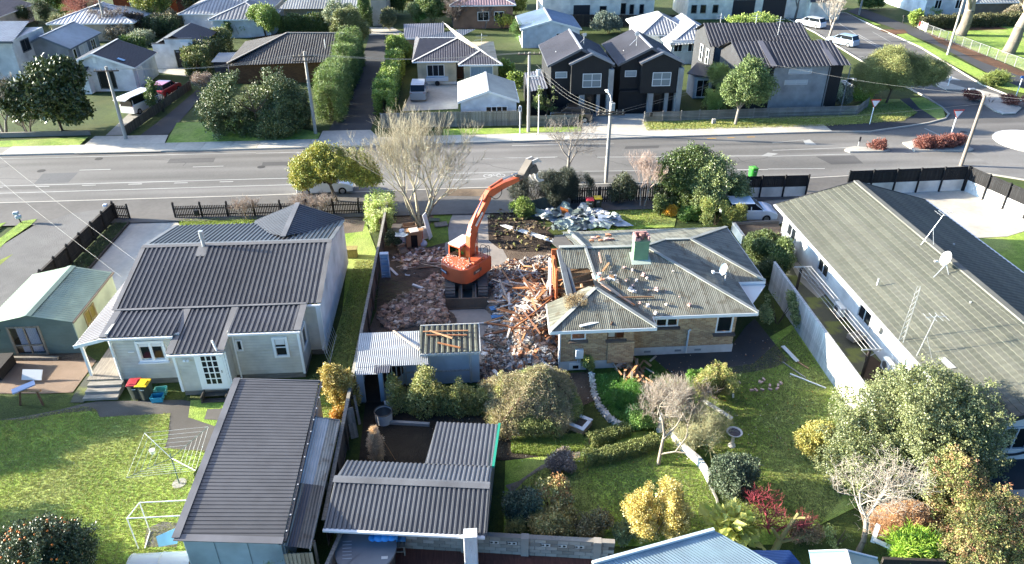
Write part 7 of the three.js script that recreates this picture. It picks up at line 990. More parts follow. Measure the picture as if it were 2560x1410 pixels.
tree('spreading_tree','wide spreading olive-green tree on the street corner',...[45.81,-75.6],{h:4.5,lobes:[[0,3.6,-0.5,3.2,1.9,2.8],[-2.6,3.0,0.2,2.2,1.6,2],[2.8,3.4,-0.6,2.6,1.5,2.2],[4.6,3.2,-0.4,1.6,1.2,1.6],[0.6,4.7,-0.8,2.4,1.2,2]],rx:3,rz:2,n:7500,size:0.27,cols:['#767a46','#7d8048','#585c32','#8c8e58'],leaf:'fine' });
for (const [p,rx,ry,cols,lab] of [[[39.19,-75.24],1.0,1.7,['#a3a884','#8a9168','#b8b898'],'pale variegated shrub against the grey block wall'],[[40.53,-75.15],1.1,1.2,['#6a6c5c','#7c7e6a'],'grey spiky shrub right of the variegated shrub'],[[43.01,-75.59],1.4,1.3,G.light,'light green shrub under the spreading tree']]) shrub('wall_shrub',lab,...p,{rx,ry,cy:ry,n:600,size:0.22,cols });
// red-leaved island planting
const isr =(lab,lobes,p,n) =>shrub('island_shrub',lab,...p,{lobes,rx:1,ry:0.5,cy:0.5,n,size:0.2,cols:['#6f4034','#7d4c3e','#5d342c','#84584a'] }).scale.set(0.82,0.8,0.82);
isr('rust-red shrub on the smallest traffic island',[[0,0.65,0,0.75,0.65,0.7],[1.1,0.65,0.1,0.75,0.6,0.7],[-0.5,0.6,0,0.5,0.5,0.5]],[37.18,-62.15],520);
isr('long rust-red shrub bed on the island with a give way sign',[[-1.8,0.75,0.2,1.2,0.75,0.9],[-0.4,0.75,0.3,1.1,0.7,0.9],[1,0.75,0.1,1.1,0.75,0.9],[2.3,0.75,-0.2,1.1,0.75,0.8]],[43.74,-62.24],1300);
isr('dark red shrub bed on the far island by the blue sign',[[-1.8,0.8,-1.4,1.2,0.6,1],[0,0.8,0,1.6,0.7,1.1],[1.6,0.8,1,1.4,0.7,1],[2.9,0.8,1.9,1.2,0.6,0.9]],[57.23,-75.03],1500);
shrub('verge_grass_clump','tufted green clump on the far right verge',...[62.15,-82.03],{rx:1.4,ry:0.8,cy:0.7,n:420,size:0.4,cols:['#5f6a34','#76803f'],leaf:'needle' });
bareTree('bare_tree','pale vase-shaped bare street tree beside the parked cars',...[53.25,-106.34],{levels:5,len:2.5,r:0.22,n:3,up:0.6,spread:0.42,jit:0.14,col:'#a89f94',rmin:0.016 });
bareTree('bare_tree','dark thin bare tree at the top of the side road',...[54,-120.58],{levels:3,len:2.6,r:0.2,n:3,up:0.6,spread:0.4,jit:0.14,col:'#6f675f',rmin:0.016 });
for (const [p,lean,lab] of [[[73.74,-107.56],[0.1,0],'thick pale plane tree trunk nearer the lamp pole'],[[73.59,-96.42],[0.12,0],'thick forked plane tree trunk at the right edge']]) bareTree('plane_tree',lab,...p,{levels:3,len:5.2,r:0.85,n:3,up:0.5,spread:0.5,jit:0.16,lean,col:'#94897a',rmin:0.06 });
hedge('park_hedge','dark clipped hedge along the park lawn',[[69.89,-112.17],[74.75,-113.07],[88.33,-114.26]],1.6,1.5,{dens:18,size:0.34,cols:['#4a4a2c','#5a5834','#3c4224'] });
for (const [p,rx,ry,cols,lab] of [[[70.39,-128.17],2.4,1.5,G.mid,'green shrubs beside the park gate path'],[[78.67,-130.76],5,1.6,G.dark,'dark hedge row at the top right'],[[70.03,-113.39],1,1.4,G.light,'yellow-green shrub at the park gate'],[[88.41,-116.44],2,1.4,['#6a6450','#7a725c'],'dry shrub in front of the park house'],[[77.75,-122.7],1.6,0.9,['#7d8a4c','#96a060'],'low planting in front of the white park house']]) shrub('park_shrub',lab,...p,{rx,ry,cy:ry,n:700,size:0.36,cols });
// near side of the road
tree('yellow_green_tree','yellow-green leafy tree over the picket fence',...[-10.1,-53.74],{h:4.4,lobes:[[0,3.1,0.2,2,1.2,1.6],[-1.7,2.8,0.3,1.5,1.1,1.3],[1.7,3,0.2,1.6,1.2,1.4],[-0.6,3.9,0,1.5,0.9,1.2],[2.6,2.4,0.5,1.1,0.9,1],[-2.3,2.2,0.5,0.9,0.8,0.9]],rx:2,rz:1.3,n:6500,size:0.21,cols:['#7d7c30','#948f3c','#a9a150','#5d6430','#7f8a3c'],inner:0.2 });
bareTree('bare_tree','largest bare tree with lichen-yellow branches beside the excavator',...[-3.36,-49.05],{levels:5,len:2.8,r:0.12,n:3,up:0.5,spread:0.4,jit:0.15,stems:5,tilt:0.5,col:'#a39b84',tc:'#958b78',rmin:0.007 });
bareTree('bare_tree','low grey bare tree between the road and the dark hedge',...[8.4,-56.58],{levels:5,len:2.1,r:0.15,n:3,up:0.25,spread:0.55,jit:0.2,col:'#7d766e',rmin:0.008 });
bareTree('bare_tree','small pink-twigged bare tree in the front garden',...[13.61,-51.17],{levels:5,len:1.45,r:0.07,n:3,up:0.6,spread:0.42,jit:0.15,stems:2,tilt:0.12,col:'#a69388',tc:'#a39a90',rmin:0.007 });
for (const [p,o,lab] of [[[17.23,-51.03],{lobes:[[-0.6,1.8,-0.5,2.3,2.3,1.9],[-0.1,3.2,-0.4,1.8,1.5,1.5],[-1.4,2.5,0,1.7,1.6,1.4]],cols:['#46552a','#57662f','#3a4822'],n:4200 },'dark green half of the big evergreen pair at the front boundary'],[[17.93,-50.36],{lobes:[[0.5,1.8,0,2.5,2.3,2],[1.7,1.4,0.3,2,1.9,1.6],[0.3,2.9,0,1.7,1.4,1.4]],cols:['#5f6a3a','#75804e','#8c9668','#4c5830'],n:5200 },'paler glossy half of the big evergreen pair at the front boundary']]) tree('evergreen_tree',lab,...p,{h:3.6,rx:1.2,rz:1.2,size:0.2,gloss:0.4,...o });
for (const [p,rx,ry,cols,n,lab,leaf] of [[[18.28,-47.77],1.35,1.1,['#6f7a3c','#878c48','#a09f5c','#5a6832'],1500,'yellow-green shrub below the evergreen pair'],[[19.49,-47.31],0.9,0.9,['#7d7f3c','#97924a','#66703a'],700,'golden shrub beside the timber trough'],[[14.56,-49.58],0.55,0.9,['#4f5c2c','#5f6c38'],380,'narrow green shrub on the front lawn'],[[15.24,-49.33],0.45,0.5,['#c29a30','#d2ae40','#a88430'],260,'bright yellow shrub on the front lawn'],[[16.62,-48.84],0.9,0.5,['#4f6a2c','#64803a'],420,'low green ground shrub right of the yellow shrub'],[[4.36,-50.07],0.75,0.8,['#6a7c34','#56662c','#82924a'],520,'light green shrub beside the drive entrance'],[[3.72,-50.72],0.6,0.6,['#75883c','#8a9a4c'],320,'bright low shrub at the drive entrance corner'],[[11.96,-51.81],1.2,1.5,['#343c26','#454c32','#555a3e'],1000,'dark shrub left of the pink-twigged tree'],[[5.38,-52.69],1.9,1.4,['#30362a','#40443a','#4f5240'],2600,'dark twiggy hedge behind the scrap heap, drive end','fine'],[[7.31,-52.34],1.7,1.5,['#2c3424','#3a4230','#4a4f3c'],2600,'dark twiggy hedge behind the scrap heap, middle','fine'],[[8.75,-52.46],1.3,1.2,['#38402c','#474c38'],1700,'dark twiggy hedge behind the scrap heap, bin end','fine'],[[19.86,-40.13],1.2,1.3,['#3a4a24','#4c5c2e','#66763c'],1300,'dark green bush by the corner of the units'],[[19.79,-43.41],1.1,0.9,['#3c4a26','#4f5e30','#5f6e3c'],900,'dark green bush right of the brick house roof'],[[19.36,-41.37],1.1,1.2,['#38461f','#4a582c','#5c6a38'],1300,'middle dark bush of the row right of the brick house'],[[20.37,-42.08],1.1,1.2,['#3c4a24','#506030','#66743e'],1300,'dark bush between the trough and the units corner'],[[19.05,-39.31],0.9,1.0,['#34421f','#46542c'],700,'shaded dark bush along the right wall of the brick house'],[[17.91,-34.7],1.25,1.2,['#8d9460','#a0a474','#6f7a48','#5f6c3a'],1500,'pale yellow-green bush against the grey paling fence']]) shrub('front_shrub',lab,...p,{rx,ry,cy:ry * 0.95,n,size:0.17,cols,leaf:leaf || 'small',gloss:0.5 });
// climber and shrubs on the left boundary
hedge('boundary_climber','pale green climber over the boundary fence near the road',[[-6.04,-47.94],[-6.45,-49.83],[-6.15,-51.39]],1.4,1.7,{dens:30,size:0.2,cols:['#8a9a55','#a3ae70','#74843f','#b8b888'],wob:0.4 });
shrub('boundary_shrub','dark shrub at the foot of the salvaged things',...[-5.01,-45.94],{rx:0.8,ry:0.7,cy:0.6,n:520,size:0.15,cols:['#3f4a2a','#52603a','#6a7450'] });
for (const [p,lab] of [[[-10.76,-51.4],'bare twiggy shrub inside the picket fence below the yellow-green tree'],[[-12.11,-51.39],'bare twiggy shrub left of the yellow-green tree trunk'],[[-16.39,-51.09],'small bare shrub at the left end of the front garden']]) bareTree('bare_shrub',lab,...p,{levels:3,len:0.75,r:0.03,n:4,up:0.5,spread:0.5,jit:0.2,stems:5,tilt:0.5,col:'#94867c',rmin:0.006 });
shrub('yellowing_shrub','yellowing leafy shrub against the boundary fence by the old shed',...[-6.47,-28.68],{lobes:[[0,1.7,0,0.75,0.9,0.7],[0.2,0.9,0.2,0.7,0.9,0.6],[-0.3,2.2,0,0.55,0.5,0.5]],rx:0.6,ry:1,cy:1.2,n:1100,size:0.14,cols:['#8a7d3c','#a8954c','#6f6c34','#b5a560','#7d6a38'],leaf:'small' });
shrub('fallen_leaves_shrub','low orange-tinted shrub by the corner of the lean-to',...[-6.51,-28.09],{rx:0.45,ry:0.35,cy:0.35,n:260,size:0.12,cols:['#a88a44','#8d8a44','#b87f44'] });
// demolition garden
hedge('ivy_hedge','ivy-grown hedge behind the old blue shed',[[-4.02,-28.68],[-1.99,-28.37],[-0.64,-28.19],[1.38,-28.14]],1.0,1.6,{dens:75,size:0.14,cols:['#7d8246','#92924e','#666c38','#a8a268','#555c30'],wob:0.45 });
{// gazebo overgrown with dying vine
  const t =thingW('vine_gazebo','pyramid garden gazebo smothered in half-dead vine','gazebo',[2.9,-27.4]);const c =[3.4,2.6,-27.9],q =[[0.6,1.2,-28.8],[4.7,1.2,-29.1],[5.1,0.7,-27.1],[3.9,0.45,-25.9],[1.0,0.6,-26]];
  for (const p of q) {part('rafter',bar(p,c,0.08),timC[4],t);part('post',bar([p[0],0,p[2]],p,0.09),timC[4],t);}
  const list =[];for (let i =0;i <6200;i++) {const k =Math.floor(R() * 5),a =q[k],b =q[(k + 1) % 5],u =R(),v =Math.pow(R(),0.55) * rr(0.95,1.12),drop =R() <0.16;let x =lerp(c[0],lerp(a[0],b[0],u),v),y =lerp(c[1],lerp(a[1],b[1],u),v) + rr(-0.1,0.2) + 0.35 * (vnoise(u * 5 + k * 9,v * 4 + 3,64,8) - 0.5),z =lerp(c[2],lerp(a[2],b[2],u),v);if (drop) {x =lerp(a[0],b[0],u) + rr(-0.15,0.15);z =lerp(a[2],b[2],u) + rr(-0.15,0.15);y =rr(0.05,1.0);}const s =rr(0.09,0.17),lush =vnoise(x * 1.2 + 10,z * 1.2 + 40,64,5) >0.5;list.push([x - 2.9,y,z + 27.4,s,s,s,rr(0,6),rr(0,6),rr(0,6),mixCol(lush ?['#6f7840','#848a4c','#5c6838'] :['#8a8064','#94886a','#76704e','#858452'])]);}
  instanced('vine',LEAF.dry,leafMat(0.8),list,t);const g =[];for (let i =0;i <420;i++) {const k =Math.floor(R() * 5),a =q[k],b =q[(k + 1) % 5],u =R(),v =R(),x =lerp(c[0],lerp(a[0],b[0],u),v),y =lerp(c[1],lerp(a[1],b[1],u),v) + 0.12,z =lerp(c[2],lerp(a[2],b[2],u),v);g.push(rod([x,y,z],[x + rr(-0.5,0.5),y + rr(-0.4,0.25),z + rr(-0.4,0.4)],0.012,0.006,3));}part('dead_stems',g,M('#a08f76',0.95),t);
}
hedge('box_hedge','short box hedge above the curved path in the sunken garden',[[5.34,-25.37],[6.36,-25.69],[7.3,-26.09]],0.55,0.5,{dens:190,size:0.09,cols:['#5a6430','#6c743a','#474f26','#7f8448'] });
hedge('box_hedge','long curved box hedge in front of the short one',[[4.95,-24.22],[6.01,-24.37],[7.34,-24.71],[8.45,-25.16]],0.6,0.55,{dens:190,size:0.09,cols:['#5a6430','#6c743a','#474f26','#7f8448'] });
for (const [p,rx,ry,cols,n,size,lab,leaf] of [[[12.16,-28.28],1.1,1.2,['#6d7a38','#8a8a4a','#9a8c5c','#566428'],1700,0.12,'leafy shrub with tan tops right of the brick house path'],[[11.31,-28.97],0.6,0.7,['#4f7026','#628434'],520,0.12,'bright green shrub left of the tan-topped shrub'],[[6.16,-30.94],0.35,0.6,['#7d8446','#929a5a'],320,0.1,'pale shrub at the brick house corner'],[[7.53,-28.33],1.1,0.5,['#4f7a28','#669036','#3e6420'],900,0.13,'bright green ground cover below the timber heap','needle'],[[8.13,-26.6],0.95,0.6,['#4a6a2c','#628038','#7a944a'],900,0.11,'lush green bush beside the pale-barked tree'],[[6.56,-28.05],0.9,0.4,['#3f6224','#55762e'],600,0.12,'ivy mat along the curved stone edging'],[[10.74,-21.92],1.25,1.15,['#3f4c34','#4d5a40','#5d6850','#333f2a'],2600,0.12,'dark grey-green dome-shaped bush on the right lawn'],[[3.78,-24.01],0.75,0.4,['#7a7068','#8a8076','#665e56'],520,0.12,'grey spiky lavender clump beside the garden path'],[[1.88,-21.27],0.9,0.8,['#3a4634','#4a5844','#5c6654'],900,0.13,'dark shrub at the corner of the workshop'],[[3.07,-21.81],1.0,0.9,['#7d7c4c','#94905e','#6a6c40','#a3744c'],1300,0.12,'taller rose bush with red buds above the block wall'],[[3.01,-20.43],1.0,0.7,['#88844c','#9c8a50','#6f7040','#b09a68'],1200,0.12,'olive bush hanging over the block wall'],[[4.53,-20.33],0.95,0.5,['#4c4a34','#6a6040','#7d7248'],800,0.12,'dark dry bush behind the block wall'],[[1.54,-20.59],0.4,0.4,['#8f8a50','#a39c62'],260,0.12,'small yellow-green bush at the left end of the garden wall'],[[5.92,-20.06],0.6,0.35,['#5a6a48','#70805c'],300,0.12,'grey-green low plants under the yellow shrub']]) shrub('garden_bush',lab,...p,{rx,ry,cy:ry * 0.95,n,size,cols,leaf:leaf || 'small',gloss:0.55 });
shrub('golden_shrub','large round golden-yellow variegated shrub in the rear garden',...[7.13,-20.03],{lobes:[[0,1.25,0,1.25,1.25,1.2],[0.1,2.2,0,0.85,0.7,0.8],[-0.5,1.5,0.3,0.8,0.8,0.8],[0.5,1.3,0.3,0.8,0.9,0.8]],rx:1,ry:1.2,cy:1.3,n:4200,size:0.1,cols:['#a8964c','#bdab64','#c9be8a','#8a8040','#6f6c38','#98883c'],gloss:0.5 });
for (const [p,lab,o] of [[[9.19,-26.61],'dense grey-tan bare shrub behind the pale-barked tree',{levels:3,len:1.0,r:0.03,n:5,up:0.45,spread:0.5,jit:0.2,stems:7,tilt:0.6,col:'#a3988a',rmin:0.005 }],[[10.6,-27.26],'greyish bare shrub left of the long white pipe',{levels:3,len:0.8,r:0.03,n:4,up:0.45,spread:0.5,jit:0.2,stems:6,tilt:0.6,col:'#968a7c',rmin:0.005 }],[[10.3,-25.04],'pale green twiggy bush beside the white retaining wall',{levels:3,len:0.9,r:0.025,n:5,up:0.3,spread:0.6,jit:0.25,stems:7,tilt:0.7,col:'#a3a078',rmin:0.005 }]]) bareTree('bare_shrub',lab,...p,o);
{// pale-barked leaning tree
  const t =thing('pale_tree','pale-barked crooked bare tree in the middle of the rear garden','tree',[...[8.26,0,-23.93]]),b =M('#a39786',0.85,{map:T.mottle });
  part('trunk',[rod([0,-0.05,0],[0.05,0.8,-0.05],0.1,0.08,8),rod([0.05,0.8,-0.05],[0.15,1.6,-0.2],0.08,0.06,8),rod([0.15,1.6,-0.2],[0,2.4,-0.3],0.055,0.04,7),rod([0,2.4,-0.3],[-0.25,3.0,-0.4],0.04,0.025,6)],b,t);
  part('branches',[rod([0.12,1.4,-0.1],[0.7,2.0,-0.3],0.045,0.03),rod([0.7,2.0,-0.3],[0.95,2.6,-0.4],0.03,0.02),rod([0.05,0.6,0],[0.6,1.0,0.3],0.05,0.035),rod([0.6,1,0.3],[1.1,1.9,0.2],0.035,0.02),rod([0.6,1,0.3],[1.2,1.1,0.6],0.035,0.02),sticks(bare({levels:3,len:0.8,r:0.025,n:3,up:0.3,spread:0.5,jit:0.2,rmin:0.006 }),[-0.2,2.6,-0.4]),sticks(bare({levels:3,len:0.8,r:0.025,n:3,up:0.3,spread:0.5,jit:0.2,rmin:0.006 }),[1.0,1.8,0.2])],b,t);
}
// bottom right thicket
tree('large_evergreen','largest tree at the lower right with small grey-green leaves',...[18.86,-23.27],{h:4.6,lobes:[[0,2.4,0,2.8,2.1,2.2],[-1.9,2.0,0.6,1.7,1.6,1.6],[2.2,2.4,0.2,1.9,2.0,1.8],[0.6,3.6,-0.2,2.2,1.2,1.6],[2.3,1.6,1.2,1.5,1.5,1.4],[-0.6,1.6,1.6,1.8,1.4,1.4],[-3,1.2,1.2,1.1,1.1,1.2]],rough2:1.15,rx:2.5,rz:2,n:11500,size:0.13,cols:['#565e34','#6a7046','#7f845a','#454d2c','#90946e'],gloss:0.45 });
shrub('left_thicket','yellowish loose foliage on the left flank of the largest tree',...[15.52,-24.22],{rx:0.95,ry:0.9,cy:0.9,n:1000,size:0.13,cols:['#7d7f3c','#8f8a44','#6a7038','#a39450'] });
bareTree('twisted_tree','silvery tree with dense curling bare twigs at the lower right',...[15.05,-18.71],{levels:5,len:1.8,r:0.12,n:3,up:0.1,spread:0.6,jit:0.34,col:'#a0978a',tc:'#8a7864',rmin:0.006 });
shrub('corner_thicket','tall mixed green and bronze shrub in the bottom right corner',...[19.67,-18.62],{lobes:[[-0.4,1.6,-1.3,1.2,1.5,1.2],[0.4,1.3,0,1.5,1.5,1.3],[-0.8,1.0,0.6,1.3,1.2,1.2],[0.9,1,0.9,1.2,1.2,1.1],[-0.6,2.4,-1.8,0.9,0.9,0.9]],rx:1,ry:1.2,cy:1.2,n:5200,size:0.12,cols:['#5d6838','#74803f','#8a7a50','#4a582e','#8c5f48','#98985a'] });
{const t =thing('dry_vine','orange-brown mat of dead vine under the curling twigs','vine',[17.47,0,-19.74]);const l =[];for (let i =0;i <1500;i++) {const s =rr(0.1,0.2),a =rr(0,6.28),r =Math.sqrt(R());l.push([Math.cos(a) * r * 1.5,0.9 * (1 - r * r) * rr(0.6,1.1) + 0.1,Math.sin(a) * r * 0.9,s,s,s,rr(0,6),rr(0,6),rr(0,6),mixCol(['#a88660','#8f7050','#c0a078','#7a5c42'])]);}instanced('dead_stems',LEAF.needle,leafMat(0.9),l,t);}
shrub('strappy_plant','bright green strap-leaved clump at the bottom right',...[17.04,-18.36],{rx:0.85,ry:0.6,cy:0.45,n:420,size:0.28,cols:['#7f9a30','#98b048','#6a8428'],leaf:'needle' });
bareTree('red_stem_shrub','red-stemmed bare maple beside the blue roof',...[11.99,-19.87],{levels:3,len:0.8,r:0.04,n:4,up:0.3,spread:0.55,jit:0.22,stems:3,tilt:0.6,col:'#8f3a44',rmin:0.007 });
shrub('bronze_shrub','bronze-leaved low shrub right of the red-stemmed maple',...[12.94,-19.3],{rx:0.7,ry:0.5,cy:0.5,n:600,size:0.12,cols:['#8a6a50','#9c8460','#74704a'] });
shrub('young_shrub','loose olive shrub between the maple and the curling-twig tree',...[14.3,-19.09],{rx:0.6,ry:0.45,cy:0.5,n:420,size:0.12,cols:['#6f7a40','#8a8c52'] });
{const t =thing('pollarded_stump','pollarded yellow-lichened trunk with cut branches beside the blue roof','tree',[11.73,0,-18.94]),b =M('#968a56',0.9,{map:T.mottle });part('trunk',[rod([0,-0.05,0],[0.1,0.7,0],0.15,0.13,9),rod([0.1,0.6,0],[0.75,1.7,-0.3],0.1,0.06,8),rod([0.1,0.6,0],[-0.35,1.3,0],0.08,0.05,8),rod([0.1,0.5,0],[1.4,0.65,-0.1],0.09,0.05,7),rod([0.65,1.5,-0.25],[0.95,1.65,-0.1],0.07,0.05,6)],b,t);}
// bottom left
{const t =tree('citrus_tree','mandarin tree laden with orange fruit at the bottom left',...[-16.29,-19.65],{h:2.4,lobes:[[0,1.35,0,1.75,1.35,1.4],[-0.9,1.1,0.2,1.1,1,1],[1.0,1.3,0,1.1,1.1,1]],rx:1,rz:1,n:3600,size:0.13,cols:['#38442a','#465234','#586444','#2f3a24'],gloss:0.35,tr:0.09 });const og =new THREE.SphereGeometry(0.042,10,8),om =M('#d9772a',0.45);for (let i =0;i <110;i++) {const a =rr(0,6.28),c =rr(-0.2,0.98),s =Math.sqrt(1 - c * c);const m =part('mandarin',og,om,t);m.position.set(Math.cos(a) * s * rr(1.4,1.75),1.3 + c * 1.3,Math.sin(a) * s * rr(1.1,1.45));}}
shrub('silver_shrub','silvery-leaved sprig behind the mandarin tree',...[-16.8,-21.19],{rx:0.32,ry:0.5,cy:0.7,n:260,size:0.12,cols:['#9aa392','#b0b8a6','#808a78'],leaf:'big' });
for (const [x,y,h,lab] of [[682,1430,1.5,'golden conifer at the foot of the garage, left of the pair'],[712,1425,1.8,'taller golden conifer at the foot of the garage']]) tree('golden_conifer',lab,...(x ===682 ?[-7.9,-19.26] :[-7.46,-19.32]),{h,lobes:[[0,h * 0.35,0,0.34,h * 0.4,0.34],[0,h * 0.72,0,0.2,h * 0.34,0.2]],rx:0.2,rz:0.2,n:700,size:0.09,cols:['#7d7f34','#94903c','#66702c'],leaf:'needle',tr:0.04 });
{// straw plume on a leaning post
  const t =thing('straw_plume','bleached dead climber hanging on a leaning post by the workshop','vine',[-4.35,0,-25.07]);part('post',bar([0.05,0,0],[0.05,1.7,-0.1],0.07),timC[4],t);part('stay',rod([0.1,1.5,-0.1],[0.75,0,0.1],0.02),timC[3],t);const l =[];for (let i =0;i <520;i++) {const y =rr(0.1,1.8),s =rr(0.1,0.18),w =0.24 * Math.sin(Math.PI * Math.min(1,y / 1.9 + 0.1));l.push([rr(-w,w) - 0.08,y,rr(-w,w),s,s,s,rr(0,6),rr(0,6),rr(0,6),mixCol(['#b8a486','#cdbb9c','#9c8668'])]);}instanced('dead_leaves',LEAF.needle,leafMat(0.9),l,t);}
// grass tufts on the lawns in view
const gcol =['#747c38','#868c48','#989a56','#626c30','#a39e6c'];
grassStuff('lawn_grass','sunlit rough grass of the left rear lawn',lawnL.map(([x,z]) =>[x,Math.min(-19.5,z)]),70000,0.055,gcol);
grassStuff('lawn_grass','grass strip between the bungalow and the boundary fence',[[-7.6,-44],[-5.9,-44],[-5.9,-26],[-8.6,-27.8],[-8.6,-31],[-7.6,-33.2]],9000,0.07,gcol);
grassStuff('lawn_grass','rough grass of the rear garden right of the brick house',[[10.5,-30],[15.2,-31],[18.6,-34],[18.6,-24],[14,-20],[2,-20],[1.5,-23],[5,-25.5],[8.4,-25.3]],55000,0.055,['#58622c','#687238','#7a8046','#8c8c58','#4a5426']);  // tufts coloured darker to put shade into this lawn
grassStuff('ground_cover','weedy green ground cover along the inside of the picket fence',[[-21.38,-51.14],[-15.79,-51.25],[-15.23,-51.01],[-15.35,-50.06],[-15.45,-49.78],[-20.88,-50.06]],2600,0.12,['#7f9038','#98a44c','#647428']);
grassStuff('ground_cover','green weeds beside the garden path and gazebo',[[1.78,-26.08],[5.12,-26.08],[5.08,-25.09],[3.25,-24.77],[1.71,-25.1]],5000,0.09,['#6a7c2e','#82923c','#97a450','#506222']);
grassStuff('berm_grass_tufts','rough grass of the berm by the mailbox',[[-32.89,-51.64],[-31.98,-51.96],[-31.93,-51],[-32.36,-48.32],[-32.26,-46.63],[-33.17,-47.52]],3000,0.1,gcol);
grassStuff('lawn_grass','grass of the front lawn behind the scrap heap',[[2.4,-53.1],[10.14,-51.1],[13.8,-50.85],[15.37,-48.35],[10.7,-47.53],[3.93,-50.1]],7000,0.07,gcol);
grassStuff('lawn_grass','grass on the far roadside verge and corner',[[18.04,-71.01],[31.13,-71.37],[38.58,-71.98],[47.61,-76.1],[47.31,-72.14],[44.56,-69.55],[36.53,-68.52],[17.91,-68.43]],9000,0.12,gcol,0.1);
grassStuff('garden_weeds','lush weeds covering the sunken garden bed',[[6.26,-30.44],[9.57,-30.61],[11.02,-28.99],[10.06,-26.55],[8.22,-26.27],[6.85,-27.18],[6.34,-28.06]],6000,0.13,['#4f7a28','#628a34','#78984a','#3f6220'],0.05);

// trees standing just left of the view, whose shadows reach the lawn
tree('side_tree','bushy tree beyond the left edge shading the rear lawn',-29.5,-28,{h:3.6,rx:1.6,ry:1.5,cy:2,n:1500,size:0.2,cols:G.mid });tree('side_tree','rounded tree beyond the bottom left corner shading the lawn',-26.4,-23.2,{h:3.6,rx:2.4,ry:1.6,cy:1.9,n:1500,size:0.2,cols:G.dark });tree('side_tree','tall tree beyond the left edge nearer the bungalow',-31,-30.9,{h:4.6,rx:2.1,ry:1.9,cy:2.6,n:1500,size:0.2,cols:G.mid });

for (const [p,rx,ry,cols,lab] of [[[-66.01,-139.56],3,2.4,G.mid,'green trees behind the reddish bare tree'],[[-45.27,-131.09],3,2,['#3c4228','#4c5232'],'dark shrubs left of the grey hip roofs'],[[-43.32,-117.09],2.4,1.6,['#7a7058','#5c6040'],'brownish shrubs behind the parapet garage'],[[-58.6,-118.91],2.2,1.4,['#7a7a58','#666a48'],'dry shrubs behind the pale blue roof'],[[-48.42,-112.18],2,1.2,['#8a8272','#767060'],'pale dry shrubs between the bungalow and the bare trees'],[[-9.1,-135.68],3,3,G.olive,'olive trees along the lane'],[[-6.81,-137.67],4,3.4,G.dark,'dark tree group at the top centre'],[[6.29,-134.63],3.4,3.6,G.dark,'dark trees right of the pink-roofed house'],[[9.56,-134.41],3,3,G.dark,'dark trees left of the cream townhouses'],[[-22.64,-133.49],2.6,2.2,G.mid,'green shrub at the right end of the clipped hedge'],[[-43.79,-103.8],1.6,1.2,G.mid,'green shrub beside the bungalow gable'],[[29.44,-130.97],2,2,G.mid,'green shrubs in the gap between the cream townhouses']]) shrub('backyard_shrub',lab,...p,{rx,ry,cy:ry,n:Math.round(420 * rx),size:0.4,cols });

shrub('banana_plant','big-leaved yellow-green plant left of the pollarded trunk',...[9.93,-19.28],{rx:0.55,ry:0.7,cy:0.9,n:36,size:0.55,cols:['#a0a050','#b5b068','#848a40'],leaf:'big' });

// ---------- fences ----------
const tb =c =>M(c,0.9,{map:T.wood });
function fence(name,label,a,b,h,o ={}) {// boards one by one between two [x,z] points; o: w, gap, mats, y0, th, post, cap, every
  const L =Math.hypot(b[0] - a[0],b[1] - a[1]),t =thing(name,label,'fence',[a[0],o.base ??0,a[1]],-Math.atan2(b[1] - a[1],b[0] - a[0])),w =o.w ??0.15,st =w + (o.gap ??0.012),g =box(w,h - (o.y0 ??0),o.th ??0.022),n =Math.floor(L / st);
  for (let i =0;i <n;i++) {const m =part(o.bn || 'paling',g,pick(o.mats),t);m.position.set((i + 0.5) * st,(o.y0 ??0) + rr(-0.012,0.012),0.03 + rr(-0.004,0.004));}
  for (const y of o.rails || [0.25,h - 0.3]) part('rail',box(L,0.08,0.04,L / 2,y,-0.01),o.rm || o.mats[0],t);
  const pg =box(o.pw ??0.1,h + (o.ph ??0),o.pw ??0.1);for (let x =0;x <=L + 0.01;x +=o.every ??2.2) {const m =part('post',pg,o.pm || o.mats[0],t);m.position.set(Math.min(x,L),0,-0.05);if (o.capM) {const c =part('post_cap',put(new THREE.ConeGeometry(0.12,0.12,4).toNonIndexed(),0,h + (o.ph ??0) + 0.06,0,Math.PI / 4),o.capM,m);}}
  if (o.cap) part('capping',box(L,0.04,0.16,L / 2,h,0),o.capM2 || o.mats[0],t);return t;
}
const drkW =['#3a342f','#443d37','#332e2a'].map(tb),grW =['#a39b90','#948c80','#b0a89d'].map(tb),brW =['#6d5f52','#7a6b5c','#625549'].map(tb),wtW =['#d3d3cf','#c7c8c5','#dcdcd9'].map(tb),blk =['#232325','#2b2b2d','#1f1f21'].map(tb);
fence('drive_fence','dark stained fence along the left driveway',[-26.2,-51.7],[-26.65,-40],1.25,{mats:drkW,every:1.7,ph:0.15,capM:drkW[1],pw:0.13,cap:1 });
fence('drive_fence','short leftover length of dark fence beyond the green shed',[-26.8,-38.9],[-26.9,-36.8],1.15,{mats:drkW,cap:1 });
fence('picket_gate','open dark picket gate at the driveway mouth',[-26.1,-51.75],[-25.1,-51.55],1.15,{mats:drkW,w:0.07,gap:0.07,every:1.0,ph:0.12 });
fence('picket_fence','long dark picket fence along the footpath',[-21.75,-51.5],[-7.2,-51.4],1.05,{mats:drkW,w:0.07,gap:0.055,every:1.95,ph:0.18,capM:drkW[0],pw:0.12,bn:'picket' });
fence('boundary_fence','tall weathered boundary fence between the bungalow and the demolition site',[-5.75,-49.8],[-5.9,-20.2],1.65,{mats:brW,cap:1,every:2.4,capM2:M('#a9a498',0.9,{map:T.wood }) });
fence('paling_fence','dark paling fence at the front of the demolition site',[8.2,-52.1],[16.4,-52.35],1.35,{mats:drkW,w:0.12,gap:0.06 });
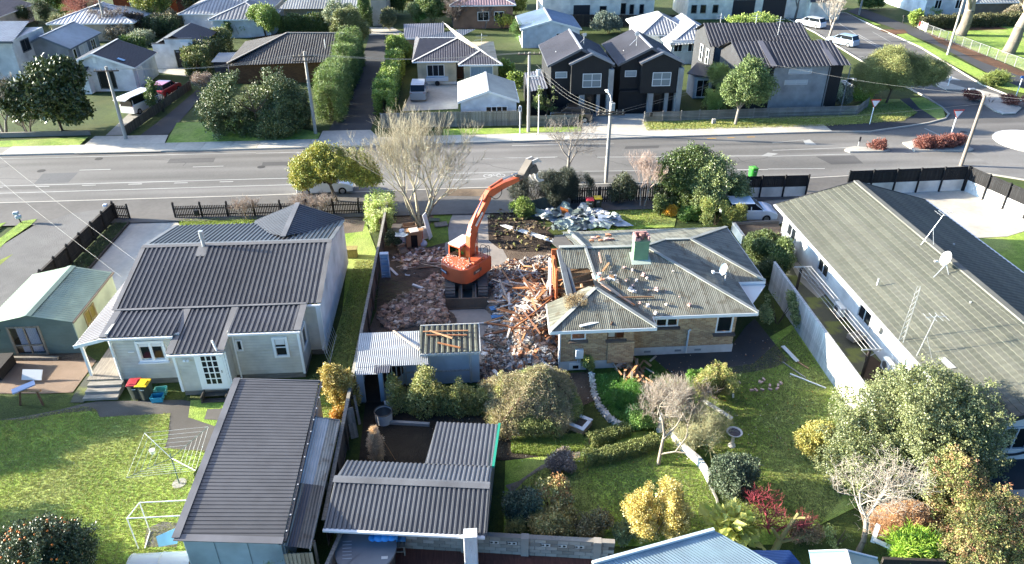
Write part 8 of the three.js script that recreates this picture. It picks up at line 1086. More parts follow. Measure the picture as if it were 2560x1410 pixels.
fence('side_fence','whitish board fence between the rear garden and the units',[18.85,-38.5],[18.6,-25],1.95,{mats:wtW,w:0.19,every:2.7,rails:[0.65,1.3],cap:1,th:0.03 });
fence('far_paling_fence','pale grey paling fence in front of the white gabled garage',[-8.1,-71.3],[5.9,-71.2],1.5,{mats:grW });
fence('rear_paling_fence','dark fence in front of the cream townhouses',[16,-117.5],[34,-116],1.8,{mats:drkW,w:0.3 });
fence('brown_fence','low brown paling fence between the two left driveways',[-32.5,-70.8],[-31.1,-86.7],0.95,{mats:brW });
function slatFence(label,a,b,h) {const L =Math.hypot(b[0] - a[0],b[1] - a[1]),t =thing('slat_fence',label,'fence',[a[0],0,a[1]],-Math.atan2(b[1] - a[1],b[0] - a[0])),m =['#94938f','#8a8985','#a09f9a'].map(c =>M(c,0.85,{map:T.woodH }));const g =box(L,0.1,0.025,L / 2);for (let i =0;i <Math.floor(h / 0.135);i++) {const s =part('slat',g,pick(m),t);s.position.y =0.06 + i * 0.135;}for (let x =0;x <=L;x +=1.9) part('post',box(0.09,h + 0.02,0.09,x,0,-0.07),m[1],t);return t;}
slatFence('short grey slat fence in front of the first black townhouse',[6.3,-70.6],[11.5,-70.8],1.15);slatFence('long grey slat fence from the townhouse driveway to the corner house',[18.2,-71],[31.2,-71.5],1.15);slatFence('grey slat fence in front of the block wall at the corner',[31.2,-71.5],[40.6,-71.7],1.15);slatFence('return of the grey slat fence towards the spreading tree',[40.6,-71.7],[43.2,-74.5],1.1);
function wallFence(label,a,b,hb,ht) {const L =Math.hypot(b[0] - a[0],b[1] - a[1]),t =thing('wall_fence',label,'fence',[a[0],0,a[1]],-Math.atan2(b[1] - a[1],b[0] - a[0]));part('white_base',box(L,hb,0.18,L / 2,0,-0.06),M('#dcdbd6',0.85,{map:T.mottle,bump:T.brickB,bs:0.006 }),t);const n =Math.round(L / 0.16),g =box(L / n - 0.012,ht - hb,0.025);for (let i =0;i <n;i++) {const m =part('paling',g,pick(blk),t);m.position.set((i + 0.5) * L / n,hb - 0.05,-0.02);}for (let k =0,c =Math.max(1,Math.round(L / 2));k <=c;k++) part('post',box(0.1,ht + 0.05,0.12,L * k / c,0,0.09),blk[0],t);part('rail',box(L,0.07,0.05,L / 2,ht - 0.25,0.03),blk[0],t);return t;}
wallFence('black fence on white base beside the parked hatchback',[17.6,-52.3],[26.9,-52.2],0.9,1.9);wallFence('black fence on white base behind the units, road side',[30.2,-52.3],[40.1,-52.6],0.95,2.1);wallFence('black fence on white base turning away at the right edge',[40.3,-52.5],[42.2,-45.5],0.95,2.1);wallFence('black fence on white base running off the right edge',[42.2,-45.5],[44.5,-37],0.95,2.1);
{const t =thing('garden_wall','low weathered concrete wall along the verge at the far left','wall',[-62,0,-71]);part('wall',box(26,0.45,0.2,13,0,0,0.012),M('#8d867c',0.95,{map:T.coarse }),t);}
{const a =[69.39,-109.4],t =thing('mesh_fence','galvanised mesh fence along the park lawn','fence',[a[0],0,a[1]]);const b =[69.98,-87.87],n =12,m =M('#a3a5a3',0.5,{metalness:0.6 });for (let i =0;i <=n;i++) part('post',rod([(b[0] - a[0]) * i / n,0,(b[1] - a[1]) * i / n],[(b[0] - a[0]) * i / n,1.3,(b[1] - a[1]) * i / n],0.04),m,t);for (let k =0;k <9;k++) part('wire',rod([0,0.1 + k * 0.145,0],[b[0] - a[0],0.1 + k * 0.145,b[1] - a[1]],k ===8 ?0.03 :0.012,undefined,4),m,t);}
{const a =[70.03,-113.39],b =[69.78,-109.77],t =thing('park_gate','white barred gate with a red sign at the park entrance','gate',[a[0],0,a[1]]);for (let k =0;k <6;k++) part('bar',bar([0,0.2 + k * 0.2,0],[b[0] - a[0],0.2 + k * 0.2,b[1] - a[1]],0.05,0.06),whiteP,t);for (const s of [0,0.5,1]) part('post',bar([(b[0] - a[0]) * s,0,(b[1] - a[1]) * s],[(b[0] - a[0]) * s,1.35,(b[1] - a[1]) * s],0.08),whiteP,t);part('sign',box(0.6,0.5,0.03,(b[0] - a[0]) * 0.45,0.6,(b[1] - a[1]) * 0.45 + 0.06,-0.5),M('#b8433c',0.6),t);}
{const c =[[6.26,-30.44],[6.14,-28.96],[6.25,-27.89],[6.55,-27.03],[7.04,-26.43]],t =thing('stone_edging','curved pale stone edging along the sunken bed','edging',[c[0][0],0,c[0][1]]);for (let i =0;i <c.length - 1;i++) for (let k =0;k <5;k++) {const x =lerp(c[i][0],c[i + 1][0],k / 5) - c[0][0],z =lerp(c[i][1],c[i + 1][1],k / 5) - c[0][1];const m =part('stone',chunk,M(pick(['#b8b3a8','#a39e93','#c9c5bb']),0.9),t);m.position.set(x,0.1,z);m.scale.set(0.26,0.3,0.26);m.rotation.y =rr(0,3);}}
{const c =[[9.31,-25.8],[9.56,-24.71],[10.05,-23.8],[10.16,-23.3],[10.21,-22.61]],t =thing('retaining_wall','white curved retaining wall between the two rear lawns','wall',[c[0][0],0,c[0][1]]);for (let i =0;i <c.length - 1;i++) part('wall_section',bar([c[i][0] - c[0][0],0.2,c[i][1] - c[0][1]],[c[i + 1][0] - c[0][0],0.2,c[i + 1][1] - c[0][1]],0.17,0.42),M('#d3d1ca',0.85,{map:T.mottle }),t);const e =[[10.17,-22.48],[10.23,-21.7],[10.14,-20.95],[9.82,-20.26],[9.15,-19.73]];for (let i =0;i <4;i++) part('kerb_section',bar([e[i][0] - c[0][0],0.05,e[i][1] - c[0][1]],[e[i + 1][0] - c[0][0],0.05,e[i + 1][1] - c[0][1]],0.08,0.1),M('#8f8c84',0.9,{map:T.mottle }),t);}

// ---------- poles, lamps, wires and signs ----------
const poleM =M('#a8a096',0.9,{map:T.wood }),concP =M('#b5b1a8',0.85,{map:T.conc }),metal =M('#b4b7b8',0.4,{metalness:0.6 }),wireM =M('#8a8a86',0.6);
function pole(label,x,z,h,arms,o ={}) {const t =thing('utility_pole',label,'pole',[x,0,z],o.turn || 0);part('pole',rod([0,-0.1,0],[o.lean || 0,h,0],0.17,0.12,10),o.m || poleM,t);arms.forEach((y,i) =>{const c =part('crossarm',box(2.2,0.1,0.1,o.lean || 0,y,0.14),brW[0],t);for (const s of [-0.95,-0.45,0.45,0.95]) part('insulator',cyl(0.05,0.03,0.16,s + (o.lean || 0),y + 0.1,0.14,8),M('#8d8478',0.4),c);});return t;}
pole('leaning wooden power pole at the left by the concrete crossing',-32.05,-69.5,6.9,[6.5],{m:concP });
pole('wooden power pole beside the tall feathery hedge',-14.3,-69.8,7.9,[7.4,7.0],{m:concP });
{const t =pole('power pole with small transformer left of the black townhouses',6.3,-68.9,7.7,[7.5],{m:concP });part('transformer',[cyl(0.22,0.22,0.55,0.85,5.6,0.2,12),box(0.9,0.06,0.3,0.5,5.5,0.2)],M('#c3c5c4',0.5),t);part('stay_bracket',[bar([0,5.6,0.1],[0.9,5.6,0.2],0.06),bar([0,5.2,0.1],[0.9,5.2,0.2],0.06)],metal,t);}
{const t =pole('nearest power pole with street lamp beside the grey bare tree',11.6,-56,6.9,[6.0,5.8],{m:concP });part('lamp_arm',tube([[0,6.7,0],[-0.05,7.2,-0.3],[-0.2,7.4,-0.8]],0.04,10,6),metal,t);part('lamp_head',rbox(0.26,0.12,0.6,0.05,-0.2,7.36,-1),M('#d9dbda',0.4),t);part('cable_box',box(0.3,0.6,0.25,0.1,6.2,0.16),M('#9a9b99',0.6),t);}
{const t =pole('bare street light pole at the roundabout',...[43.27,-57.77],6.2,[],{m:M('#9c8f82',0.8,{map:T.wood }),lean:0.1 });part('lamp_arm',tube([[0.1,6.1,0],[0,6.4,-0.4],[-0.4,6.5,-0.8]],0.035,10,6),metal,t);part('lamp_head',rbox(0.55,0.12,0.26,0.05,-0.6,6.45,-0.85),metal,t);}
pole('grey lamp pole on the far right verge',...[64.76,-95.77],9,[],{m:concP });pole('thin grey pole at the top of the side road',...[65.87,-123.03],6,[],{m:concP });pole('power pole behind the black bungalow roof',...[-50.73,-113.43],8.2,[7.9],{m:concP });
const wire =(label,a,b,sag,r =0.007) =>solo('wire',label,'wire',tube([a,[lerp(a[0],b[0],0.5),lerp(a[1],b[1],0.5) - sag,lerp(a[2],b[2],0.5)],b],r,20,4),wireM);
for (const [k,s] of [[0,-0.95],[1,-0.45],[2,0.45],[3,0.95]]) {wire(['outermost','second','third','innermost'][k] + ' line between the two left power poles',[-32.05 + s,6.7,-69.4],[-14.3 + s,7.6,-69.7],0.5);wire(['outermost','second','third','innermost'][k] + ' line from the hedge pole to the transformer pole',[-14.3 + s,7.6,-69.7],[6.3 + s,7.7,-68.8],0.5);}
for (const s of [0,1,2]) wire(['upper','middle','lower'][s] + ' service line from the transformer pole to the nearest pole',[6.9,6.6 - s * 0.4,-68.8],[11.6,6.1 - s * 0.2,-55.9],0.6);
for (const s of [0,1]) wire(['upper','lower'][s] + ' line from the nearest pole towards the corner house',[11.6,6 - s * 0.2,-55.9],[30,5.4 - s * 0.3,-73.2],0.5);
wire('left service wire crossing the road to the bungalow roof',[-39.43,7,-57.4],[-18.9,3.6,-38.2],0.3,0.008);wire('right service wire crossing the road to the bungalow roof',[-36.47,7,-52.25],[-19.3,3.4,-36.8],0.3,0.008);
wire('roundabout line over the corner verge',[46.8,5.9,-57.4],[30,5.3,-73.2],0.4);wire('long line leaving the roundabout pole over the road',[46.8,5.9,-57.4],[11.8,5.9,-55.9],0.9);
function sign(name,label,x,z,h,head,hm,post =whiteP) {const t =thing(name,label,'sign',[x,0,z]);part('post',rod([0,0,0],[0,h,0],0.05,0.05,8),post,t);part('sign_face',head,hm,t);return t;}
const tri =(s,y) =>{const sh =new THREE.Shape();sh.moveTo(-s,s * 1.6);sh.lineTo(s,s * 1.6);sh.lineTo(0,0);sh.closePath();const g =new THREE.ExtrudeGeometry(sh,{depth:0.02,bevelEnabled:false });g.translate(0,y,0.06);return boxuv(g.index ?g.toNonIndexed() :g);};
for (const [p,l] of [[[40.58,-68.87],'give way sign on the corner verge'],[[46.78,-65.15],'give way sign on the long red shrub island']]) {const t =sign('give_way_sign',l,p[0],p[1],2.6,tri(0.55,1.75),M('#b5352f',0.5));part('sign_panel',tri(0.4,1.86).translate(0,0,0.03),M('#e6e6e4',0.5),t);}
sign('direction_sign','blue direction sign on the far right island',...[59.43,-74.47],3,box(0.7,0.3,0.04,0.1,2.8,0.05),M('#3c6aa8',0.5));sign('keep_left_post','dark bollard sign on the smallest traffic island',...[36.41,-62.74],1.0,box(0.16,0.45,0.04,0,0.6,0.05),M('#2d3033',0.5),metal);sign('island_marker','small white marker post on the splitter island',...[56.29,-81.48],1.2,box(0.2,0.5,0.04,0,0.75,0.05),whiteP);sign('verge_marker','white marker post by the verge clump',...[61.56,-82.55],1.1,box(0.18,0.3,0.04,0,0.8,0.05),whiteP);
{const t =sign('bus_stop_sign','white parking sign on a thin post by the far paling fence',...[5.43,-68.39],2.9,box(0.3,0.55,0.03,0,2.3,0.05),M('#dfe0de',0.5));part('sign_mark',box(0.12,0.3,0.01,0,2.42,0.072),M('#2b2c2e',0.6),t);}sign('plain_post','plain white post right of the transformer pole',...[7.21,-68.27],3.9,box(0.08,0.4,0.02,0,3.4,0.05),M('#d9b94a',0.5));

// ---------- vehicles ----------
function vehicle(name,label,cat,[x,z],turn,col,o ={}) {// front towards local +x
  const t =thing(name,label,cat,[x,o.y ??0,z],turn),L =o.L ??3.9,W =o.W ??1.7,H =o.H ??1.5,b =M(col,0.35,{clearcoat:1,clearcoatRoughness:0.05 }),bon =o.bon ??0.95,hb =o.hb ??0.88;
  const sh =new THREE.Shape();sh.moveTo(-L / 2,0.32);sh.lineTo(-L / 2 + 0.02,hb - 0.05);sh.quadraticCurveTo(-L / 2 + 0.05,hb + 0.06,-L / 2 + 0.25,hb + 0.08);sh.lineTo(L / 2 - bon,hb + 0.05);sh.quadraticCurveTo(L / 2 - 0.2,hb - 0.02,L / 2,hb - 0.25);sh.lineTo(L / 2,0.32);for (const wx of [L / 2 - 0.75,-L / 2 + 0.7]) {sh.lineTo(wx + 0.36,0.28);sh.absarc(wx,0.3,0.36,0,Math.PI,false);}sh.closePath();
  const ext =(s,w,bev) =>{const g =new THREE.ExtrudeGeometry(s,{depth:w - 2 * bev,bevelEnabled:true,bevelSize:bev,bevelThickness:bev,bevelSegments:2,curveSegments:8 });g.translate(0,0,-(w - 2 * bev) / 2);return boxuv(g.index ?g.toNonIndexed() :g);};
  part('body',ext(sh,W,0.06),b,t);
  const rb =o.rb ??0.35,c =new THREE.Shape();c.moveTo(-L / 2 + 0.1,hb + 0.05);c.lineTo(-L / 2 + rb,H - 0.06);c.lineTo(L / 2 - bon - 0.75,H - 0.06);c.lineTo(L / 2 - bon + 0.05,hb + 0.03);c.closePath();part('windows',ext(c,W - 0.18,0.05),glass,t);
  part('roof',rbox(L - bon - rb - 0.75,0.09,W - 0.24,0.04,(-bon + rb - 0.75) / 2,H - 0.08,0),b,t);
  for (const s of [-1,1]) {for (const [px,tx] of [[-L / 2 + 0.12,-L / 2 + rb + 0.02],[-0.05,-0.1],[L / 2 - bon,L / 2 - bon - 0.72]]) part('pillar',bar([px,hb + 0.05,s * (W / 2 - 0.09)],[tx,H - 0.04,s * (W / 2 - 0.13)],0.07,0.05),b,t);part('headlight',rbox(0.1,0.16,0.34,0.03,L / 2 - 0.05,hb - 0.28,s * (W / 2 - 0.28)),M('#d5dbe0',0.15),t);part('tail_light',rbox(0.08,0.26,0.2,0.03,-L / 2 + 0.0,hb - 0.25,s * (W / 2 - 0.15)),M('#a02a24',0.25),t);part('mirror',rbox(0.1,0.12,0.18,0.03,L / 2 - bon - 0.15,hb + 0.06,s * (W / 2 + 0.06)),b,t);}
  for (const wx of [L / 2 - 0.75,-L / 2 + 0.7]) for (const s of [-1,1]) {const w =part('wheel',put(new THREE.CylinderGeometry(0.31,0.31,0.2,20).toNonIndexed(),0,0,0,0,Math.PI / 2),M('#1c1c1d',0.85),t);w.position.set(wx,0.31,s * (W / 2 - 0.1));part('rim',put(new THREE.CylinderGeometry(0.19,0.19,0.21,10).toNonIndexed(),0,0,0,0,Math.PI / 2),M('#b9bcbf',0.3,{metalness:0.8 }),w);}
  return t;
}
vehicle('hatchback','pale blue-white hatchback parked beside the units','car',[21.0,-48.7],-0.05,'#cfdbe6',{L:3.8,H:1.5 });
vehicle('parked_car','white car parked at the kerb behind the yellow-green tree','car',[-11.25,-55.93],0.03,'#dcdcdc',{L:4.3 });
vehicle('dark_hatchback','black car nosed in behind the short slat fence','car',[11,-72.2],2.9,'#17181b',{L:4.2,y:0.11 });
vehicle('side_road_car','white car at the top of the side road','car',[54.12,-114.89],2.15,'#d5dce4',{L:4.3 });vehicle('side_road_car','silver-blue hatchback parked below the vase-shaped bare tree','car',[53.53,-102.76],2.15,'#9fb0c2',{L:4.1 });
vehicle('red_car','red car half hidden by the shrub in the left yard','car',[-33.22,-84.61],1.4,'#a81f2a',{L:4 });vehicle('white_car','white car tucked behind the spreading tree','car',[44.54,-80.2],1.6,'#d9dcdf',{L:4.2 });
{const t =vehicle('van','white van with its tailgate raised on the left drive','van',[-33.81,-79.22],1.25,'#e2e3e2',{L:4.7,H:1.95,hb:1.0,bon:0.5,rb:0.12 });part('tailgate',slab([[-2.35,1.98,-0.75],[-2.35,1.98,0.75],[-3.2,1.8,0.72],[-3.2,1.8,-0.72]],0.05),M('#e2e3e2',0.35),t);part('cargo_opening',box(0.05,0.95,1.35,-2.36,0.85,0),M('#1b1715',0.9),t);}
{const t =vehicle('four_wheel_drive','silver four-wheel drive with white roof rack behind the paling fence','car',[-4.79,-81.8],1.55,'#8f9499',{L:4.4,H:1.8,hb:1.05 });for (let k =0;k <5;k++) part('rack_bar',box(0.06,0.04,1.4,-1.3 + k * 0.4,1.84,0),whiteP,t);}
{const t =thing('trailer','white panel trailer beside the four-wheel drive','trailer',[-2.86,0,-86.7]);part('tray',[box(2.6,0.4,1.4,0,0.5,0)],M('#c9ccce',0.6),t);for (const s of [-0.75,0.75]) part('wheel',put(new THREE.CylinderGeometry(0.28,0.28,0.18,16).toNonIndexed(),0,0.28,s,0,Math.PI / 2),M('#1c1c1d',0.9),t);}

// ---------- bins, mailbox and yard things ----------
function bin(label,[x,z],lid,turn =0,bodyC ='#2c352f') {const t =thing('wheelie_bin',label,'bin',[x,0,z],turn),g =new THREE.CylinderGeometry(0.4,0.31,0.92,4,1).toNonIndexed();g.rotateY(Math.PI / 4);g.translate(0,0.5,0);part('body',g,M(bodyC,0.6),t);part('lid',[rbox(0.6,0.07,0.66,0.03,0,0.96,0.02),rbox(0.4,0.06,0.4,0.025,0,1.0,0.05)],M(lid,0.45),t);part('handle',rod([-0.24,0.98,-0.36],[0.24,0.98,-0.36],0.02),M('#222523',0.6),t);for (const s of [-0.24,0.24]) part('wheel',put(new THREE.CylinderGeometry(0.11,0.11,0.06,12).toNonIndexed(),s,0.11,-0.28,0,0,Math.PI / 2),M('#1b1c1c',0.8),t);part('stamp',box(0.22,0.05,0.006,0,0.72,0.292,0,0.12),M('#c9cdca',0.6),t);return t;}
bin('red-lidded wheelie bin beside the bungalow steps',[-16.86,-30.3],'#a8333a',0.05);bin('yellow-lidded wheelie bin beside the red-lidded one',[-16.38,-30.21],'#e0b81e',-0.08);bin('red-lidded wheelie bin in the shade of the front paling fence',[9.38,-50.74],'#b5303c');bin('yellow-lidded wheelie bin against the front paling fence',[10.04,-51],'#d6b41c');bin('green bin with bright lid standing at the kerb',[24.03,-56.13],'#4f9a3a',0.2,'#2f8a34');
function crate(label,p,c,y =0) {const t =thing('recycling_crate',label,'crate',[p[0],y,p[1]],0.1),m =M(c,0.5);part('bottom',box(0.5,0.03,0.36),m,t);for (const s of [-1,1]) {part('side',box(0.54,0.3,0.02,0,0.02,s * 0.19,0,s * 0.12),m,t);part('end',box(0.02,0.3,0.38,s * 0.27,0.02,0,0,0,-s * 0.12),m,t);}return t;}
crate('blue recycling crate on the path beside the wheelie bins',[-15.81,-30.01],'#2f8fae');crate('teal crate behind the blue recycling crate',[-15.82,-30.55],'#5fa3a0');
{const [x,z] =[-32.85,-51.4],t =thing('mailbox','pair of pale mailboxes on a leaning dark post by the berm','mailbox',[x,0,z],0.2);part('post',rod([0,0,0],[-0.08,0.8,0],0.05),drkW[0],t);for (const [dx,y] of [[-0.12,0.75],[-0.04,0.45]]) part('box',[rbox(0.36,0.24,0.3,0.05,dx,y,0)],M('#b9c2cb',0.5),t);}
solo('mailbox','black mailbox hung on the picket fence','mailbox',rbox(0.36,0.45,0.2,0.03),M('#17181a',0.5),undefined,[...[-20.04,0.35,-51.2]]);solo('mailbox','small white mailbox on the driveway gate post','mailbox',rbox(0.3,0.2,0.25,0.05),M('#c9d2dc',0.5),undefined,[-26.6,1.1,-51.6]);
{const [x,z] =[-12.95,-24.19],t =thing('rotary_clothesline','rotary clothesline with green pole on the left lawn','clothesline',[x,0,z],0.87),gm =M('#54665c',0.5),lm =M('#d3d6d2',0.5);part('pole',rod([0,0,0],[0,1.75,0],0.03,0.03,8),gm,t);for (let k =0;k <4;k++) {const a =k * Math.PI / 2,e =[1.9 * Math.cos(a),1.9,1.9 * Math.sin(a)];part('arm',rod([0,1.5,0],e,0.016,0.014),k % 2 ?lm :gm,t);for (let j =0;j <5;j++) {const f =0.4 + j * 0.15,b =a + Math.PI / 2,y =lerp(1.5,1.9,f);part('line',rod([1.9 * f * Math.cos(a),y,1.9 * f * Math.sin(a)],[1.9 * f * Math.cos(b),y,1.9 * f * Math.sin(b)],0.005,0.005,4),lm,t);}}part('peg_basket',cyl(0.1,0.13,0.2,-0.3,1.5,-0.9),M('#d8d9c0',0.6),t);part('footing',cyl(0.3,0.3,0.03,0,0,0,14),MAT.conc2,t);}
{const t =thingW('pipe_frame','white pipe goal frame standing against the dark garage','frame',[-12,-21.6]),m =whiteP,h =1.75,r =0.022;const A =[-13.44,-20.71],B =[-13.28,-21.54];for (const [p,y] of [[A,h],[B,h - 0.05]]) {part('rail',rod([p[0],y,p[1]],[-10.8,y,p[1]],r,r,8),m,t);part('leg',rod([p[0],y,p[1]],[p[0],0,p[1]],r,r,8),m,t);}part('rail',rod([A[0],h,A[1]],[B[0],h - 0.05,B[1]],r,r,8),m,t);part('foot_rail',rod([A[0] + 0.25,0.04,A[1]],[B[0],0.04,B[1]],r,r,8),m,t);}
{const t =thing('cold_frame','clear plastic barrel-vaulted grow tunnel at the foot of the garage','grow tunnel',[-12.1,0,-19.6]),g =new THREE.CylinderGeometry(0.62,0.62,2.3,20,1,true,-Math.PI / 2,Math.PI).toNonIndexed();g.rotateZ(Math.PI / 2);g.rotateX(-Math.PI / 2);part('cover',g.translate(0,0.1,0),M([0.75,0.78,0.76],0.3,{transmission:0.4,thickness:0 }),t);for (const x of [-1.15,0,1.15]) part('hoop',put(new THREE.TorusGeometry(0.63,0.02,6,20,Math.PI).toNonIndexed(),x,0.1,0,Math.PI / 2),M('#b9bab4',0.5),t);part('soil_bed',box(2.3,0.12,1.1,0,0,0),MAT.dirt2,t);}
solo('tarpaulin','light blue tarpaulin propped against the garage','tarpaulin',slab([[-12.7,0.5,-20.85],[-11.7,0.9,-20.97],[-11.86,0.3,-20.62],[-12.63,0.1,-20.68]],0.03),M('#7fc0de',0.5,{map:T.mottle }));sheet('paving_slabs',[[-13.5,-21.73],[-12.93,-22.07],[-12.15,-21.9],[-11.96,-20.72],[-13.26,-20.8]],0.014,MAT.path);
{const [x,z] =[-21.47,-30.13],t =thing('trestle','timber trestle with a pale blue door laid across it','trestle',[x,0,z]);part('leg',bar([0.05,0,0.1],[-0.1,0.85,-0.05],0.1),timC[4],t);part('leg',bar([-1.1,0,0],[-0.9,0.8,-0.1],0.1),timC[4],t);part('beam',bar([0.15,0.85,0],[-1.1,0.82,-0.1],0.12,0.1),timC[3],t);part('door_panel',bar([-0.3,1.0,-0.45],[-1.15,0.9,0.1],0.42,0.06),M('#8f9fbf',0.5),t);}
solo('panel','grey-white panel propped up on the paving beside the trestle','panel',box(1.05,0.55,0.05,0,0,0,-0.1,-0.7),M('#c3c9cc',0.6),undefined,[-22.86,0.05,-32.17]);solo('raised_bed','dark timber raised bed at the left edge of the paving','raised bed',[box(1.2,0.6,1.5),box(1.3,0.06,1.6,0,0.6,0)],drkW[0],undefined,[-25.11,0,-32.97]);solo('sleeper','grey timber sleeper along the back of the paving','timber',bar([-25.3,0.1,-34.1],[-22.4,0.1,-33.9],0.16,0.16),grW[1]);solo('timber_planter','yellowish timber planter on the grass beside the bungalow','planter',[box(1,0.6,0.5),box(1.1,0.06,0.6,0,0.6,0)],M('#b0a060',0.85,{map:T.wood }),undefined,[-8,0,-44.65]);
{const t =thing('pot_rack','leaning wire trellis along the bungalow side wall','trellis',[-7.6,0,-32.4]);for (let k =0;k <9;k++) part('rod',rod([0,0,-k * 0.33],[-0.25,1.15,-k * 0.33],0.012),whiteP,t);for (const y of [0.1,1.1]) part('rail',rod([-0.22 * y,y,0],[-0.22 * y,y,-2.7],0.016),whiteP,t);}
solo('garden_edging','low timber edging of the driveway planting strip','edging',bar([-24.9,0.08,-50.9],[-24.9,0.08,-40.5],0.1,0.16),drkW[1]);sheet('planting_strip',[[-26.1,-51.2],[-24.95,-51],[-24.95,-40.5],[-26.4,-40.2]],0.02,MAT.dirt2);grassStuff('strip_plants','dark leafy plants in the driveway planting strip',[[-26,-51],[-25,-51],[-25,-44],[-26.2,-44]],900,0.16,['#4a5a34','#5c6a40','#3c4a2c']);
// ---------- bottom edge ----------
{const [x,z] =[-4.27,-19.33],t =thing('spa_pool','round spa pool with a folded grey cover on the red deck','spa pool',[x,0,z]);part('tub',cyl(1.05,1.1,0.85,0,0,0,36),M('#5d5854',0.7,{map:T.woodH }),t);for (const s of [0,1]) {const g =new THREE.CylinderGeometry(1.16,1.16,0.12,24,1,false,s * Math.PI + 0.015,Math.PI - 0.03).toNonIndexed();g.rotateY(-0.7);g.translate(0,0.93,0);part('cover_half',g,M('#85878a',0.6,{map:T.mottle }),t);}part('warning_label',box(0.24,0.01,0.12,0.75,0.992,0.5),M('#d9cfc4',0.7),t);for (let k =0;k <6;k++) part('strap',box(0.34,0.012,0.02,-0.75 + k * 0.02,0.992,-0.35 + k * 0.16),M('#b5b6b6',0.6),t);}
{const [x,z] =[-3.92,-20.33],t =thing('inflatable','blue inflatable ring slumped behind the spa pool','inflatable',[x,0.12,-19.8]);for (let k =0;k <6;k++) {const a =-0.5 + k * 0.42;part('chamber',put(new THREE.SphereGeometry(0.24,14,10).toNonIndexed(),-0.6 + k * 0.24,0.62 + 0.22 * Math.sin(a * 1.4),0),M('#2f8fd6',0.35),t);}part('base',rbox(1.4,0.5,0.4,0.15,0,0.1,0),M('#2a7fc4',0.4),t);}
{const [x,z] =[-3.1,-19.89],t =thing('wooden_stool','weathered wooden stool with a blue cloth by the block wall','stool',[x,0,z]),m =grW[1];for (const [a,b] of [[-0.22,-0.2],[0.22,-0.2],[-0.22,0.2],[0.22,0.2]]) part('leg',box(0.06,0.5,0.06,a,0,b),m,t);for (let k =0;k <4;k++) part('slat',box(0.12,0.04,0.5,-0.2 + k * 0.135,0.5,0),m,t);part('stretcher',box(0.44,0.05,0.04,0,0.2,0.2),m,t);solo('cloth','blue and white cloth lying on the stool','cloth',crumple(0.35,0.3,0.1,5,0),M('#6fb0dc',0.8),undefined,[x + 0.12,0.58,z - 0.05]);}
{const [x,z] =[-0.27,-19.16],t =thing('wrapped_post','tall white plastic-wrapped post standing on the red deck','post',[x,0,z + 0.3]);part('wrap',[rbox(0.52,2.0,0.42,0.05,0,0,0)],M('#dcdcda',0.45,{map:T.mottle,bump:T.fineB,bs:0.03 }),t);part('top_fold',box(0.5,0.05,0.4,0,2.0,0,0,0.08),M('#d0d0ce',0.5),t);}
{const t =thing('return_fence','grey board fence panel turning from the block wall to the garage','fence',[-5.2,0,-20.3],1.35);for (let k =0;k <12;k++) {const m =part('paling',box(0.15,1.15,0.03),pick(grW),t);m.position.set(-0.1 - k * 0.16,0,0);}part('capping',box(2,0.05,0.14,-1,1.15,0),grW[0],t);}
{const t =thingW('blue_roof','light blue corrugated roof at the bottom edge','building',[9,-15]);part('roof',corr([[4.04,2.3,-17],[8.7,2.3,-18.14],[11.18,1.9,-16.39],[6.8,1.9,-15.33]],[0.75,-0.1,0.66],0.1,0.02,'sin'),M('#8ea3ac',0.4,{map:T.mottle,metalness:0.1 }),t);part('gutter',bar([3.99,2.36,-16.99],[8.69,2.36,-18.14],0.12,0.1),M('#c3d0d6',0.5),t);part('wall',span([7.6,10,0,1.85,-14.6,-14.4]),wp('#b9c4c8'),t);part('lower_roof',corr([[9.5,1.5,-17.85],[11.54,1.5,-17.72],[11.82,1.3,-17.25],[10.27,1.3,-17.31]],[1,0,0.2],0.1,0.02,'sin'),M('#2a4478',0.4,{map:T.mottle }),t);}
{const t =thingW('glasshouse','small glasshouse with whitewashed panes at the bottom right','glasshouse',[15.6,-18]);const gp =M('#8fb0c0',0.2,{map:T.mottle,clearcoat:1 });part('roof_panel',slab([[12.13,1.7,-17.46],[13.34,2,-17.18],[13.17,2,-16.55],[11.96,1.7,-16.87]],0.03),gp,t);part('roof_panel',slab([[13.34,2,-17.18],[14.54,1.6,-17.07],[14.49,1.6,-16.73],[13.17,2,-16.55]],0.03),M('#a3b8ac',0.3,{map:T.mottle }),t);parts('frame',[bar([12.11,1.74,-17.44],[13.33,2.04,-17.16],0.05),bar([13.33,2.04,-17.16],[14.54,1.64,-17.06],0.05),bar([13.33,2.04,-17.16],[13.17,2.04,-16.52],0.06)],M('#cfd6d8',0.4),t);}
solo('dark_edge_fence','dark rail at the bottom right behind the strap-leaved clump','fence',bar([15.34,0.5,-17.72],[17.65,0.5,-17.46],0.12,0.5),drkW[0]);solo('white_board','white board standing in the thicket at the lower right','board',bar([15.71,0.1,-18.97],[15.79,1,-19.09],0.16,0.05),wht);solo('white_board','white board lying below the standing one in the thicket','board',bar([15.59,0.45,-18.82],[16.22,0.35,-18.42],0.2,0.06),wht);
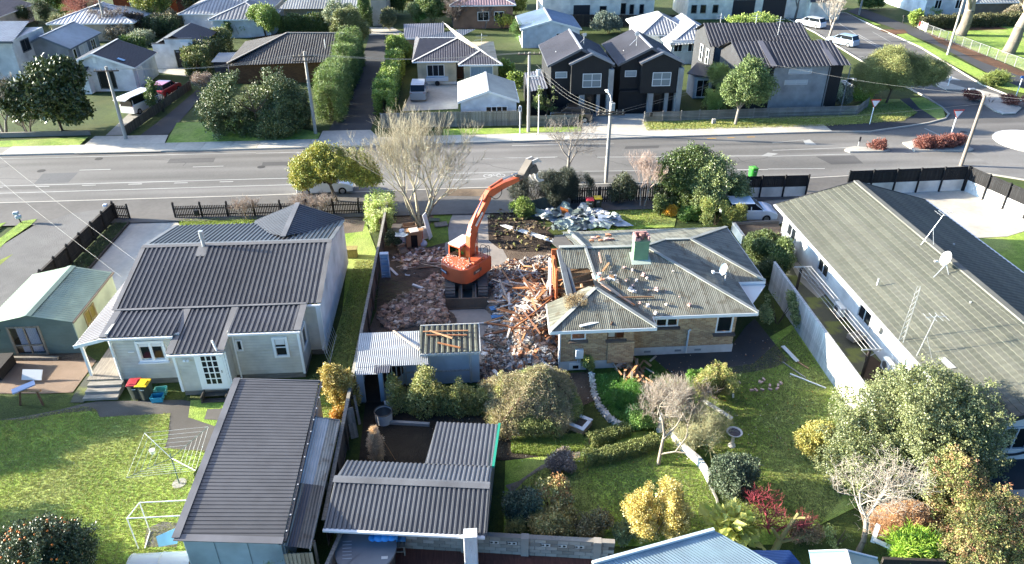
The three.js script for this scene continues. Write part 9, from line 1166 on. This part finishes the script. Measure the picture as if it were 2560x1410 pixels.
// ---------- rear garden things ----------
{const [x,z] =[-4.33,-27.69],t =thing('water_drum','white water drum with dark water by the old shed','drum',[x,0,z]);const g =new THREE.CylinderGeometry(0.42,0.4,0.62,22,1,true).toNonIndexed();part('drum',g.translate(0,0.31,0),M('#c9ccc9',0.6,{map:T.mottle }),t);part('water',cyl(0.41,0.41,0.02,0,0.5,0,22),M('#2a3238',0.08),t);part('rim',put(new THREE.TorusGeometry(0.42,0.025,6,24).toNonIndexed(),0,0.62,0,0,Math.PI / 2),M('#5d5750',0.8),t);}
solo('drum_lid','white container lid leaning behind the water drum','lid',box(0.42,0.75,0.05,0,0,0,0.3,-0.2),wht,undefined,[-4.1,0,-28.26]);solo('surfboard','rusty white board leaning on the boundary fence','board',[bar([0,0,0],[-0.15,1.5,-0.4],0.36,0.06)],M('#cfcac6',0.7,{map:T.rust }),undefined,[-5.62,0,-26.58]);solo('plank_stack','grey plank leaning between the board and the shed','timber',bar([0,0,0],[-0.2,1.3,-0.6],0.12,0.04),grW[2],undefined,[-5.49,0,-27.52]);solo('garden_kerb','pale concrete strip edging the dark vegetable plot','edging',bar([-4.2,0.08,-27.51],[-2.12,0.08,-27.19],0.16,0.16),M('#b3b0aa',0.9,{map:T.conc }));
{const [x,z] =[4.82,-26.82],t =thing('raised_planter','white-rimmed brick planter set at an angle in the garden','planter',[x,0,z],-0.65);for (const [w,d,a,b] of [[1.5,0.14,0,-0.38],[1.5,0.14,0,0.38],[0.14,0.62,-0.68,0],[0.14,0.62,0.68,0]]) {part('wall',box(w,0.3,d,a,0,b),brickM,t);part('rim',box(w + 0.04,0.05,d + 0.04,a,0.3,b),whiteP,t);}part('soil',box(1.3,0.24,0.62),MAT.dirt2,t);}
{const [x,z] =[11.94,-24.85],t =thing('bird_bath','pale stone bird bath on the right lawn','bird bath',[x,0,z]),m =M('#d9d5cc',0.85,{map:T.mottle });part('pedestal',new THREE.LatheGeometry([[0.18,0],[0.16,0.08],[0.08,0.14],[0.07,0.6],[0.12,0.72]].map(p =>new THREE.Vector2(...p)),16).toNonIndexed(),m,t);part('bowl',new THREE.LatheGeometry([[0.02,0.72],[0.2,0.74],[0.38,0.86],[0.36,0.88],[0.2,0.8],[0.01,0.79]].map(p =>new THREE.Vector2(...p)),22).toNonIndexed(),m,t);part('water',cyl(0.3,0.3,0.01,0,0.83,0,20),M('#5d5048',0.1),t);}
bd('long white pipe lying across the rear lawn edge',[11.45,0.3,-27.79],[12.53,0.1,-26.59],0.14,0.12,wht,'long_pipe','pipe');bd('white weatherboard lying near the side fence',[17.26,0.15,-32.25],[17.55,0.1,-30.88],0.22,0.05,wht);bd('thin pale batten lying straight on the grass near the side fence',[16.75,0.06,-29.9],[18.12,0.06,-28.62],0.07,0.04,wht);bd('second thin batten crossing behind the white weatherboard',[16.76,0.06,-30.94],[17.42,0.06,-29.51],0.05,0.04,grW[2]);bd('brown stick beyond the end of the white weatherboard',[17.57,0.08,-30.86],[17.9,0.06,-30.28],0.08,0.04,timC[3]);solo('garden_ornament','white statue half hidden in the bare shrubs','statue',[put(new THREE.SphereGeometry(0.09,10,8).toNonIndexed(),0,1.0,0),cyl(0.15,0.07,0.6,0,0.35,0),cyl(0.17,0.17,0.35,0,0,0)],whiteP,undefined,[8.83,0,-26.07]);solo('scrap_board','white scrap panel standing at the path edge behind the tan-topped shrub','panel',box(0.1,0.6,0.04,0,0,0,0.3,0,0.2),wht,undefined,[13.08,0,-28.22]);solo('corner_post','thin red stake by the dome-shaped bush','stake',rod([0,0,0],[0.5,1.6,-0.3],0.015),M('#7a4a38',0.8),undefined,[11.46,0,-21.68]);
for (let i =0;i <12;i++) {const p =scatter([[13.77,-29.93],[16.8,-29.15],[15.7,-28.67],[13.28,-28.47]],1,(x,z) =>[x,z])[0];solo('brick','loose pink brick lying on the rear lawn','brick',box(0.2,0.08,0.1),brk,'loose bricks on the rear lawn',[p[0],0.01,p[1]],rr(0,3));}
// ---------- beside the units ----------
function heatPump(label,x,z,y =0.1) {const t =thing('heat_pump',label,'heat pump',[x,y,z],-Math.PI / 2),m =M('#d5d6d3',0.5);part('case',rbox(0.85,0.62,0.32,0.03),m,t);part('fan_grille',put(new THREE.TorusGeometry(0.22,0.015,6,22).toNonIndexed(),-0.1,0.32,0.17),M('#7d7f7e',0.6),t);part('fan',put(new THREE.CircleGeometry(0.2,18).toNonIndexed(),-0.1,0.32,0.165),M('#4a4c4c',0.7),t);for (const s of [-0.3,0.3]) part('foot',box(0.06,0.1,0.34,s,-0.1,0),M('#5d5f5f',0.7),t);return t;}
heatPump('heat pump unit nearest the road by the units',21.85,-42.6);heatPump('heat pump unit in the middle of the side yard',21.85,-35.3);heatPump('heat pump unit nearest the camera beside the units',21.75,-28.6,0.3);heatPump('second heat pump directly behind the nearest one',21.75,-29.5,0.3);
{const t =thing('ladder','aluminium ladder leaning against the white wall of the units','ladder',[21.6,0,-40]);for (const s of [0,0.4]) part('stile',rod([-0.2,0.1 + s * 0.8,0],[0.3,0.4 + s * 0.8,2.6],0.03),metal,t);for (let k =0;k <9;k++) part('rung',rod([-0.2 + 0.05 * k,0.13 + 0.033 * k,0.1 + k * 0.28],[-0.2 + 0.05 * k,0.45 + 0.033 * k,0.1 + k * 0.28],0.016),metal,t);}
{const e =[20.28,-29.2],t =thing('washing_line','long washing line strung between T-posts in the side yard','clothesline',[e[0],0,e[1]]);for (const z of [0,-8.6]) {part('post',box(0.12,1.9,0.12,0,0,z),drkW[0],t);part('crossbar',box(1.1,0.06,0.06,0.1,1.92,z),metal,t);}for (const x of [-0.35,-0.12,0.12,0.35,0.58]) part('line',rod([x,1.95,0],[x,1.95,-8.6],0.009,0.009,4),M('#c9cac6',0.6),t);for (const s of [-0.4,0.6]) part('brace',rod([s,1.9,0],[0,1.5,0],0.02),metal,t);}
{const [x,z] =[26.02,-33.35],t =thing('satellite_dish','white satellite dish on a tripod on the units roof','satellite dish',[x,3.75,z]);const d =part('dish',new THREE.SphereGeometry(0.62,24,10,0,6.29,0,0.72).toNonIndexed(),M('#dfe0de',0.5),t);d.position.set(0.35,0.75,-0.3);d.rotation.set(-0.2,0,1.2);d.scale.set(1,0.6,1);for (const [a,b] of [[-0.7,0.2],[0.15,0.35],[0.1,-0.5]]) part('tripod_leg',rod([a,a <0 ?-0.15 :0.02,b],[0,0.65,0],0.025),metal,t);part('feed_arm',rod([0.05,0.55,0],[-0.6,0.85,0],0.02),metal,t);part('receiver',rbox(0.2,0.1,0.1,0.03,-0.65,0.82,0),whiteP,t);}
function aerial(label,x,y,z,h,tilt,k) {const t =thing('tv_aerial',label,'aerial',[x,y,z]);part('mast',rod([0,-0.1,0],[tilt,h,0],0.025),metal,t);part('stay',rod([0.5,0,-0.5],[tilt * 0.5,h * 0.5,0],0.012),metal,t);part('stay',rod([0.5,0,0.5],[tilt * 0.5,h * 0.5,0],0.012),metal,t);part('boom',rod([tilt - 0.5,h - 0.1,0],[tilt + 0.5,h - 0.1,0],0.015),metal,t);for (let i =0;i <k;i++) part('element',rod([tilt - 0.45 + 0.9 * i / (k - 1),h - 0.1,-0.35],[tilt - 0.45 + 0.9 * i / (k - 1),h - 0.1,0.35],0.011,0.011,4),metal,t);return t;}
aerial('television aerial leaning above the units ridge behind the dish',26.4,4.0,-36.4,2.1,0.9,5);aerial('television aerial at the eave of the units with a cross-shaped shadow',21.7,2.65,-27.7,2.3,0.3,4);{const t =thing('lattice_mast','slim lattice mast rising from the units eave','mast',[21.6,2.6,-28.9]);for (const [a,b] of [[-0.12,-0.1],[0.12,-0.1],[0,0.12]]) part('mast_leg',rod([a,0,b],[a * 0.6,3.2,b * 0.6],0.014,0.014,5),metal,t);for (let k =0;k <9;k++) part('brace',rod([-0.11,k * 0.34,-0.09],[0.1,k * 0.34 + 0.3,-0.08],0.009,0.009,4),metal,t);}
solo('wall_dish','grey satellite dish mounted on the white wall of the units','satellite dish',new THREE.SphereGeometry(0.4,18,8,0,6.29,0,0.8).toNonIndexed().rotateZ(1.3),M('#b9bdbd',0.5),undefined,[22.2,1.5,-31.6]);solo('plant_trough','grey trough full of pots against the white wall','trough',[box(0.9,0.06,0.5),box(0.9,0.3,0.04,0,0,0.24),box(0.9,0.3,0.04,0,0,-0.24),box(0.04,0.3,0.5,0.43,0,0),box(0.04,0.3,0.5,-0.43,0,0)],M('#a39f98',0.8),undefined,[21.6,0.2,-32.6],0.3);
{const [x,z] =[22.47,-46.73],t =thing('timber_trough','long grey timber retaining trough below the hatchback','planter',[x - 1.6,0,z]);part('wall',box(3.4,0.7,0.2,0,0,0),M('#8d8880',0.9,{map:T.woodH }),t);part('end_wall',box(0.2,0.7,2.2,-1.65,0,1.1),M('#c9c6be',0.85,{map:T.mottle }),t);part('soil',box(3.2,0.5,1.6,0,0,0.9),MAT.dirt2,t);}
{const t =thing('iron_gate','black wrought iron side gate by the units corner','gate',[21.89,0,-44.79],0.15),m =M('#1d1e20',0.5,{metalness:0.5 });for (let k =0;k <9;k++) part('bar',rod([k * 0.13,0,0],[k * 0.13,1.5 + 0.15 * Math.sin(k / 8 * Math.PI),0],0.016),m,t);for (const y of [0.15,0.8,1.4]) part('rail',box(1.1,0.04,0.03,0.52,y,0),m,t);}
for (const [p,l] of [[[18.78,-70.96],'black mailbox on the long slat fence'],[[11.04,-71.31],'black mailbox on the short slat fence']]) solo('mailbox',l,'mailbox',rbox(0.3,0.35,0.16,0.03),M('#17181a',0.5),undefined,[p[0],0.75,p[1] + 0.15]);
solo('utility_pillar','small stone-grey utility pillar on the far verge','pillar',rbox(0.35,0.5,0.3,0.03),concP,undefined,[25.02,0.1,-70.05]);solo('park_pillar','black litter post on the park path','post',[cyl(0.06,0.06,1.0),box(0.25,0.3,0.25,0,1.0,0)],M('#222325',0.6),undefined,[69.49,0,-115.97]);
solo('outdoor_chair','white plastic chair on the townhouse deck','chair',[box(0.5,0.05,0.5,0,0.42,0),box(0.5,0.5,0.05,0,0.47,-0.24,0,0.1),box(0.05,0.42,0.05,-0.22,0,0.2),box(0.05,0.42,0.05,0.22,0,0.2),box(0.05,0.42,0.05,-0.22,0,-0.2),box(0.05,0.42,0.05,0.22,0,-0.2)],whiteP,undefined,[28.85,0,-89.6]);
{const l =scatter([[-5.3,-30],[5,-30],[18,-34],[18,-24],[2,-24],[-5,-29]],500,(x,z) =>{const s =rr(0.02,0.05);return [x,0.03,z,s,s * 0.5,s,0,rr(0,6),0,new THREE.Color(pick(['#c9b8a4','#a88468','#dcd6ce','#8a6a4c','#b9733c']))];});const im =instanced(numbered('leaf_scatter'),chunk,M([1,1,1],0.9),l);im.userData ={label:'fallen leaves and crumbs scattered over the rear garden',category:'litter',kind:'stuff' };}
renderer.render(scene,camera);
